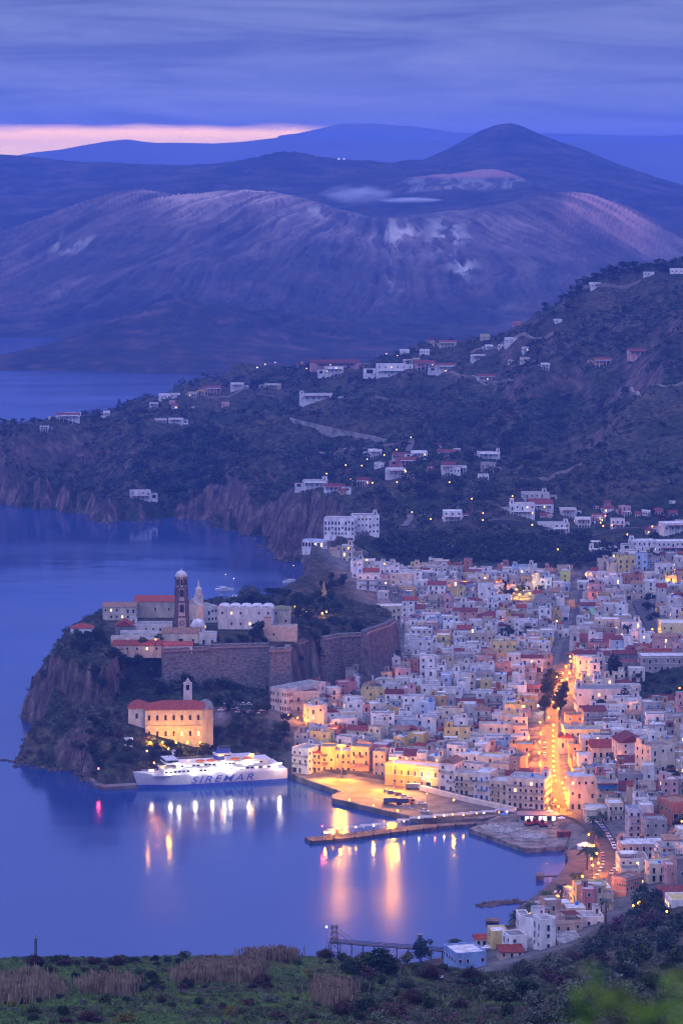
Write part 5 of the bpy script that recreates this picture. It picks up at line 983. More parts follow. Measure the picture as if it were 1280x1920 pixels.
# how large each shows in the picture: painter's count
BUF = np.full((960, 640), -1, np.int32)
order = sorted(range(len(HOUSES)), key=lambda i: -HOUSES[i]['y'])
hb = [(a, None) for a in order]
def paint(i, x, y, z, w, h, d):
    x0, y0 = proj(x - w / 2, y, z); x1, y1 = proj(x + w / 2, y, z + h); _, y2 = proj(x, y + d * .5, z + h)
    a, b_, c_, e = [int(v / 2) for v in (x0, x1, min(y1, y2), y0)]
    BUF[max(0, c_):max(0, e), max(0, a):max(0, b_)] = i
items = [(h['y'], i, h['x'], h['y'], h['z'], h['w'], h['h'], h['d']) for i, h in enumerate(HOUSES)] + [(H_[1], -2, H_[0], H_[1], hz(H_[0], H_[1]), H_[4] * 2, 10, H_[5] * 2) for H_ in HEROES if not any(abs(H_[0] - h['x']) < .01 for h in HOUSES)]
for it in sorted(items, key=lambda q: -q[0]): paint(*it[1:])
cnt = np.bincount(BUF[BUF >= 0].ravel(), minlength=len(HOUSES))
rank = sorted(range(len(HOUSES)), key=lambda i: -cnt[i]); TOPN = set(rank[:255])
print('houses', len(HOUSES))
allb = MB(); NUM = {1: 'one-storey', 2: 'two-storey', 3: 'three-storey', 4: 'four-storey'}
CNAME = dict(white='white', offwhite='off-white', cream='cream', beige='beige', grey='grey', darkgrey='dark grey', pink='pink', salmon='salmon', yellow='yellow', ochre='ochre', terracotta='terracotta', lightblue='pale blue', rose='dark rose', stone='brown stone')
for i, h in enumerate(HOUSES):
    r = random.Random(h['seed']); wl = r.choice(WN_); q = r.random(); roof = 'flat' if q < .85 else ('gable' if q < .94 else ('shed' if q < .98 else 'hip'))
    tile = r.choice([TILE, TILE2, TILE2, TILE3]); ex = []
    if min(math.hypot(h['x'] - a[0], h['y'] - a[1]) for a in corso) < 14: wl = r.choice(['ochre', 'salmon', 'ochre', 'beige', 'terracotta', 'yellow'])  # avenue walls picked warm so their colour carries the orange lamplight
    if roof == 'flat':
        if r.random() < .45: ex.append('head')
        if r.random() < .35: ex.append('tank')
        if r.random() < .14 and h['w'] > 8: ex.append('pergola')
        if r.random() < .10: ex.append('laundry')
        if r.random() < .25: ex.append('aerial')
    elif r.random() < .5: ex.append('chimney')
    axis = r.choice('xy') if h['w'] < 11 else 'x'
    sides = (0, 3 if h['x'] > 0 else 1) if abs(h['x']) > 15 else (0, 1, 3)
    sh = r.choice('bbbggtdd'); bal = 1 if (h['st'] > 1 and r.random() < .3) else 0
    k = dict(wall=wl, roof=roof, nst=h['st'], sh=sh, rs=h['seed'], extras=ex, tile=tile, axis=axis, sides=sides, balcony=bal, litp=.035, base=4, parh=r.choice([.4, .7, 1.0]))
    g = gen(h['w'], h['d'], h['h'], **k)
    if i in TOPN:
        rn = {'flat': 'flat-roofed', 'gable': 'tile-gabled' if tile != TILE3 else 'tan-gabled', 'shed': 'lean-roofed', 'hip': 'hip-roofed'}[roof]
        o = put('house', '%s %s %s house%s' % (CNAME[wl], NUM[h['st']], rn, ' with balcony' if bal else (' with rooftop tank' if 'tank' in ex else '')), 'house', (h['x'], h['y'], h['z']), h['rz'], g, 'closely packed houses of the old town'); o['rel'] = 1
    else:
        M = Matrix.Translation((h['x'], h['y'], h['z'])) @ Matrix.Rotation(h['rz'], 4, 'Z')
        for n, b in g[0]:
            for f, mi_ in [(None, None)]:
                off = len(allb.v); allb.v.extend([tuple(M @ Vector(v)) for v in b.v]); mp_ = [allb.mi(m_) for m_ in b.ms]
                allb.f.extend([tuple(j + off for j in f_) for f_ in b.f]); allb.m.extend([mp_[j] for j in b.m])
        for n, kind, s2, M2, S in g[1]:
            b = wtemp(kind, s2); MM = M @ M2 @ Matrix.Diagonal((S, 1, S, 1)); off = len(allb.v); allb.v.extend([tuple(MM @ Vector(v)) for v in b.v]); mp_ = [allb.mi(m_) for m_ in b.ms]
            allb.f.extend([tuple(j + off for j in f_) for f_ in b.f]); allb.m.extend([mp_[j] for j in b.m])
o = allb.build('town_houses'); o['kind'] = 'stuff'; o['label'] = 'mass of small pale houses packed between the nearer roofs'
# ------------------------------------------------------------------ lamps
ORG = mat('lamp_orange', (1, .5, .1), emit=(1, .34, .035), estr=6, rnd=0); YEL = mat('lamp_yellow', (1, .6, .2), emit=(1, .50, .09), estr=6, rnd=0); WHT = mat('lamp_white', (1, 1, 1), emit=(1, .90, .72), estr=6, rnd=0); REDL = mat('lamp_red', (1, .1, .1), emit=(1, .04, .06), estr=14, rnd=0)
LC = {'o': (ORG, (1, .24, .0)), 'y': (YEL, (1, .44, .01)), 'w': (WHT, (1, .88, .66)), 'r': (REDL, (1, .05, .08))}
LCACHE = {}
def lampmesh(h, c, r):
    k = (round(h), c, r)
    if k not in LCACHE:
        b = MB(); b.tube((0, 0, -h - 1), (0, 0, -.1), .12, IRON, r2=.07, n=5); b.tube((0, 0, -.2), (.5, 0, .1), .06, IRON, n=4); b.lathe((0, 0, -.15), [(.16, 0), (.16, .12)], IRON, 6); pm = b.mesh('pole')
        b = MB(); b.lathe((0, 0, -r), [(r * .5, 0), (r * .95, r * .5), (r, r), (r * .8, r * 1.6), (r * .3, r * 2)], LC[c][0], 8); hm_ = b.mesh('lamp_head'); LCACHE[k] = (pm, hm_)
    return LCACHE[k]
def lamp(px, py, label, h=6.5, c='o', pw=900, zg=None, r=.42, group='street lamps', rel=True, name='street_lamp', lightr=.35):
    if zg is None:
        zg = 14
        for _ in range(4): x, y, z = P(px, py, zg + h); zg = max(0, hz(x, y))
    x, y, z = P(px, py, zg + h)
    t = thing(name, (x, y, z), 0, label, 'lamp', group); a, b = lampmesh(h, c, r); link('pole', a, t); link('lamp_head', b, t)
    if rel: t['rel'] = 1
    if pw:
        l = bpy.data.lights.new('lamp_light', 'POINT'); l.energy = pw * 10; l.color = LC[c][1]; l.shadow_soft_size = lightr
        lo = bpy.data.objects.new('lamp_light', l); C.objects.link(lo); lo.parent = t; lo.location = (0, -.3, .1)
    return t
AVR = [(1037,1359),(1036,1369),(1036,1380),(1036,1389),(1036,1399),(1036,1408),(1036,1417),(1037,1427),(1037,1437),(1038,1445),(1039,1454),(1041,1463),(1053,1468),(1056,1478),(1058,1487),(1060,1496)]
for i, (a, b) in enumerate(AVR): lamp(a, b, 'orange lamp in the right row of the avenue, %s from its near end' % (ORD[len(AVR) - i] or 'first'), pw=3600, h=5, group='lamps along the lit avenue', rel=False)
AVL = [(1012,1354),(1013,1376),(1011,1391),(1010,1412),(1012,1435),(1014,1458),(1020,1485),(1021,1496)]
for i, (a, b) in enumerate(AVL): lamp(a, b, 'orange lamp in the left row of the avenue, %s from its near end' % (ORD[len(AVL) - i] or 'first'), pw=3600, h=5, group='lamps along the lit avenue', rel=False)
AVU = [(1068,1231),(1069,1240),(1043,1269),(1053,1284),(1062,1273),(1067,1262),(1052,1276),(1046,1329),(1036,1316),(1028,1345),(1040,1302),(1060,1250),(1054,1262)]
for a, b in AVU: lamp(a, b, 'orange lamp on the upper avenue', pw=3600, h=5, group='lamps along the lit avenue')
for a, b, pw in [(700,1418,2500),(757,1430,700),(780,1448,900),(860,1452,800),(885,1464,1800),(933,1466,1500),(1005,1488,2200),(815,1442,1200),(690,1425,900),(660,1422,1200),(600,1425,1600),(1040,1500,1500),(1046,1512,1200),(1062,1505,1500),(1028,1515,1600)]: lamp(a, b, 'orange wall lamp on the waterfront', pw=pw, h=5, group='lamps on the waterfront')
for a, b in [(1103,1565),(1112,1585),(1118,1600),(1110,1622),(1091,1643),(1097,1652),(1068,1665),(1078,1672),(1045,1680),(1028,1688),(987,1711),(1108,1610),(1121,1618)]: lamp(a, b, 'orange promenade lamp by the beach', pw=1900, h=6, group='lamps along the beach promenade')
for a, b, pw in [(558,1346,1200),(541,1341,800),(577,1351,2200),(709,1311,1500),(661,1333,900),(620,1358,1200),(803,1246,900),(798,1238,500),(755,1070,500),(721,1057,900),(687,1050,1800),(653,1028,1500),(950,1062,500),(829,1068,600),(832,1110,900),(908,1113,900),(938,1100,700),(1004,1072,700),(1056,1070,600),(1092,1125,900),(1102,1083,800),(1097,1077,600),(1136,1127,500),(872,1092,400),(1273,1290,500),(1202,1323,900),(1197,1365,600),(1272,1420,900),(1153,1425,700),(1195,1175,500),(1215,1185,900),(1222,1180,700),(1230,1190,600),(965,1208,900),(968,1200,500),(975,1236,1000),(962,1242,1200),(1252,1197,0),(1101,1230,400),(1196,1693,500),(1186,1698,700),(1249,1709,600),(1277,1540,900),(990,1415,300),(930,1345,700),(924,1342,300),(945,1170,250),(1150,1095,3000),(1148,1092,1500),(1265,1068,300),(640,1315,300),(1000,1190,300),(735,1282,400),(870,1240,500),(880,1310,300)]: lamp(a, b, 'orange street lamp in the town', pw=pw, h=4.5, group='street lamps in the town')
for a, b, c in [(962,1112,'y'),(968,1105,'y'),(973,1115,'y'),(980,1107,'y'),(988,1102,'w'),(993,1113,'y'),(1248,1200,'w'),(1262,1196,'w'),(1258,1204,'w'),(1238,1096,'y'),(1255,1096,'y'),(1197,1097,'y'),(1008,1323,'w'),(915,1480,'w'),(752,1458,'w'),(793,1460,'w')]: lamp(a, b, 'bright %s lamp in the town' % ('yellow' if c == 'y' else 'white'), c=c, pw=900, h=4, group='bright lamps among the houses')
for a, b in [(553,1137),(575,1147),(612,1147),(604,1150)]: lamp(a, b, 'yellow lamp behind the castle gardens', c='y', pw=600, h=4, zg=44, group='castle lamps')
for a, b, pw, z in [(367,1183,4500,46),(360,1186,3000,46),(385,1176,900,46),(375,1183,900,46),(292,1199,500,47)]: lamp(a, b, 'orange lamp in the cathedral square', c='y' if pw > 2000 else 'o', pw=pw, h=4, zg=z, group='castle lamps')
for a, b in [(424,1259),(473,1261)]: lamp(a, b, 'orange floodlight on the lower rampart', c='o', pw=1500, h=5, zg=27, group='castle lamps', r=.6)
for a, b, pw in [(441,1332,1200),(452,1325,900),(466,1338,900),(492,1334,1000),(478,1340,800),(233,1328,1500),(410,1345,600),(445,1343,900),(460,1345,700)]: lamp(a, b, 'orange lamp in the hillside car park', pw=pw, h=4, group='car park lamps')
# lights that wash the palazzo front and its shrubs
for i, (a, b, pw) in enumerate([(282,1394,1500),(305,1402,1800),(330,1398,1800),(352,1392,1500),(375,1394,700)]): lamp(a, 1392, 'yellow garden floodlight below the palazzo front', c='y', pw=pw * .6, h=1.2, zg=13, r=.3, group='palazzo floodlights')
lamp(276, 1408, 'small yellow lamp at the foot of the wooded slope', c='y', pw=200, h=3); lamp(316, 1404, 'yellow lamp on the quay path under the palazzo', c='y', pw=700, h=3)
lamp(289, 1430, 'orange lamp behind the ferry bow', pw=400, h=6, zg=2); lamp(390, 1425, 'orange lamp behind the ferry middle', pw=600, h=6, zg=2); lamp(475, 1420, 'orange lamp behind the ferry stern', pw=600, h=8, zg=2)
for a, b in [(610,1085+200),]: pass
for a, b in [(770,820),(743,843),(720,853),(688,861),(678,873),(612,888),(648,872),(759,882),(760,884),(698,905),(744,904),(657,898),(842,904),(960,930),(884,935),(772,960),(807,973),(905,975),(997,984),(1134,967),(1125,980),(1130,986),(1146,985),(1128,975),(1222,987),(1175,1002),(938,595),(630,690),(835,695),(1142,1046),(1150,1042),(1162,1043),(1045,1030),(905,962)]:
    x, y, z = onground(px_ := a, b + 7); lamp(a, b, 'small lamp on the hillside roads', pw=350, h=5, zg=z, c='y' if a < 800 else 'o', group='hillside lamps', r=.5)
for a, b in [(482,690),(497,684),(540,693),(516,680),(566,680),(575,692),(672,676),(724,664),(745,668)]:
    x, y, z = onsurf(a, b + 4); D_ = y; lx, ly, lz = PD(a, b, D_); b_ = MB(); b_.lathe((0, 0, 0), [(.3, 0), (.7, .5), (.3, 1.1)], YEL if a % 2 else WHT, 6); b_.tube((0, 0, -5), (0, 0, 0), .15, IRON, n=4)
    o = tag(b_.build('street_lamp', loc=(lx, ly, lz)), 'tiny distant lamp at the foot of the volcano', 'lamp', 'far lamps at the ridge village'); o['rel'] = 1
for a, b in [(83,331),(122,330),(325,334),(305,336),(285,337),(622,302),(635,299),(645,299),(655,302)]:
    D_ = 8300 if a < 400 else 12800; lx, ly, lz = PD(a, b, D_); b_ = MB(); b_.lathe((0, 0, 0), [(2, 0), (3, 2), (1.5, 4)], WHT, 6); b_.tube((0, 0, -14), (0, 0, 0), .5, IRON, n=4)
    o = tag(b_.build('beacon_lamp', loc=(lx, ly, lz)), 'tiny white lamp on the far slopes', 'lamp', 'lamps on the far slopes'); o['rel'] = 1
# high mast floodlights on the quay
for px_, py_, pb, lab in ((640, 1392, 1458, 'tall floodlight mast at the left of the quay plaza'), (737, 1416, 1478, 'tall floodlight mast in front of the long yellow quay building')):
    x, y, _ = P(px_, pb, 2.7); hgt = (pb - py_) * y / F; t = thing('floodlight_mast', (x, y, 2.6), 0, lab, 'lamp mast', 'quay floodlight masts'); MB().tube((0, 0, 0), (0, 0, hgt), .28, METAL, r2=.16, n=8).build('mast', t); MB().lathe((0, 0, hgt - .3), [(1.5, 0), (1.5, .15)], METAL, 12).build('ring', t)
    for k in range(6):
        a = k * PI / 3; b = MB(); b.box((math.cos(a) * 1.5, math.sin(a) * 1.5, hgt - .75), (.8, .8, .45), METAL); b.box((math.cos(a) * 1.6, math.sin(a) * 1.6, hgt - 1.0), (1.0, 1.0, .3), YEL); b.build('lamp_head', t)
    l = bpy.data.lights.new('lamp_light', 'POINT'); l.energy = 50000; l.color = (1, .33, .0); l.shadow_soft_size = .8; lo = bpy.data.objects.new('lamp_light', l); C.objects.link(lo); lo.parent = t; lo.location = (-.4, -2.2, hgt - 1.5)
    l = bpy.data.lights.new('floodlight', 'SPOT'); l.energy = 185000; l.color = (1, .34, .0); l.spot_size = 2.2; l.spot_blend = .6; l.shadow_soft_size = .3; lo = bpy.data.objects.new('floodlight', l); C.objects.link(lo); lo.parent = t; lo.location = (-.6, -2.4, hgt - 1.3); lo.rotation_euler = Vector((-.25, -.85, -.75)).to_track_quat('-Z', 'Y').to_euler()
for a, b in [(655,1500),(700,1510),(745,1520),(850,1500),(800,1488)]: lamp(a, b, 'slim grey lamp post on the quay plaza', c='y', pw=500 if a != 800 else 0, h=7, zg=2.6, r=.28, group='quay lamp posts')
# ------------------------------------------------------------------ vehicles
def paint_m(n, c): return mat('paint_' + n, c, rough=.35, var=.03, rnd=.05, spec=.5)
CARC = {'white': paint_m('white', (.7, .7, .7)), 'silver': paint_m('silver', (.42, .43, .45)), 'red': paint_m('red', (.42, .03, .03)), 'blue': paint_m('blue', (.05, .12, .35)), 'black': paint_m('black', (.03, .03, .035)), 'grey': paint_m('grey', (.18, .18, .2))}
TYRE = mat('tyre', (.02, .02, .02)); TAIL = mat('tail_light', (.5, .02, .02), emit=(1, .05, .03), estr=3, rnd=0); HEADL = mat('head_light', (.9, .9, .85), rnd=0)
CARM = {}
def carmesh(col):
    if col in CARM: return CARM[col]
    m = CARC[col]; b = MB(); prof = [(-2.05, .35), (-2.1, .75), (-1.95, .95), (-1.2, 1.0), (1.0, .98), (1.9, .85), (2.08, .6), (2.05, .35)]
    def ext(p, w0, w1, m_, bb): n = len(p); bb.add([(x, -w0, z) for x, z in p] + [(x, w1, z) for x, z in p], [tuple(range(n)), tuple(range(2 * n - 1, n - 1, -1))] + [(i, n + i, n + (i + 1) % n, (i + 1) % n) for i in range(n)], m_)
    ext(prof, .86, .86, m, b); body = b.mesh('body')
    b = MB(); ext([(-1.75, .96), (-1.35, 1.42), (.25, 1.46), (1.05, .97)], .76, .76, GLASS, b); b.box((-.55, 0, 1.43), (1.5, 1.4, .07), m); cab = b.mesh('cabin')
    wh = []
    b = MB(); b.tube((0, -.1, 0), (0, .1, 0), .33, TYRE, n=10); b.tube((0, -.12, 0), (0, .12, 0), .18, METAL, n=8); wh = b.mesh('wheel')
    b = MB(); b.box((0, 0, 0), (.06, .4, .16), TAIL); tl = b.mesh('tail_light'); b = MB(); b.box((0, 0, 0), (.06, .4, .16), HEADL); hl = b.mesh('headlight')
    CARM[col] = (body, cab, wh, tl, hl); return CARM[col]
def car(x, y, z, rz, col, label, group='parked cars'):
    t = thing('parked_car', (x, y, z), rz, label, 'car', group); bo, ca, wh, tl, hl = carmesh(col); link('body', bo, t); link('cabin', ca, t)
    for sx_ in (-1.3, 1.3):
        for sy_ in (-.8, .8): link('wheel', wh, t, (sx_, sy_, .33))
    for sy_ in (-.6, .6): link('tail_light', tl, t, (-2.1, sy_, .75)); link('headlight', hl, t, (2.06, sy_, .68))
    t['rel'] = 1; return t
CN = ['white', 'white', 'silver', 'red', 'blue', 'black', 'grey', 'white', 'silver']
def along(pts, u, off):
    L_ = [0]
    for a, b in zip(pts, pts[1:]): L_.append(L_[-1] + math.hypot(b[0] - a[0], b[1] - a[1]))
    s = u * L_[-1]; i = max(0, min(len(pts) - 2, next((k for k in range(len(L_) - 1) if L_[k + 1] >= s), len(pts) - 2)))
    f = (s - L_[i]) / (L_[i + 1] - L_[i] + 1e-9); a, b = pts[i], pts[i + 1]; dx, dy = b[0] - a[0], b[1] - a[1]; D_ = math.hypot(dx, dy)
    return a[0] + dx * f - dy / D_ * off, a[1] + dy * f + dx / D_ * off, math.atan2(dy, dx)
def carrow(pts, u0, u1, n, off, skip=.15, turn=0):
    for i in range(n):
        if R.random() < skip: continue
        x, y, a = along(pts, u0 + (u1 - u0) * i / max(1, n - 1), off); z = hz(x, y) + .33
        z = max(z, max(hz(x + c, y + c) for c in (-2, 2)) + .3); c = R.choice(CN); car(x, y, z, a + turn, c, c + ' parked car')
carrow(corso, .03, .42, 14, 2.0); carrow(corso, .66, .95, 7, -1.9)
carrow(coastr, .18, .40, 11, 2.9, 0.05); carrow(coastr, .44, .80, 14, -2.8, .1); carrow(coastr, .45, .62, 5, 2.9)
carrow(qroad, .10, .96, 30, 2.7, .2); carrow(qroad, .12, .5, 9, 5.8, .2, turn=1.57)
for i, (a, b, c, rz) in enumerate([(790,1508,'white',.05),(796,1523,'white',-.5),(770,1500,'white',.0),(758,1496,'white',.1),(748,1491,'grey',.1),(733,1488,'blue',.2),(726,1485,'silver',.1)]):
    x, y, z = P(a, b, 2.6); car(x, y, z, rz, c, c + ' car on the open quay', 'cars standing on the quay')
for i in range(16):
    a, b = 418 + (i % 8) * 10 + R.uniform(-2, 2), 1322 + (i // 8) * 16 + R.uniform(-2, 2) + (i % 3); x, y, z = onground(a, b); c = R.choice(CN); car(x, y, z + .15, .3 + R.uniform(-.2, .2), c, c + ' car in the hillside car park')
for a, b, c in [(1196,1704,'white'),(1205,1700,'white'),(1251,1697,'white')]: x, y, z = P(a, b, hz(*P(a, b, 10)[:2])); car(x, y, z + .2, .1, c, 'white car under the trees')
def truck(a, b, col, bed, label, L_=8.5):
    x, y, z = P(a, b, 2.6); t = thing('lorry', (x, y, z), .05, label, 'lorry', 'lorries on the quay')
    MB().box((-.9, 0, .75), (L_ - 2.6, 2.4, .25), IRON).build('chassis', t); q = MB(); q.box((-.9, 0, 1.0), (L_ - 2.6, 2.5, 1.9), bed); 
    for k in range(8): q.box((-.9 + (k - 3.5) * .75, 0, 1.0), (.08, 2.62, 1.95), IRON)
    q.build('cargo_body', t); cb = MB(); cb.box((L_ / 2 - .9, 0, .6), (1.9, 2.4, 2.1), col, taper=.93); cb.build('cab', t); MB().box((L_ / 2 - .55, 0, 1.6), (1.35, 2.45, .75), GLASS).build('windscreen', t)
    for sx_ in (-L_ / 2 + .9, -L_ / 2 + 2.1, L_ / 2 - 1.1):
        for sy_ in (-1.1, 1.1): MB().tube((sx_, sy_ - .15, .5), (sx_, sy_ + .15, .5), .5, TYRE, n=10).build('wheel', t)
truck(734, 1507, CARC['white'], mat('bed_blue', (.05, .10, .24)), 'blue-bodied lorry with white cab on the quay'); truck(758, 1508, mat('paint_orange', (.5, .12, .03), rough=.4), mat('bed_navy', (.05, .06, .16)), 'orange-cabbed lorry beside the blue lorry'); truck(774, 1480, CARC['white'], mat('bed_cream', (.5, .42, .3)), 'cream van-bodied lorry by the sea wall', 7.5)
# ------------------------------------------------------------------ piers and waterside things
DECK = mat('pier_concrete', (.14, .115, .11), scale=.4, var=.25); RUST = mat('rust_red', (.30, .06, .04), scale=1, var=.3)
def slab(name, label, cat, pts, z0, z1, m, extra=None, group=None):
    cx_ = sum(p[0] for p in pts) / len(pts); cy_2 = sum(p[1] for p in pts) / len(pts); ar = sum(a[0] * b[1] - a[1] * b[0] for a, b in zip(pts, pts[1:] + pts[:1]))
    if ar < 0: pts = pts[::-1]
    t = thing(name, (cx_, cy_2, 0), 0, label, cat, group); MB().prism([(p[0] - cx_, p[1] - cy_2) for p in pts], z0, z1, m).build('deck', t); return t, cx_, cy_2
ctr = smoothp(resample([P(*a)[:2] for a in [(577,1574,1.2),(640,1569,1.2),(740,1556,1.2),(830,1546,1.2),(925,1540,1.4)]], 4), 4)
L1 = []; L2 = []
for i, p in enumerate(ctr):
    a = ctr[max(0, i - 1)]; b = ctr[min(len(ctr) - 1, i + 1)]; dx, dy = b[0] - a[0], b[1] - a[1]; D_ = math.hypot(dx, dy); wd_ = 2.6 + (1.6 if i < 14 else 0); L1.append((p[0] - dy / D_ * wd_, p[1] + dx / D_ * wd_)); L2.append((p[0] + dy / D_ * wd_, p[1] - dx / D_ * wd_))
pt, pcx, pcy = slab('long_pier', 'long dark curving pier carrying pale canopies and lamps', 'pier', L1 + L2[::-1], -3, 1.3, DECK)
b = MB()
for i in range(0, len(ctr) - 1, 2):
    p = L2[i]; b.tube((p[0] - pcx, p[1] - pcy - .2, -1), (p[0] - pcx, p[1] - pcy - .2, 1.8), .35, TYRE, n=6)
b.build('fender_posts', pt)['kind'] = 'stuff'
b = MB()
for i in range(14, len(ctr) - 1):
    p, q = L1[i], L1[i + 1]; b.tube((p[0] - pcx, p[1] - pcy, 2.1), (q[0] - pcx, q[1] - pcy, 2.1), .06, RUST, n=4); b.tube((p[0] - pcx, p[1] - pcy, 1.3), (p[0] - pcx, p[1] - pcy, 2.2), .06, RUST, n=4)
b.build('railing', pt)
for k, (a, b_, w_) in enumerate([(668,1560,7),(690,1557,7),(710,1555,6),(735,1551,7),(755,1547,5),(780,1543,6),(800,1541,6),(825,1538,6),(850,1537,6),(872,1535,6),(893,1533,6),(915,1531,6),(940,1528,6),(955,1530,5)]):
    x, y, _ = P(a, b_, 1.4); t = thing('canopy', (x, y, 1.3), .1, 'white canopy tent on the long pier', 'canopy', 'canopies along the pier'); t['rel'] = 1
    q = MB(); q.gable((0, 0, 2.5), (w_, 3.2), .6, mat('canopy_grey', (.36, .36, .40)), over=.2); q.build('roof', t)
    for sx_ in (-1, 1):
        for sy_ in (-1, 1): MB().box((sx_ * w_ / 2.1, sy_ * 1.5, 0), (.12, .12, 2.5), METAL).build('post', t)
x, y, _ = P(628, 1567, 1.3); t = thing('pier_kiosk', (x, y, 1.3), .1, 'small lamplit ticket kiosk near the pier tip', 'kiosk'); MB().box((0, 0, 0), (6, 3, 2.6), W['yellow']).build('wall', t); MB().box((0, 0, 2.6), (7, 4, .2), RFG).build('roof', t); MB().box((-1, -1.55, .9), (1.5, .1, 1.1), LITW).build('window', t)
x, y, _ = P(617, 1572, 1.3); t = thing('pier_shelter', (x, y, 1.3), .1, 'open glowing shelter with grey roof at the pier tip', 'shelter'); MB().box((0, 0, 2.6), (5, 3.4, .2), AWNW).build('roof', t)
for sx_ in (-1, 1):
    for sy_ in (-1, 1): MB().box((sx_ * 2.3, sy_ * 1.5, 0), (.15, .15, 2.6), METAL).build('post', t)
lamp(604, 1549, 'red and green topped beacon post on the pier tip', h=6, zg=1.3, c='r', pw=80, rel=False, r=.3); lamp(610, 1560, 'orange lamp beside the pier tip shelter', h=3, zg=1.3, pw=1200, rel=False); lamp(625, 1556, 'yellow lamp beside the pier kiosk', h=3, zg=1.3, pw=1200, c='y', rel=False); lamp(638, 1560, 'orange lamp right of the pier kiosk', h=3, zg=1.3, pw=900, rel=False)
lamp(185, 1441, 'red harbour beacon at the end of the small mole', h=7, zg=2, c='r', pw=500, rel=False, r=.5, name='harbour_beacon')
for a, b, c, pw in [(700,1548,'w',180),(667,1551,'y',250),(733,1544,'o',250),(757,1540,'y',200),(785,1533,'w',200),(815,1532,'o',250),(832,1529,'w',250),(848,1527,'o',200),(868,1528,'y',250),(893,1525,'o',300),(907,1524,'w',250),(935,1523,'o',300),(950,1522,'w',250)]: lamp(a, b, 'small pier lamp shining over the water', h=3.5, zg=1.3, c=c, pw=pw * .10, r=.32, group='lamps along the pier')
# small mole, bathing decks, broken mineral pier
slab('stone_mole', 'low stone mole with the red beacon at the foot of the castle rock', 'mole', [P(*a)[:2] for a in [(162,1452,1.6),(176,1470,1.6),(192,1476,1.6),(282,1470,1.6),(282,1466,1.6),(196,1471,1.6),(182,1466,1.6),(168,1450,1.6)]], -2, 1.6, CONC)
slab('bathing_deck', 'small square deck on stilts off the beach', 'jetty', [P(*a)[:2] for a in [(910,1722,1),(935,1722,1),(935,1728,1),(910,1728,1)]], .5, 1.2, DECK)
slab('bathing_deck', 'dark block at the sea end of a thin walkway', 'jetty', [P(*a)[:2] for a in [(1004,1639,1.5),(1018,1639,1.5),(1018,1645,1.5),(1004,1645,1.5)]], -1, 2.2, DECK)
x0, y0, _ = P(1018, 1641, 2); x1, y1, _ = P(1060, 1643, 2); t = thing('walkway', (x0, y0, 1.6), 0, 'thin walkway on posts leading to the beach', 'walkway'); MB().tube((0, 0, 0), (x1 - x0, y1 - y0, .3), .5, DECK, n=4).build('deck', t); b = MB()
for k in range(6): u = k / 5; b.box(((x1 - x0) * u, (y1 - y0) * u, -2.5), (.25, .25, 2.6), DECK)
b.build('posts', t)
for sx_ in (912, 922, 932): x, y, _ = P(sx_, 1727, .5); 
x0, y0, _ = P(617, 1763, 4); x1, y1, _ = P(850, 1781, 4); t = thing('mineral_pier', (x0, y0, 0), 0, 'long rusty trestle pier with lattice end tower', 'pier'); n = 44
b = MB(); c_ = MB()
for k in range(n):
    u0, u1 = k / n, (k + 1) / n; xa, ya, xb, yb_ = (x1 - x0) * u0, (y1 - y0) * u0, (x1 - x0) * u1, (y1 - y0) * u1
    for dy in (-1, 1):
        for zz_ in (3.2, 4.4): b.tube((xa, ya + dy, zz_), (xb, yb_ + dy, zz_), .12, IRON, n=4)
        b.tube((xa, ya + dy, 3.2 if k % 2 else 4.4), (xb, yb_ + dy, 4.4 if k % 2 else 3.2), .08, IRON, n=4)
    b.box(((xa + xb) / 2, (ya + yb_) / 2, 3.3), (abs(xb - xa) * .96, 2, .12), DECK)
    if k % 4 == 0: [c_.tube((xa, ya + dy, -2), (xa, ya + dy * .8, 3.4), .2, IRON, n=5) for dy in (-1, 1)]
b.build('truss', t); c_.build('piles', t); b = MB()
for sx_ in (-1.5, 1.5):
    for dy in (-1.5, 1.5): b.tube((sx_ + 2, dy, -2), (sx_ * .6 + 2, dy * .6, 10), .16, IRON, n=4)
for zz_ in (3, 5, 7, 9): b.box((2, 0, zz_), (2.8, 2.6, .15), IRON); b.tube((.8, -1.2, zz_ - 2), (3.2, -1.2, zz_), .09, IRON, n=4); b.tube((3.2, -1.2, zz_ - 2), (.8, -1.2, zz_), .09, IRON, n=4)
b.tube((2, 0, 8), (7, 0, 4.2), .12, IRON, n=4); b.tube((2, 0, 9.5), (9, 0, 4.4), .08, IRON, n=4); b.build('tower', t)
lamp(612, 1738, 'white lamp on the end of the trestle pier', h=8, zg=0, c='w', pw=120, rel=False, r=.3); x, y, _ = P(787, 1770, 4); tag(MB().box((0, 0, 0), (1.6, 1.6, 3.2), DECK).box((0, 0, 3.2), (1.9, 1.9, .3), RFG).build('pump_box', loc=(x, y, 4.4)), 'small grey box standing on the trestle pier', 'box')
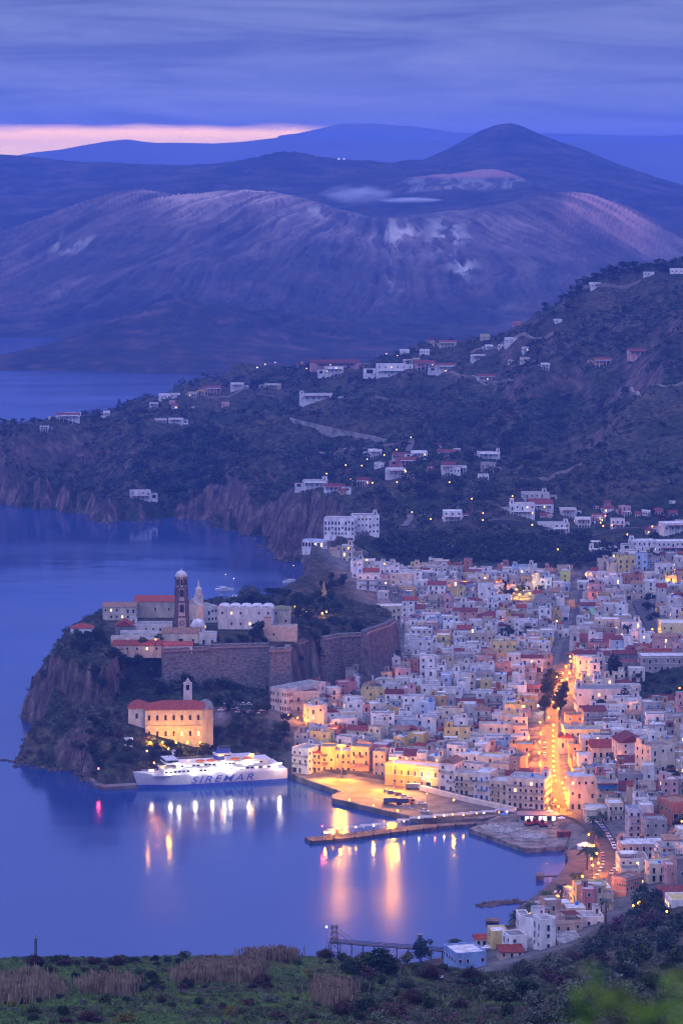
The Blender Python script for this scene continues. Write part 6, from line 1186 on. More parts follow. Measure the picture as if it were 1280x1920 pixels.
# landfill site
for i, (a, b_, r_, h_) in enumerate([(925,1552,6,1.8),(950,1556,8,2.2),(975,1562,5,1.2),(1000,1568,7,1.8),(1040,1582,5,1.5),(965,1548,4,1.5)]):
    x, y, _ = P(a, b_, 2); rr_ = random.Random(i); vs = []; fs = []; n = 14
    b = MB()
    for k in range(60): u, a2 = rr_.random() ** .5, rr_.random() * 2 * PI; s_ = rr_.uniform(.4, 1.1); b.box((math.cos(a2) * u * r_, math.sin(a2) * u * r_ * .7, (1 - u) * h_ - .2), (s_, s_ * .8, s_ * .7), mat('rubble', (.36, .34, .33), rnd=.2), rz=rr_.random() * 3, taper=.7)
    b.lathe((0, 0, -.1), [(r_, 0), (r_ * .5, h_ * .5), (r_ * .1, h_ * .9)], mat('rubble', 0), 12, sy=.7); o = tag(b.build('rubble_heap', loc=(x, y, 2)), 'heap of pale broken rubble', 'rubble', 'rubble heaps on the landfill'); o['rel'] = 1
REDP = mat('machine_red', (.50, .05, .03), rough=.4)
for a, b_ in [(983,1541),(992,1548),(1003,1546),(1018,1550)]:
    x, y, _ = P(a, b_, 2); t = thing('digger', (x, y, 2), R.uniform(-.5, .5), 'red digger parked on the landfill', 'digger', 'red machines on the landfill'); t['rel'] = 1; MB().box((0, 0, .7), (3.2, 2, 1.1), REDP).build('body', t); MB().box((-.5, 0, 1.8), (1.4, 1.6, 1.2), GLASS).box((-.5, 0, 3.0), (1.6, 1.8, .15), REDP).build('cab', t)
    for s_ in (-1, 1): MB().box((0, s_ * 1.1, 0), (3.6, .5, .8), TYRE).build('track', t)
    MB().tube((1.3, 0, 1.3), (3, 0, 3), .2, REDP, n=4).tube((3, 0, 3), (4.2, 0, .8), .17, REDP, n=4).box((4.3, 0, .3), (.8, 1.2, .7), IRON).build('arm', t)
x, y, _ = P(1056, 1569, 2); t = thing('container', (x, y, 2), .1, 'red-brown site container with dark opening', 'container'); MB().box((0, 0, 0), (6, 2.5, 2.6), RUST).build('box', t); MB().box((-1, -1.27, .2), (1.8, .06, 2), IRON).build('door', t); q = MB(); [q.box((-2.8 + k * .4, -1.28, .1), (.1, .08, 2.4), RUST) for k in range(15)]; q.build('ribs', t)
x, y, _ = P(1096, 1590, 3); t = thing('party_tent', (x, y, 2.2), .1, 'white tent on the beach below the palms', 'tent'); MB().box((0, 0, 0), (6, 5, 2), AWNW).build('wall', t); MB().hip((0, 0, 2), (6, 5), 1.5, AWNW).build('roof', t)
# quayside restaurant with lit windows
x, y, _ = P(1008, 1536, 3); t = thing('restaurant', (x, y, 3), -.05, 'low flat-roofed quayside restaurant with glowing windows', 'restaurant'); MB().box((0, 0, -1), (17, 7, 3.4), W['grey']).build('wall', t); MB().box((0, 0, 2.5), (19, 9.5, .3), mat('roof_purple', (.22, .19, .22))).build('roof', t)
for k in range(8): MB().box((-7 + k * 2, -3.55, .2), (1.4, .1, 1.8), LITC if k % 3 else GLASS).build('window', t)
for a, b_, nm in [(1030,1532,'white'),(1052,1548,'white'),(1158,1513,'blue'),(945,1535,'blue'),(1100,1530,'white')]:
    x, y, _ = P(a, b_, 3); t = thing('parasol', (x, y, hz(x, y)), 0, '%s parasol beside the waterfront road' % nm, 'parasol', 'waterfront parasols'); t['rel'] = 1; MB().tube((0, 0, 0), (0, 0, 2.9), .06, METAL, n=5).build('pole', t); MB().lathe((0, 0, 2.3), [(1.9, 0), (1, .45), (.1, .8)], AWNW if nm == 'white' else AWNB, 8).build('canopy', t)
# ------------------------------------------------------------------ boats
def hullmesh(L_, B_, h_, m, m2=None):
    b = MB(); n = 12; rings = []; V = []
    for i in range(n + 1):
        u = i / n; x = (u - .5) * L_; wd_ = B_ / 2 * (1 - abs(2 * u - .8) ** 3 * .5 if u < .9 else .45) * (1 if u < .72 else max(.02, 1 - ((u - .72) / .28) ** 2)); sh_ = h_ * (1 + .25 * u * u)
        V += [(x, -wd_, sh_), (x, -wd_ * .8, 0), (x, -wd_ * .35, -h_ * .4), (x, wd_ * .35, -h_ * .4), (x, wd_ * .8, 0), (x, wd_, sh_)]
    Fc = [(i * 6 + j, i * 6 + (j + 1) % 6, i * 6 + 6 + (j + 1) % 6, i * 6 + 6 + j) for i in range(n) for j in range(6)] + [(5, 4, 3, 2, 1, 0), tuple(n * 6 + j for j in range(6))]
    return b.add(V, Fc, m)
for a, b_, L_, mh, rz, lab in [(421,1107,13,18,.0,'white moored catamaran with masthead light in the bay'),(548,1093,14,20,.05,'white moored sailing yacht with long bowsprit near the far shore'),(438,1122,11,22,1.3,'slim yacht mast with furled sail rising behind the castle pines')]:
    x, y, _ = P(a, b_, 0); t = thing('sailing_boat', (x, y, 0), rz, lab, 'sailing boat', 'boats moored in the bay'); hullmesh(L_, 4.2, 1.4, CARC['white']).build('hull', t); MB().box((-.5, 0, 1.3), (L_ * .45, 2.6, 1.1), CARC['white'], taper=.8).build('coach_roof', t); MB().box((-.2, 0, 1.6), (L_ * .36, 2.7, .4), GLASS).build('window', t)
    MB().tube((.8, 0, 1.5), (.8, 0, mh * .62), .14, METAL, r2=.09, n=6).build('mast', t); MB().tube((.8, 0, 2.8), (-L_ * .4, 0, 2.8), .16, AWNW, n=6).build('boom', t); MB().tube((L_ * .5, 0, 1.8), (.8, 0, mh * .6), .05, METAL, n=4).tube((-L_ * .5, 0, 1.8), (.8, 0, mh * .6), .04, METAL, n=4).build('stays', t); MB().lathe((.8, 0, mh * .62), [(.2, 0), (.28, .2), (.1, .5)], WHT if a == 438 else YEL, 6).build('masthead_light', t)
for a, b_, rz in [(1012,1690,.4),(1020,1684,.5),(1035,1666,.3),(1048,1670,.2),(1000,1697,.1),(1042,1682,.6),(920,1790,.3),(912,1795,.1)]:
    x, y, z = P(a, b_, 1.5); hh = hz(x, y); t = thing('rowing_boat', (x, y, max(hh, .3) + .5), rz, 'small white boat drawn up on the beach', 'boat', 'boats on the beach'); t['rel'] = 1; hullmesh(5.5, 1.9, .6, CARC['white']).build('hull', t); MB().box((0, 0, .45), (.4, 1.5, .1), WOOD).box((-1.4, 0, .45), (.4, 1.4, .1), WOOD).build('thwart', t)
# ------------------------------------------------------------------ ferry
xa, ya, _ = P(262, 1482, 0); xb, yb_, _ = P(530, 1466, 0); FL = math.hypot(xb - xa, yb_ - ya); fa = math.atan2(yb_ - ya, xb - xa)
fe = thing('ferry', ((xa + xb) / 2, (ya + yb_) / 2 + 6, 0), fa, 'big white and blue car ferry with glowing decks leaving the quay', 'ferry')
FW = mat('ferry_white', (.52, .54, .60), rough=.4, var=.05); FB = mat('ferry_blue', (.05, .10, .38), rough=.4, var=.05)
def shiphull(z0, z1, m, flare=0.0, x0=-.5):
    n = 20; V = []; Bm = 13
    for i in range(n + 1):
        u = i / n; x = (u - .5) * FL; k = min(1, (u / .22) ** .6) if u < .22 else (1 if u < .93 else 1 - (u - .93) * 1.5); k0 = min(1, max(0, (u - .03) / .25) ** .8) if u < .28 else k
        rk = -3.5 * (1 - min(1, u / .12)); wt, wb = max(.15, k) * Bm / 2, max(.12, k0) * Bm / 2 * .96; f = z1 / 9.0; g_ = z0 / 9.0
        w1 = wb + (wt - wb) * f; w0 = wb + (wt - wb) * g_
        V += [(x + rk * f, -w1, z1 + (1.8 * (1 - min(1, u / .25)) if z1 > 6 else 0)), (x + rk * g_, -w0, z0), (x + rk * g_, w0, z0), (x + rk * f, w1, z1 + (1.8 * (1 - min(1, u / .25)) if z1 > 6 else 0))]
    Fc = [(i * 4 + j, i * 4 + (j + 1) % 4, i * 4 + 4 + (j + 1) % 4, i * 4 + 4 + j) for i in range(n) for j in range(4)] + [(3, 2, 1, 0), tuple(n * 4 + j for j in range(4))]
    return MB().add(V, [f[::-1] for f in Fc], m)
shiphull(-1.5, 1.9, FB).build('lower_hull', fe); shiphull(1.9, 7.2, FW).build('hull_side', fe)
MB().box((1, 0, 7.2), (FL * .86, 12.2, .5), FW).build('main_deck', fe)
def strip(name, x0, x1, z, h, m, y=-6.2, th=.12):
    MB().box(((x0 + x1) / 2, y, z), (x1 - x0, th, h), m).build(name, fe)
hf = FL / 2
d1 = MB().box((3, 0, 7.7), (FL * .78, 11.6, 2.6), FW).build('lower_superstructure', fe); MB().box((3, 0, 10.3), (FL * .80, 12.4, .25), FW).build('promenade_deck', fe)
d2 = MB().box((4, 0, 10.55), (FL * .62, 9.6, 2.5), FW).build('upper_superstructure', fe); MB().box((4, 0, 13.05), (FL * .66, 11.4, .22), FW).build('boat_deck', fe)
br = MB().box((-hf * .58, 0, 13.2), (6.5, 11.5, 2.6), FW, taper=.93).build('bridge', fe); MB().box((-hf * .58 - 3.0, 0, 14.2), (.5, 10.5, 1.1), GLASS).box((-hf * .58, -5.6, 14.2), (5.6, .3, 1.1), GLASS).build('bridge_window', br)
MB().box((hf * .35, 0, 13.2), (14, 7, 2.2), FW).build('rear_deckhouse', fe)
MB().tube((-hf * .55, 0, 15.6), (-hf * .52, 0, 20.5), .35, FW, r2=.15, n=6).box((-hf * .53, 0, 18), (.5, 5, .25), FW).box((-hf * .53, 0, 19.3), (2.2, .4, .4), FW).build('radar_mast', fe)
fn = MB().prism([(a_ * 1, b_2) for a_, b_2 in [(-3.4, -2), (3.2, -2), (4, 0), (3.2, 2), (-3.4, 2), (-4.2, 0)]], 0, 6.5, FB, M=Matrix.Translation((hf * .13, 0, 13.2)), top=[(a_ * .8 + 1.2, b_2 * .9) for a_, b_2 in [(-3.4, -2), (3.2, -2), (4, 0), (3.2, 2), (-3.4, 2), (-4.2, 0)]]).box((hf * .13 + 1.2, 0, 19.7), (5.5, 3.2, .9), IRON); fno = fn.build('funnel', fe); MB().box((hf * .13 + .4, 0, 16.0), (8.2, 4.6, 1.1), FW).build('funnel_band', fno)
r = random.Random(5)
for k in range(26): x_ = -hf * .66 + k * FL * .80 / 26 * .95; MB().box((x_, -5.82, 8.6), (1.35, .12, .9), LITC if r.random() < .55 else GLASS).build('window', fe)
for k in range(22): x_ = -hf * .50 + k * FL * .60 / 22; MB().box((x_, -4.82, 11.3), (1.2, .12, .9), LITC if r.random() < .45 else GLASS).build('window', fe)
for k, x_ in enumerate([-hf * .2, -hf * .05, hf * .28, hf * .45]):
    MB().lathe((x_, -5.6, 13.6), [(.3, 0), (1.0, .5), (1.0, 1.0), (.4, 1.5)], mat('lifeboat_orange', (.6, .16, .03), rough=.5), 10, sx=2.6).build('lifeboat', fe)
b = MB()
for z_, x0_, x1_ in ((10.55, -hf * .75, hf * .84), (13.25, -hf * .6, hf * .70), (7.7, -hf * .93, -hf * .72)):
    for yy in (-6.0, 6.0): b.box(((x0_ + x1_) / 2, yy, z_ + 1), (x1_ - x0_, .08, .1), FW); b.box(((x0_ + x1_) / 2, yy, z_ + .5), (x1_ - x0_, .06, .06), FW); [b.box((x0_ + (x1_ - x0_) * q / 30, yy, z_), (.08, .08, 1), FW) for q in range(31)]
b.build('railing', fe)
cu = bpy.data.curves.new('lettering', 'FONT'); cu.body = 'SIREMAR'; cu.size = 5.4; cu.shear = .35; cu.extrude = .04; cu.offset = .015; cu.space_character = 1.28; cu.align_x = 'CENTER'
to = bpy.data.objects.new('tmp', cu); C.objects.link(to); dg = bpy.context.evaluated_depsgraph_get(); tm_ = bpy.data.meshes.new_from_object(to.evaluated_get(dg)); bpy.data.objects.remove(to); tm_.materials.clear(); tm_.materials.append(FB)
lt = link('lettering', tm_, fe, (3, -6.62, 2.3)); lt.rotation_euler = (PI / 2, 0, 0); lt.scale = (1.2, 1, 1)
for k, (u, z_, y_, p_, c_) in enumerate([(-.62, 10.2, -6.5, 1500, 'w'), (-.50, 12.6, -6, 1800, 'w'), (-.28, 10.0, -6.6, 2600, 'w'), (-.05, 10.0, -6.6, 2600, 'w'), (.20, 10.0, -6.6, 2600, 'w'), (.12, 12.8, -6.1, 2600, 'w'), (.46, 12.9, -5.6, 1500, 'w'), (.88, 10.4, -6.5, 5000, 'w'), (.1, 16, -3.5, 500, 'y'), (.52, 15.6, -3.6, 800, 'y'), (-.85, 9.8, -3, 500, 'w')]):
    b = MB(); b.box((u * hf, y_, z_), (2.2, .35, .55), WHT if c_ == 'w' else YEL); o = b.build('deck_light', fe)
    l = bpy.data.lights.new('deck_lamp', 'POINT'); l.energy = p_ * .7; l.color = LC[c_][1]; l.shadow_soft_size = .5; lo = bpy.data.objects.new('deck_lamp', l); C.objects.link(lo); lo.parent = fe; lo.location = (u * hf, y_ - .9, z_ - .3)

fe.scale = (1.02, 1, .88)
# ------------------------------------------------------------------ vegetation
def leafmat(n, c, c2, sc_=1.1): return mat(n, c2, scale=sc_, var=.1, col2=c, rnd=.22, rough=.8, spec=.15)
LG = leafmat('leaf_green', (.012, .024, .010), (.060, .090, .030)); LD = leafmat('leaf_dark', (.008, .018, .012), (.030, .055, .028)); LO = leafmat('leaf_olive', (.035, .050, .030), (.14, .165, .115)); LB = leafmat('leaf_brown', (.030, .020, .020), (.12, .075, .065)); LY = leafmat('leaf_yellow', (.06, .06, .01), (.22, .20, .04)); LP = leafmat('leaf_mauve', (.05, .025, .045), (.20, .09, .16)); BARK = mat('bark', (.06, .04, .03), scale=3); REED = leafmat('reed_dry', (.12, .085, .06), (.36, .27, .19), .5); LF = leafmat('leaf_bright', (.10, .20, .02), (.22, .38, .05), 5)
def randrot(n, g):
    a = g.normal(size=(n, 3)); a /= np.linalg.norm(a, axis=1)[:, None]; b = g.normal(size=(n, 3)); b -= (a * b).sum(1)[:, None] * a; b /= np.linalg.norm(b, axis=1)[:, None]; return a, b
def leafq(cs, s, g, asp=.7):
    n = len(cs); a, b = randrot(n, g); s = (s * g.uniform(.6, 1.3, n))[:, None]
    V = np.stack([cs - a * s, cs - b * s * asp, cs + a * s, cs + b * s * asp], 1).reshape(-1, 3)
    return V, np.arange(4 * n).reshape(-1, 4)
def lumps(ls, n, g, shell=.55):
    w = np.array([l[3] ** 2 for l in ls]); k = g.choice(len(ls), n, p=w / w.sum()); d = g.normal(size=(n, 3)); d /= np.linalg.norm(d, axis=1)[:, None]
    r = g.uniform(shell, 1.05, n)[:, None]; L_ = np.array(ls)[k]; return L_[:, :3] + d * r * L_[:, 3:4] * np.array([1, 1, .8])
def crown_mesh(name, ls, n, s, m, seed, shell=.5):
    g = np.random.default_rng(seed); V, Fc = leafq(lumps(ls, n, g, shell), s, g); return npmesh(name, V, Fc, m)
def rl(seed, n, R_, zc, rz_, r0, r1):
    r = random.Random(seed); o = []
    for _ in range(n):
        a = r.random() * 2 * PI; u = r.random() ** .6; v = r.uniform(-1, 1); o.append((math.cos(a) * R_ * u * (1 - .4 * abs(v)), math.sin(a) * R_ * u * (1 - .4 * abs(v)), zc + v * rz_, r.uniform(r0, r1)))
    return o
def trunkmesh(h, r, limbs, seed):
    q = random.Random(seed); b = MB(); b.tube((0, 0, -1), (q.uniform(-.03, .03) * h, 0, h * .55), r, BARK, r2=r * .6)
    for i in range(limbs): a = i * 2 * PI / limbs + q.random(); b.tube((0, 0, h * .4), (math.cos(a) * h * .3, math.sin(a) * h * .3, h * q.uniform(.7, .85)), r * .5, BARK, r2=r * .15, n=5)
    return b.mesh('trunk')
TP = {}
def proto(kind, var, m):
    """unit-height (1 m) tree meshes"""
    k = (kind, var, m.name)
    if k in TP: return TP[k]
    s = hash((kind, var)) & 0; seed = len(kind) * 31 + var * 7 + 3
    if kind == 'round': c = crown_mesh('crown', rl(seed, 11, .34, .62, .26, .12, .21), 620, .052, m, seed); t = trunkmesh(1, .035, 4, seed)
    elif kind == 'pine': c = crown_mesh('crown', rl(seed, 13, .46, .82, .09, .10, .17), 620, .045, m, seed); t = trunkmesh(1.15, .03, 6, seed)
    elif kind == 'cypress': c = crown_mesh('crown', [(0, 0, .12 + i * .085, .13 * math.sin(PI * (i + 1.6) / 12.5) + .02) for i in range(11)], 520, .035, m, seed); t = trunkmesh(.5, .02, 2, seed)
    elif kind == 'conifer':
        ls = [(math.cos(a * 1.1 + i) * (.30 - .028 * i) * .7, math.sin(a * 1.1 + i) * (.30 - .028 * i) * .7, .15 + i * .09, .10 - .007 * i) for i in range(9) for a in range(6)] + [(0, 0, .97, .03)]
        c = crown_mesh('crown', ls, 700, .032, m, seed); t = trunkmesh(1.6, .022, 0, seed)
    elif kind == 'bush': c = crown_mesh('foliage', rl(seed, 8, .42, .42, .2, .22, .38), 720, .062, m, seed, .4); t = None
    elif kind == 'far': c = crown_mesh('crown', rl(seed, 7, .34, .58, .26, .16, .26), 150, .10, m, seed); t = trunkmesh(1, .04, 2, seed)
    elif kind == 'twig':
        g = np.random.default_rng(seed); n = 500; a = g.uniform(0, 2 * PI, n); rr = g.uniform(0, .55, n); h = g.uniform(.4, 1.05, n) * (1 - rr * .6)
        B = np.stack([np.cos(a) * rr * .5, np.sin(a) * rr * .5, np.zeros(n)], 1); T = np.stack([np.cos(a) * rr * 1.3, np.sin(a) * rr * 1.3, h], 1); W_ = np.stack([-np.sin(a), np.cos(a), np.zeros(n)], 1) * .014
        V = np.stack([B - W_, B + W_, T + W_ * 2.2, T - W_ * 2.2], 1).reshape(-1, 3); V2, F2 = leafq(T + g.normal(size=(n, 3)) * .05, .045, g); c = npmesh('foliage', np.concatenate([V, V2]), np.concatenate([np.arange(4 * n).reshape(-1, 4), F2 + 4 * n]), m); t = None
    elif kind == 'palm':
        V = []; Fs = []; g = random.Random(seed)
        for i in range(26):
            a = i * 2.4 + g.random() * .3; el = g.uniform(-.5, 1.1); L_ = g.uniform(.26, .34); pr = None
            for j in range(6):
                u = j / 5; x = L_ * u * math.cos(el * (1 - u * .3)); z = .82 + L_ * u * math.sin(el) - .30 * u * u * L_ * 2.2; w = .045 * math.sin(PI * (u * .85 + .12)) + .004; px_, py_ = math.cos(a), math.sin(a)
                q = [(px_ * x - py_ * w, py_ * x + px_ * w, z - .03 * u - w * .5), (px_ * x, py_ * x, z), (px_ * x + py_ * w, py_ * x - px_ * w, z - .03 * u - w * .5)]
                o = len(V); V += q
                if pr is not None: Fs += [(pr, pr + 1, o + 1, o), (pr + 1, pr + 2, o + 2, o + 1)]
                pr = o
        c = npmesh('fronds', V, Fs, m); b = MB(); b.lathe((0, 0, -.05), [(.045, 0), (.03, .15), (.026, .7), (.045, .80), (.03, .88)], BARK, 8); t = b.mesh('trunk')
    TP[k] = (c, t); return TP[k]
def tree(x, y, z, h, kind, m, label, cat='tree', group=None, wx=1.0, rel=True, name=None, var=None):
    var = R.randrange(3) if var is None else var; c, t = proto(kind, var, m); rz = R.uniform(0, 6.28)
    name = name or {'round': 'tree', 'pine': 'pine_tree', 'cypress': 'cypress_tree', 'conifer': 'conifer_tree', 'bush': 'shrub', 'twig': 'shrub', 'palm': 'palm_tree', 'far': 'tree'}[kind]
    if t is None: o = link(name, c, None, (x, y, z), rz); o.scale = (h * wx, h * wx, h); tag(o, label, cat, group)
    else:
        o = thing(name, (x, y, z), rz, label, cat, group); k = link(c.name.split('.')[0], c, o); k.scale = (h * wx, h * wx, h); k = link('trunk', t, o); k.scale = (h, h, h)
    if rel: o['rel'] = 1
    return o
def tpx(px, py, hp, kind, m, label, z=None, **k):
    """tree standing at picture point, hp = its height in picture pixels"""
    x, y, z0 = P(px, py, z) if z is not None else onsurf(px, py)
    return tree(x, y, z0, hp * y / F, kind, m, label, **k)
def inpoly(poly, n, seed):
    r = random.Random(seed); o = []; xs = [p[0] for p in poly]; ys = [p[1] for p in poly]
    while len(o) < n:
        x, y = r.uniform(min(xs), max(xs)), r.uniform(min(ys), max(ys)); c = False
        for (x0, y0), (x1, y1) in zip(poly, poly[1:] + poly[:1]):
            if (y0 > y) != (y1 > y) and x < (x1 - x0) * (y - y0) / (y1 - y0) + x0: c = not c
        if c: o.append((x, y))
    return o
# castle slope wood
r = random.Random(9)
SL = [[(150,1385),(200,1345),(240,1350),(235,1420),(270,1430),(240,1450),(180,1445),(120,1415)], [(180,1285),(300,1262),(390,1285),(410,1300),(330,1310),(240,1315),(200,1330),(175,1310)], [(400,1300),(440,1310),(435,1370),(400,1380)], [(410,1375),(500,1362),(580,1385),(560,1420),(470,1425),(400,1410)], [(262,1400),(330,1408),(400,1405),(395,1435),(300,1435),(255,1432)]]
for j, (pl, n) in enumerate(zip(SL, (30, 26, 8, 24, 14))):
    for (a, b) in inpoly(pl, n, 50 + j):
        x, y, z = onground(a, b)
        if z < .8 or blocked(x, y, 1) or dist_in(PLAZA, x, y) > -3: continue
        kd, mm, nm = r.choice([('round', LD, 'dark green leafy tree'), ('round', LG, 'mid green leafy tree'), ('round', LO, 'grey-olive leafy tree'), ('bush', LB, 'brownish shrub'), ('bush', LG, 'green shrub'), ('pine', LD, 'dark flat-topped pine')])
        hh = r.uniform(4.5, 8.5) if kd != 'bush' else r.uniform(2.5, 4); tree(x, y, z - .3, hh, kd, mm, nm + ' on the castle slope', 'tree' if kd != 'bush' else 'shrub', 'trees on the castle slope', wx=1.15)
for (a, b) in inpoly([(205,1262),(300,1235),(300,1262),(250,1290)], 10, 7) + inpoly([(125,1205),(190,1190),(205,1225),(150,1232)], 16, 8): x, y, z = onground(a, b); tree(x, y, z - .3, r.uniform(6, 10), 'round', r.choice([LD, LG]), 'dense dark tree hugging the castle cliff', 'tree', 'trees on the castle slope', wx=1.1)
for a, b, w_ in [(245,1290,26),(280,1285,30),(350,1290,24),(225,1250,22)]: tpx(a, b, w_ * 1.3, 'round', LD, 'large dark evergreen below the red lean-to roof', cat='tree', group='trees on the castle slope', wx=1.2)
for (a, b) in inpoly([(548,1262),(600,1236),(690,1222),(735,1226),(700,1240),(600,1262)], 22, 44) + inpoly([(395,1280),(500,1290),(505,1310),(420,1300)], 12, 45): x, y, z = onground(a, b); tree(x, y, z - .3, R.uniform(4, 8), 'round', LD, 'dark tree under the ramparts', 'tree', 'trees under the ramparts', wx=1.1)
tpx(484, 1206, 46, 'round', LD, 'dark round tree in front of the scalloped castle palace', z=46, rel=False, wx=1.1)
for a, b, h_, k_ in [(458,1140,46,'round'),(478,1138,42,'round'),(512,1138,38,'pine'),(532,1140,38,'pine'),(395,1140,16,'cypress'),(389,1141,12,'cypress'),(440,1141,18,'round'),(373,1140,14,'cypress')]: tpx(a, b, h_, k_, LD if k_ != 'round' else LO, 'tall park tree on the castle skyline', z=46, group='trees on the castle skyline')
for (a, b) in inpoly([(405,1135),(620,1128),(650,1160),(560,1165),(545,1150),(420,1143)], 46, 3): x, y, z = P(a, b, PLZ); tree(x, y, z, r.uniform(4.5, 7.5), 'round', r.choice([LD, LD, LG]), 'dark park tree behind the castle palace', 'tree', 'trees of the castle park', wx=1.2)
for (a, b) in inpoly([(558,1172),(655,1160),(700,1168),(680,1180),(600,1186),(562,1192)], 24, 4) + inpoly([(406,1199),(498,1196),(498,1205),(406,1206)], 16, 5): x, y, z = P(a, b, PLZ); tree(x, y, z, r.uniform(2.2, 4), 'bush', r.choice([LD, LG]), 'clipped shrub in the castle garden', 'shrub', 'shrubs of the castle garden')
for (a, b) in inpoly([(590,1100),(640,1085),(655,1105),(600,1120)], 10, 6): x, y, z = onground(a, b); tree(x, y, z, r.uniform(4, 7), 'round', LD, 'dark tree on the rocky point', 'tree', 'trees on the rocky point')
# town trees
for a, b, h_, k_, m_, lab, z_, wx in [(955,1208,38,'round',LD,'big dark round tree rising over the pale roofs',17,1.5),(938,1207,26,'round',LD,'smaller dark tree left of the big round tree',17,1.3),(1147,1275,52,'cypress',LD,'tall dark cypress, left of the pair',19,1.5),(1156,1276,48,'cypress',LD,'tall dark cypress, right of the pair',19,1.5),(1170,1330,46,'conifer',LD,'dark pointed conifer before the grey palace',14,1.3),(1122,1338,30,'round',LD,'wide dark round tree before the grey palace',13,1.7),
  (1145,1440,34,'conifer',LD,'layered conifer near the blue glazed house',12,1.2),(905,1085,14,'palm',LG,'palm in the upper town',24,1),(985,1090,20,'pine',LD,'dark umbrella pine above the lit garden',26,1.2),(1030,1180,18,'palm',LG,'palm rising between maroon roofs',19,1),(1207,1568,20,'round',LD,'dark green bush-like tree by the narrow blue house',11,1.2),(1105,1508,16,'round',LO,'clipped round tree before the white avenue house',6,1.4),
  (1208,1708,46,'cypress',LD,'broad dark cypress beside the red-roofed white house',10,2.4),(1190,1708,34,'palm',LG,'lamplit palm beside the terracotta building',9,1.1),(1135,1728,52,'palm',LO,'large pale palm at the top of the shrub slope',14,1.0),(700,1355,14,'round',LD,'dark garden tree among the left town roofs',11,1.2),(650,1335,26,'round',LD,'dark tree right of the cream hotel',12,1.1),(1215,1130,20,'round',LD,'dark tree near the upper school',30,1.3)]:
    tpx(a, b, h_, k_, m_, lab, z=z_, rel=False, wx=wx)
for (a, b) in [(1022,1330),(1026,1318),(1024,1305),(1030,1296),(1036,1288),(1020,1340),(1031,1308),(1052,1318),(1056,1306),(1050,1330),(1048,1340),(1028,1287)]: x, y, z = P(a, b, 13); tree(x, y, z, r.uniform(9, 11.5), 'round', LD, 'dark avenue tree over the lit street', 'tree', 'trees along the avenue', wx=.95)
for (a, b) in inpoly([(955,1085),(1010,1080),(1015,1122),(945,1128),(935,1105)], 20, 12): x, y, z = P(a, b, 25); tree(x, y, z, r.uniform(3.5, 6), 'round', r.choice([LG, LY, LG]), 'lamplit leafy tree in the upper garden', 'tree', 'trees of the lit garden', wx=1.2)
for (a, b) in inpoly([(1195,1262),(1280,1250),(1300,1320),(1240,1325),(1195,1300)], 26, 13): x, y, z = P(a, b, 22); tree(x, y, z, r.uniform(2, 5), r.choice(['round', 'bush']), r.choice([LG, LD, LG]), 'green tree in the walled field', 'tree', 'trees of the walled field', wx=1.2)
for (a, b) in inpoly([(1205,1140),(1240,1145),(1240,1170),(1215,1175)], 9, 14) + inpoly([(1200,1215),(1235,1205),(1240,1222),(1205,1225)], 8, 15) + inpoly([(1190,1690),(1240,1680),(1245,1730),(1180,1735)], 14, 16) + inpoly([(1250,1545),(1285,1540),(1285,1600),(1262,1600)], 9, 17) + inpoly([(1230,1455),(1285,1440),(1285,1480),(1240,1480)], 7, 18) + inpoly([(1075,1100),(1140,1095),(1140,1115),(1080,1120)], 5, 19) + inpoly([(880,1100),(920,1100),(915,1120)], 5, 21) + inpoly([(430,1315),(500,1318),(505,1330),(500,1352),(440,1350)], 12, 22) + inpoly([(1170,1150),(1185,1160),(1200,1210),(1175,1200)], 5, 24):
    x, y, z = onground(a, b); 
    if not blocked(x, y, 1): tree(x, y, z - .2, r.uniform(4, 7.5), 'round', r.choice([LD, LG, LO]), 'leafy tree between town houses', 'tree', 'trees in the town', wx=1.1)
for a, b, h_ in [(1112,1568,36),(1118,1590,38),(1100,1632,48),(1108,1622,36),(1080,1672,36),(1052,1692,38),(1024,1700,40),(997,1730,46),(990,1735,40),(967,1742,40),(940,1763,36),(852,1778,34),(874,1790,22),(1048,1527,22),(1128,1560,26),(1000,1800,22)]: x, y, z = P(a, b, 3.5); tree(x, y, hz(x, y), h_ * y / F, 'palm', r.choice([LG, LD]), 'tall shaggy palm by the shore road', 'palm', 'palms along the shore', wx=1.35)
# trees just above the town and on the hills
WOODP = [onground(a, b)[:2] for (a, b) in inpoly([(710,1010),(900,1015),(1100,1010),(1160,1040),(1100,1058),(900,1056),(760,1050),(700,1035)], 260, 30) + inpoly([(280,830),(420,800),(480,850),(420,930),(330,935),(250,900)], 130, 31) + inpoly([(560,830),(700,840),(780,800),(1060,780),(1060,860),(950,900),(1050,940),(900,945),(700,940),(560,900)], 90, 32)]
for (a, b) in [(1145,518),(1155,514),(1165,511),(1175,509),(1186,509),(1195,511),(1205,512),(1216,511),(1228,510),(1240,512),(1130,527),(1115,534),(1100,541),(1085,549),(1068,557),(1050,565),(1035,572),(1020,580),(1250,511),(1262,510),(1275,508)]: x, y, z = onground(a, b + 3); tree(x, y, z - .3, r.uniform(7, 11), 'far', LD, 'dark pine on the hilltop skyline', 'tree', 'pines on the hilltop skyline', wx=1.5)
tpx(224, 768, 20, 'conifer', LD, 'tall layered pine alone on the headland skyline', rel=False, wx=1.1)
for a, b, h_ in [(585,722,10),(480,728,12),(475,730,11),(575,700,12),(560,718,9),(500,735,9),(410,742,8),(655,720,9),(666,716,10),(680,722,8),(300,765,7),(262,770,6)]: tpx(a, b, h_, 'far', LD, 'dark tree on the ridge skyline', group='trees on the ridge', wx=1.5)
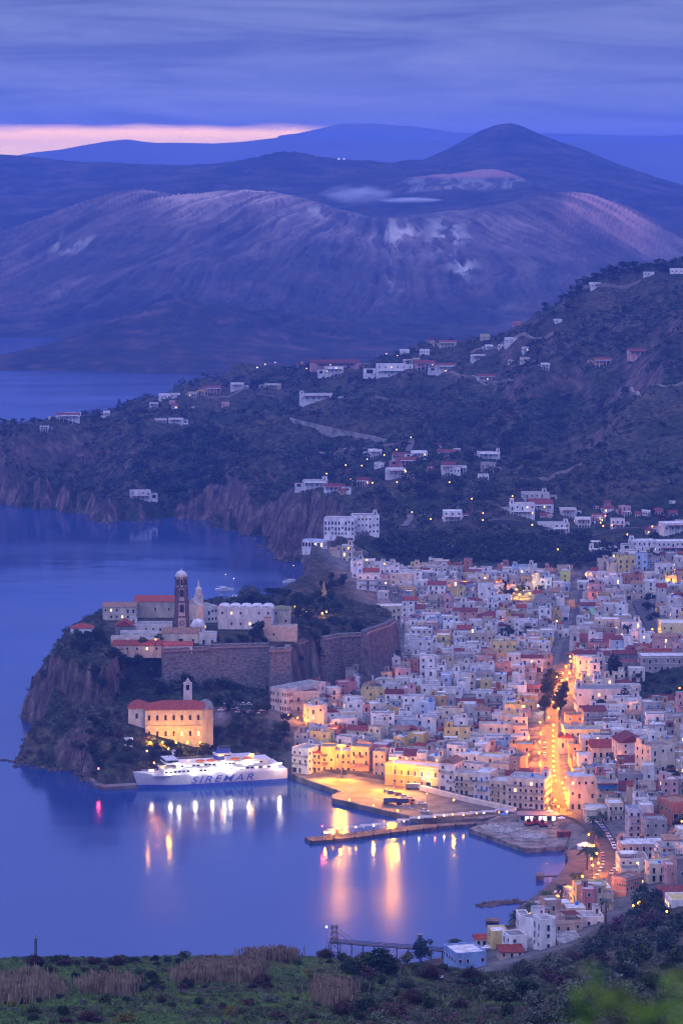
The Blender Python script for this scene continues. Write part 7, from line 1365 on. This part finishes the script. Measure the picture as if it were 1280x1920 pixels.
# scattered shrubs and low scrub, far hills (one mass)
def clump(seed, n, s):
    g = np.random.default_rng(seed); d = g.normal(size=(n, 3)); d /= np.linalg.norm(d, axis=1)[:, None]; c = d * g.uniform(.5, 1, n)[:, None] * np.array([.5, .5, .38]) + np.array([0, 0, .35]); return leafq(c, s, g)
CLP = [clump(i, 26, .17) for i in range(5)]; CLN = [clump(20 + i, 60, .10) for i in range(5)]
def mass(name, label, XY, S, mats, mi, protos, zoff=-.1):
    Z = height(XY[:, 0], XY[:, 1]); g = np.random.default_rng(1); Vs = []; Fs = []; Ms = []; off = 0; pi_ = g.integers(0, len(protos), len(XY)); rot = g.uniform(0, 6.28, len(XY))
    for k, (pv_2, pf) in enumerate(protos):
        I = np.nonzero(pi_ == k)[0]; c, s = np.cos(rot[I])[:, None], np.sin(rot[I])[:, None]; x, y, z = pv_2[:, 0][None], pv_2[:, 1][None], pv_2[:, 2][None]; sz = S[I][:, None]
        V = np.stack([(x * c - y * s) * sz * 1.2 + XY[I, 0][:, None], (x * s + y * c) * sz * 1.2 + XY[I, 1][:, None], z * sz + Z[I][:, None] + zoff * sz], -1)
        n = len(pv_2); Fk = (pf[None] + (np.arange(len(I)) * n)[:, None, None]).reshape(-1, 4) + off; off += n * len(I); Vs.append(V.reshape(-1, 3)); Fs.append(Fk); Ms.append(np.repeat(mi[I], len(pf)))
    o = link(name, npmesh(name, np.concatenate(Vs), np.concatenate(Fs), mats, np.concatenate(Ms))); o['kind'] = 'stuff'; o['label'] = label
g = np.random.default_rng(77)
N_ = 34000; D_ = np.sqrt(g.uniform(1950 ** 2, 3250 ** 2, N_)); X_ = (g.uniform(-40, 1320, N_) - 640) / F * D_
Zc = height(X_, D_); e = 4.0; sl = np.hypot(height(X_ + e, D_) - Zc, height(X_, D_ + e) - Zc) / e
dens = fbm(X_ / 90, D_ / 120, 4, 201)
ok = (Zc > 2.5) & (urban(X_, D_) < .2) & (sl < 1.2) & (g.uniform(-.5, .35, N_) < dens + .08)
VX = np.array([(o.location.x, o.location.y) for o in C.objects if o.name.startswith(('villa', 'cliff_'))])
for vx, vy in VX: ok &= ~((np.abs(X_ - vx) < 13) & (D_ < vy + 8) & (D_ > vy - 45))
XY = np.stack([X_, D_], 1)[ok]; S = g.uniform(1.6, 5.0, len(XY)) * np.where(g.random(len(XY)) < .12, 1.8, 1)
WOODA = np.array(WOODP); mass('hillside_woods', 'dark dense woods in the hollows above the town', WOODA, g.uniform(6, 11, len(WOODA)), [LD, LG], g.choice(2, len(WOODA), p=[.7, .3]), [clump(40 + i, 130, .10) for i in range(4)])
mass('hillside_scrub', 'dark scrub and low trees covering the hills behind the town', XY, S, [LD, LG, LO, LB], g.choice(4, len(XY), p=[.36, .28, .16, .20]), CLP)
# castle rock and rocky slopes scrub
N_ = 7500; a_ = g.uniform(30, 740, N_); D_ = g.uniform(1420, 1800, N_); X_ = (a_ - 640) / F * D_; Zc = height(X_, D_); pdp = sdist(PLAT, X_, D_); sl = np.hypot(height(X_ + 2, D_) - Zc, height(X_, D_ + 2) - Zc) / 2
ok = (Zc > 2) & (urban(X_, D_) < .3) & (sl < 1.6) & (dist_in(PLAZA, 0, 0) < 1e9) & ~((pdp > 1) & (a_ < 540) & (a_ > 190) & (D_ < 1690)) 
for H_ in HEROES: ok &= ~((np.abs(X_ - H_[0]) < H_[4]) & (np.abs(D_ - H_[1]) < H_[5] + 3))
XY = np.stack([X_, D_], 1)[ok]; S = g.uniform(.8, 2.8, len(XY)); mass('castle_scrub', 'low scrub growing over the castle rock', XY, S, [LD, LG, LO, LB], g.choice(4, len(XY), p=[.3, .25, .2, .25]), CLN[:3])
WF = []
for x0, y0, x1, y1, n, zz in [(300,1216,505,1206,46,46),(505,1213,545,1212,5,46),(545,1207,612,1192,26,46),(608,1194,690,1184,18,46),(690,1182,738,1162,8,48)]:
    for k in range(n): u = R.random(); X, Y, Z = P(x0 + (x1 - x0) * u, y0 + (y1 - y0) * u, zz); WF.append((X + R.uniform(-1, 3) * (.6 if x0 > 680 else 0), Y - R.uniform(5, 15)))
WF = np.array(WF); mass('rampart_thicket', 'dark thicket growing against the foot of the ramparts', WF, g.uniform(3.5, 8, len(WF)), [LD, LG, LO], g.choice(3, len(WF), p=[.5, .3, .2]), [clump(60 + i, 150, .09) for i in range(4)])
# ---------------- near hillside
def near_pts(pl, n, seed): return [(a, b) + tuple(onground(a, b, 150, 1300)) for a, b in inpoly(pl, n, seed)]
NKIND = [('bush', LD, 'dark green rounded shrub'), ('bush', LG, 'mid green leafy shrub'), ('bush', LO, 'grey-olive shrub'), ('twig', LB, 'brown twiggy shrub'), ('bush', LB, 'purplish brown shrub'), ('twig', LO, 'pale twiggy shrub'), ('bush', LY, 'yellow-green shrub')]
def shrubs(pl, n, seed, wts, hmin, hmax, where):
    rr = random.Random(seed)
    for a, b, x, y, z in near_pts(pl, n, seed):
        if y > 1150 or blocked(x, y, .5) : continue
        kd, mm, nm = rr.choices(NKIND, wts)[0]; hh = rr.uniform(hmin, hmax); tree(x, y, z - .15 * hh, hh, kd, mm, nm + ' ' + where, 'shrub', 'shrubs on the near hillside', wx=rr.uniform(.9, 1.4))
shrubs([(640,1850),(760,1822),(860,1835),(900,1870),(820,1925),(640,1925)], 28, 60, [3,3,5,3,3,2,1], 1.6, 3.2, 'low on the slope')
shrubs([(860,1832),(1000,1822),(1100,1800),(1290,1800),(1290,1925),(900,1925)], 54, 61, [4,4,8,1,2,1,0], 2.6, 5.6, 'on the right slope')
shrubs([(1080,1790),(1130,1740),(1200,1728),(1290,1715),(1290,1810),(1100,1815)], 40, 62, [6,5,6,0,1,0,0], 4.5, 8, 'above the shore houses')
shrubs([(640,1808),(780,1800),(850,1822),(700,1840),(640,1835)], 16, 63, [5,3,3,2,2,0,0], 2, 3.6, 'on the shore brow')
shrubs([(60,1800),(640,1795),(640,1810),(60,1812)], 30, 64, [4,3,3,5,3,2,1], 1.2, 2.6, 'along the brow')
shrubs([(60,1825),(250,1812),(300,1830),(240,1848),(80,1845)], 14, 65, [2,6,1,1,1,0,4], 1.0, 2.0, 'in the orchard')
shrubs([(0,1850),(480,1850),(640,1870),(640,1925),(0,1925)], 44, 66, [4,4,3,3,3,3,2], .9, 2.2, 'on the lower bank')
shrubs([(240,1838),(480,1832),(500,1850),(240,1868)], 16, 67, [3,1,2,4,5,4,0], 1.4, 2.6, 'in the reed thicket')
for a, b, hp, m_, lab in [(715,1832,62,LD,'large dense dark green tree on the near brow'),(690,1826,46,LG,'round green tree left of the large near tree'),(790,1810,52,LD,'bare-topped dark tree right of the large near tree'),(640,1806,26,LD,'wide dark hedge-like tree on the brow'),(762,1812,34,LO,'olive tree between the two dark near trees'),(985,1880,60,LD,'big dark olive shrub in the slope middle'),(1160,1752,40,LP,'pink-mauve flowering tree above the shore houses'),(1185,1745,30,LP,'small mauve flowering tree beside the larger one'),(580,1838,26,LY,'yellow autumn shrub on the grass'),(290,1808,22,LD,'dark tree standing up on the left brow'),(123,1806,20,LD,'small dark tree on the left brow')]:
    x, y, z = onground(a, b, 150, 1200); tree(x, y, z - .3, hp * y / F, 'round', m_, lab, 'tree', None, wx=1.2, rel=False, name='tree')
# low scrub mass and grass tufts
N_ = 19000; D_ = g.uniform(395, 1100, N_); a_ = g.uniform(-30, 1310, N_); X_ = (a_ - 640) / F * D_; Zc = height(X_, D_); pp = proj(X_, D_, Zc); dn = fbm(X_ / 14, D_ / 22, 4, 301)
ok = (Zc > 6) & (pp[1] < 1945) & (pp[1] > 1700) & (dn > np.where(a_ > 640, -.42, -.20) + g.uniform(-.15, .15, N_)) & (urban(X_, D_) < .3)
XY = np.stack([X_, D_], 1)[ok]; S = g.uniform(.35, 1.15, len(XY)) * np.where(XY[:, 0] > 0, 1.35, 1); mass('near_scrub', 'low mixed scrub covering the near hillside', XY, S, [LD, LG, LO, LB, LP], g.choice(5, len(XY), p=[.22, .25, .24, .24, .05]), CLN)
N_ = 60000; D_ = g.uniform(395, 700, N_); a_ = g.uniform(-30, 1310, N_); X_ = (a_ - 640) / F * D_; B = np.stack([X_, D_, height(X_, D_)], 1); w_ = g.normal(size=(N_, 3)) * [.10, .10, 0]; t_ = g.normal(size=(N_, 3)) * [.12, .12, .05] + [0, 0, .34]
o = link('grass', npmesh('grass', np.stack([B - w_, B + w_, B + t_], 1).reshape(-1, 3), np.arange(3 * N_).reshape(-1, 3), [mat('grass_green', (.09, .18, .04), scale=.05, var=.3, rnd=0, col2=(.05, .06, .02))])); o['kind'] = 'stuff'; o['label'] = 'short green grass on the near hillside'
Vr = []
for pl, n in [([(0,1842),(60,1832),(105,1838),(100,1872),(30,1888),(-10,1885)], 1200), ([(330,1832),(390,1818),(480,1814),(490,1828),(465,1842),(350,1850)], 3600), ([(460,1800),(520,1795),(560,1796),(540,1802),(460,1804)], 700), ([(600,1850),(640,1845),(650,1880),(610,1890)], 1400), ([(180,1842),(250,1850),(240,1870),(150,1862)], 1100)]:
    pts = near_pts(pl, 70, n)
    for a, b, x, y, z in pts:
        k = n // 70; q = np.zeros((k, 3)); q[:, 0] = x + g.normal(size=k) * 1.1; q[:, 1] = y + g.normal(size=k) * 1.1; q[:, 2] = height(q[:, 0], q[:, 1]) - .1; hh = g.uniform(1.4, 3.0, k); w_ = np.stack([g.uniform(.03, .07, k), g.uniform(-.04, .04, k), np.zeros(k)], 1); T = q + np.stack([g.normal(size=k) * .25, g.normal(size=k) * .25, hh], 1)
        Vr.append(np.stack([q - w_, q + w_, T + w_ * 1.6, T - w_ * 1.6], 1).reshape(-1, 3))
Vr = np.concatenate(Vr); o = link('reeds', npmesh('reeds', Vr, np.arange(len(Vr)).reshape(-1, 4), [REED])); o['kind'] = 'stuff'; o['label'] = 'dry pinkish reeds standing in thickets on the near hillside'
x, y, z = onground(68, 1812, 150, 1200); t = thing('radio_mast', (x, y, z), 0, 'thin lattice radio mast rising from the left brow against the sea', 'mast'); hh = 55 * y / F; b = MB()
for sx_ in (-1, 1):
    for sy_ in (-1, 1): b.tube((sx_ * .28, sy_ * .28, -.5), (sx_ * .12, sy_ * .12, hh), .045, IRON, n=4)
for k in range(16): z_ = hh * k / 16; b.tube((-.26, -.26, z_), (.26, -.26, z_ + hh / 16), .035, IRON, n=4); b.box((0, 0, z_), (.5, .5, .06), IRON)
b.build('lattice', t); MB().tube((0, 0, hh), (0, 0, hh + .6), .05, IRON, n=4).box((0, 0, hh - .4), (.5, .3, .5), METAL).build('antenna', t)
x, y, z = onground(322, 752); hh = 34 * y / F; t = thing('phone_mast', (x, y, z), 0, 'thin telecom mast on the headland ridge against the far water', 'mast'); MB().tube((0, 0, -1), (0, 0, hh), .35, METAL, r2=.2, n=6).build('pole', t); MB().box((0, 0, hh - 3), (1.6, 1.6, 2.2), METAL).build('antenna', t)
for i, (a, b, w_) in enumerate([(805,1832,2.6),(816,1835,1.2)]):
    x, y, z = onground(a, b, 150, 1200); q = MB(); rr = random.Random(i)
    for k in range(7): q.box((rr.uniform(-w_, w_), rr.uniform(-1, 1), .1 + k * .07), (rr.uniform(1, 2), rr.uniform(.8, 1.4), .06), AWNW, rz=rr.random())
    tag(q.build('scrap_heap', loc=(x, y, z)), 'pale heap of white sheeting lying on the near slope' if i == 0 else 'small white sheet right of the pale sheeting heap', 'scrap')
# rocks
RKM = mat('shore_rock', (.10, .075, .07), scale=.5, var=.35, rnd=.2, bump=.8)
def rock(s, seed):
    g2 = random.Random(seed); b = MB(); b.lathe((0, 0, -.4 * s), [(s * g2.uniform(.7, 1), 0), (s * g2.uniform(.7, 1.05), s * .5), (s * g2.uniform(.3, .7), s * .95), (s * .1, s * 1.1)], RKM, 6, sx=g2.uniform(.8, 1.4), sy=g2.uniform(.7, 1.2)); return b.mesh('boulder')
RM = [rock(1, i) for i in range(6)]
def rocks(pts, n, seed, s0, s1, label, group, spread=2.5):
    rr = random.Random(seed)
    for i in range(n):
        u = rr.random() * (len(pts) - 1); k = int(u); f = u - k; a = pts[k]; b = pts[k + 1]; x = a[0] + (b[0] - a[0]) * f + rr.gauss(0, spread); y = a[1] + (b[1] - a[1]) * f + rr.gauss(0, spread); s = rr.uniform(s0, s1)
        o = link('boulder', rr.choice(RM), None, (x, y, max(0, hz(x, y) * .7)), rr.random() * 6); o.scale = (s, s, s * .8); tag(o, label, 'boulder', group); o['rel'] = 1
rocks([P(*a)[:2] for a in [(906,1697,0),(940,1692,0),(985,1692,0)]], 55, 1, 1.0, 2.0, 'dark breakwater boulder', 'boulders of the breakwater', 1.6)
rocks([P(*a)[:2] for a in [(36,1434,0),(95,1440,0),(150,1448,0),(166,1462,0)]], 45, 2, .9, 2.4, 'dark boulder under the castle rock', 'boulders under the castle rock')
rocks([P(*a)[:2] for a in [(0,1424,0),(18,1427,0),(36,1430,0)]], 9, 3, .8, 1.6, 'flat black skerry rock', 'skerries', .8)
rocks([P(*a)[:2] for a in [(1040,1590,0),(1060,1598,0),(1076,1602,0)]], 20, 4, .9, 1.7, 'grey boulder by the landfill', 'boulders of the landfill edge', 1.3)
rocks([P(*a)[:2] for a in [(160,974,0),(200,982,0),(280,978,0),(385,984,0),(480,1010,0),(500,1046,0),(560,1056,0)]], 46, 5, 1.2, 3.0, 'brown boulder under the far cliffs', 'boulders at the far cliffs', 3)
# out-of-focus leafy branch near the lens, lower right
bx, by, bz = PD(1215, 1990, 6.2); lb = thing('leafy_branch', (bx, by, bz), 0, 'out-of-focus bright green leafy branch tips in the lower right corner', 'branch'); tw = MB(); rr = random.Random(4); cs = []
for (a, b) in [(1100,1840),(1130,1875),(1180,1890),(1240,1860),(1275,1840),(1215,1895),(1265,1900),(1155,1905),(1090,1900)]:
    x, y, z = PD(a, b, 6.2 + rr.uniform(-.3, .3)); tw.tube((0, 0, 0), (x - bx, y - by, z - bz), .003, BARK, n=4, r2=.0015)
    for k in range(12 if b < 1880 else 18): cs.append((x - bx + rr.gauss(0, .018), y - by + rr.gauss(0, .03), z - bz + rr.gauss(0, .018) - .004))
tw.build('twig', lb); V, Fc = leafq(np.array(cs), .016, np.random.default_rng(3), .5); link('leaves', npmesh('leaves', V, Fc, [LF]), lb)
# ------------------------------------------------------------------ steam from the crater and the ferry funnel
def plume(name, label, c, size, dens, col, seed=0, nsc=(1, 1, 1), rz=0):
    m = bpy.data.materials.new(name + '_vapour'); m.use_nodes = True; nt = m.node_tree; nt.nodes.remove(nt.nodes['Principled BSDF']); N = nt.nodes.new; L = nt.links.new
    v = N('ShaderNodeVolumePrincipled'); v.inputs['Color'].default_value = (*col, 1); tc = N('ShaderNodeTexCoord'); mp = N('ShaderNodeMapping'); mp.inputs['Scale'].default_value = nsc; L(tc.outputs['Object'], mp.inputs[0]); n = N('ShaderNodeTexNoise'); n.inputs['Scale'].default_value = 1.6; n.inputs['Detail'].default_value = 4; L(mp.outputs[0], n.inputs['Vector'])
    ln = N('ShaderNodeVectorMath'); ln.operation = 'LENGTH'; L(tc.outputs['Object'], ln.inputs[0])
    a = N('ShaderNodeMapRange'); a.inputs['From Min'].default_value = 1.0; a.inputs['From Max'].default_value = .15; a.inputs['To Max'].default_value = 1; L(ln.outputs['Value'], a.inputs['Value'])
    b = N('ShaderNodeMapRange'); b.inputs['From Min'].default_value = .36; b.inputs['From Max'].default_value = .66; b.inputs['To Max'].default_value = dens; L(n.outputs['Fac'], b.inputs['Value'])
    k = N('ShaderNodeMath'); k.operation = 'MULTIPLY'; L(a.outputs[0], k.inputs[0]); L(b.outputs[0], k.inputs[1]); L(k.outputs[0], v.inputs['Density']); L(v.outputs[0], nt.nodes['Material Output'].inputs['Volume'])
    me = MB().lathe((0, 0, -1), [(.2, 0), (.7, .3), (1, 1), (.7, 1.7), (.2, 2)], m, 16).mesh(name); o = link(name, me, None, c, rz); o.scale = size; o['kind'] = 'stuff'; o['label'] = label
plume('crater_steam', 'thin white steam jet at the right of the volcano crater', PD(765, 375, 6900), (85, 26, 7), .22, (.95, .96, 1), nsc=(1.2, 1, .8)); plume('crater_steam', 'fading white steam drifting left and up from the crater', PD(668, 364, 6900), (95, 40, 24), .06, (.95, .96, 1), nsc=(1.3, 1, 1.2))
x, y, _ = P(412, 1440, 0); plume('funnel_smoke', 'pale exhaust smoke above the ferry funnel', (x - 1, y + 8, 24), (8, 4, 5.5), .22, (.75, .78, .9), nsc=(1.5, 1.5, 1.5))
finish_labels()
for o in C.objects:
    l = o.get('label')
    if l and o.parent is None:
        while len(l.replace('-', ' ').replace(',', ' ').split()) > 16: l = l.split(' ', 1)[1]
        o['label'] = l
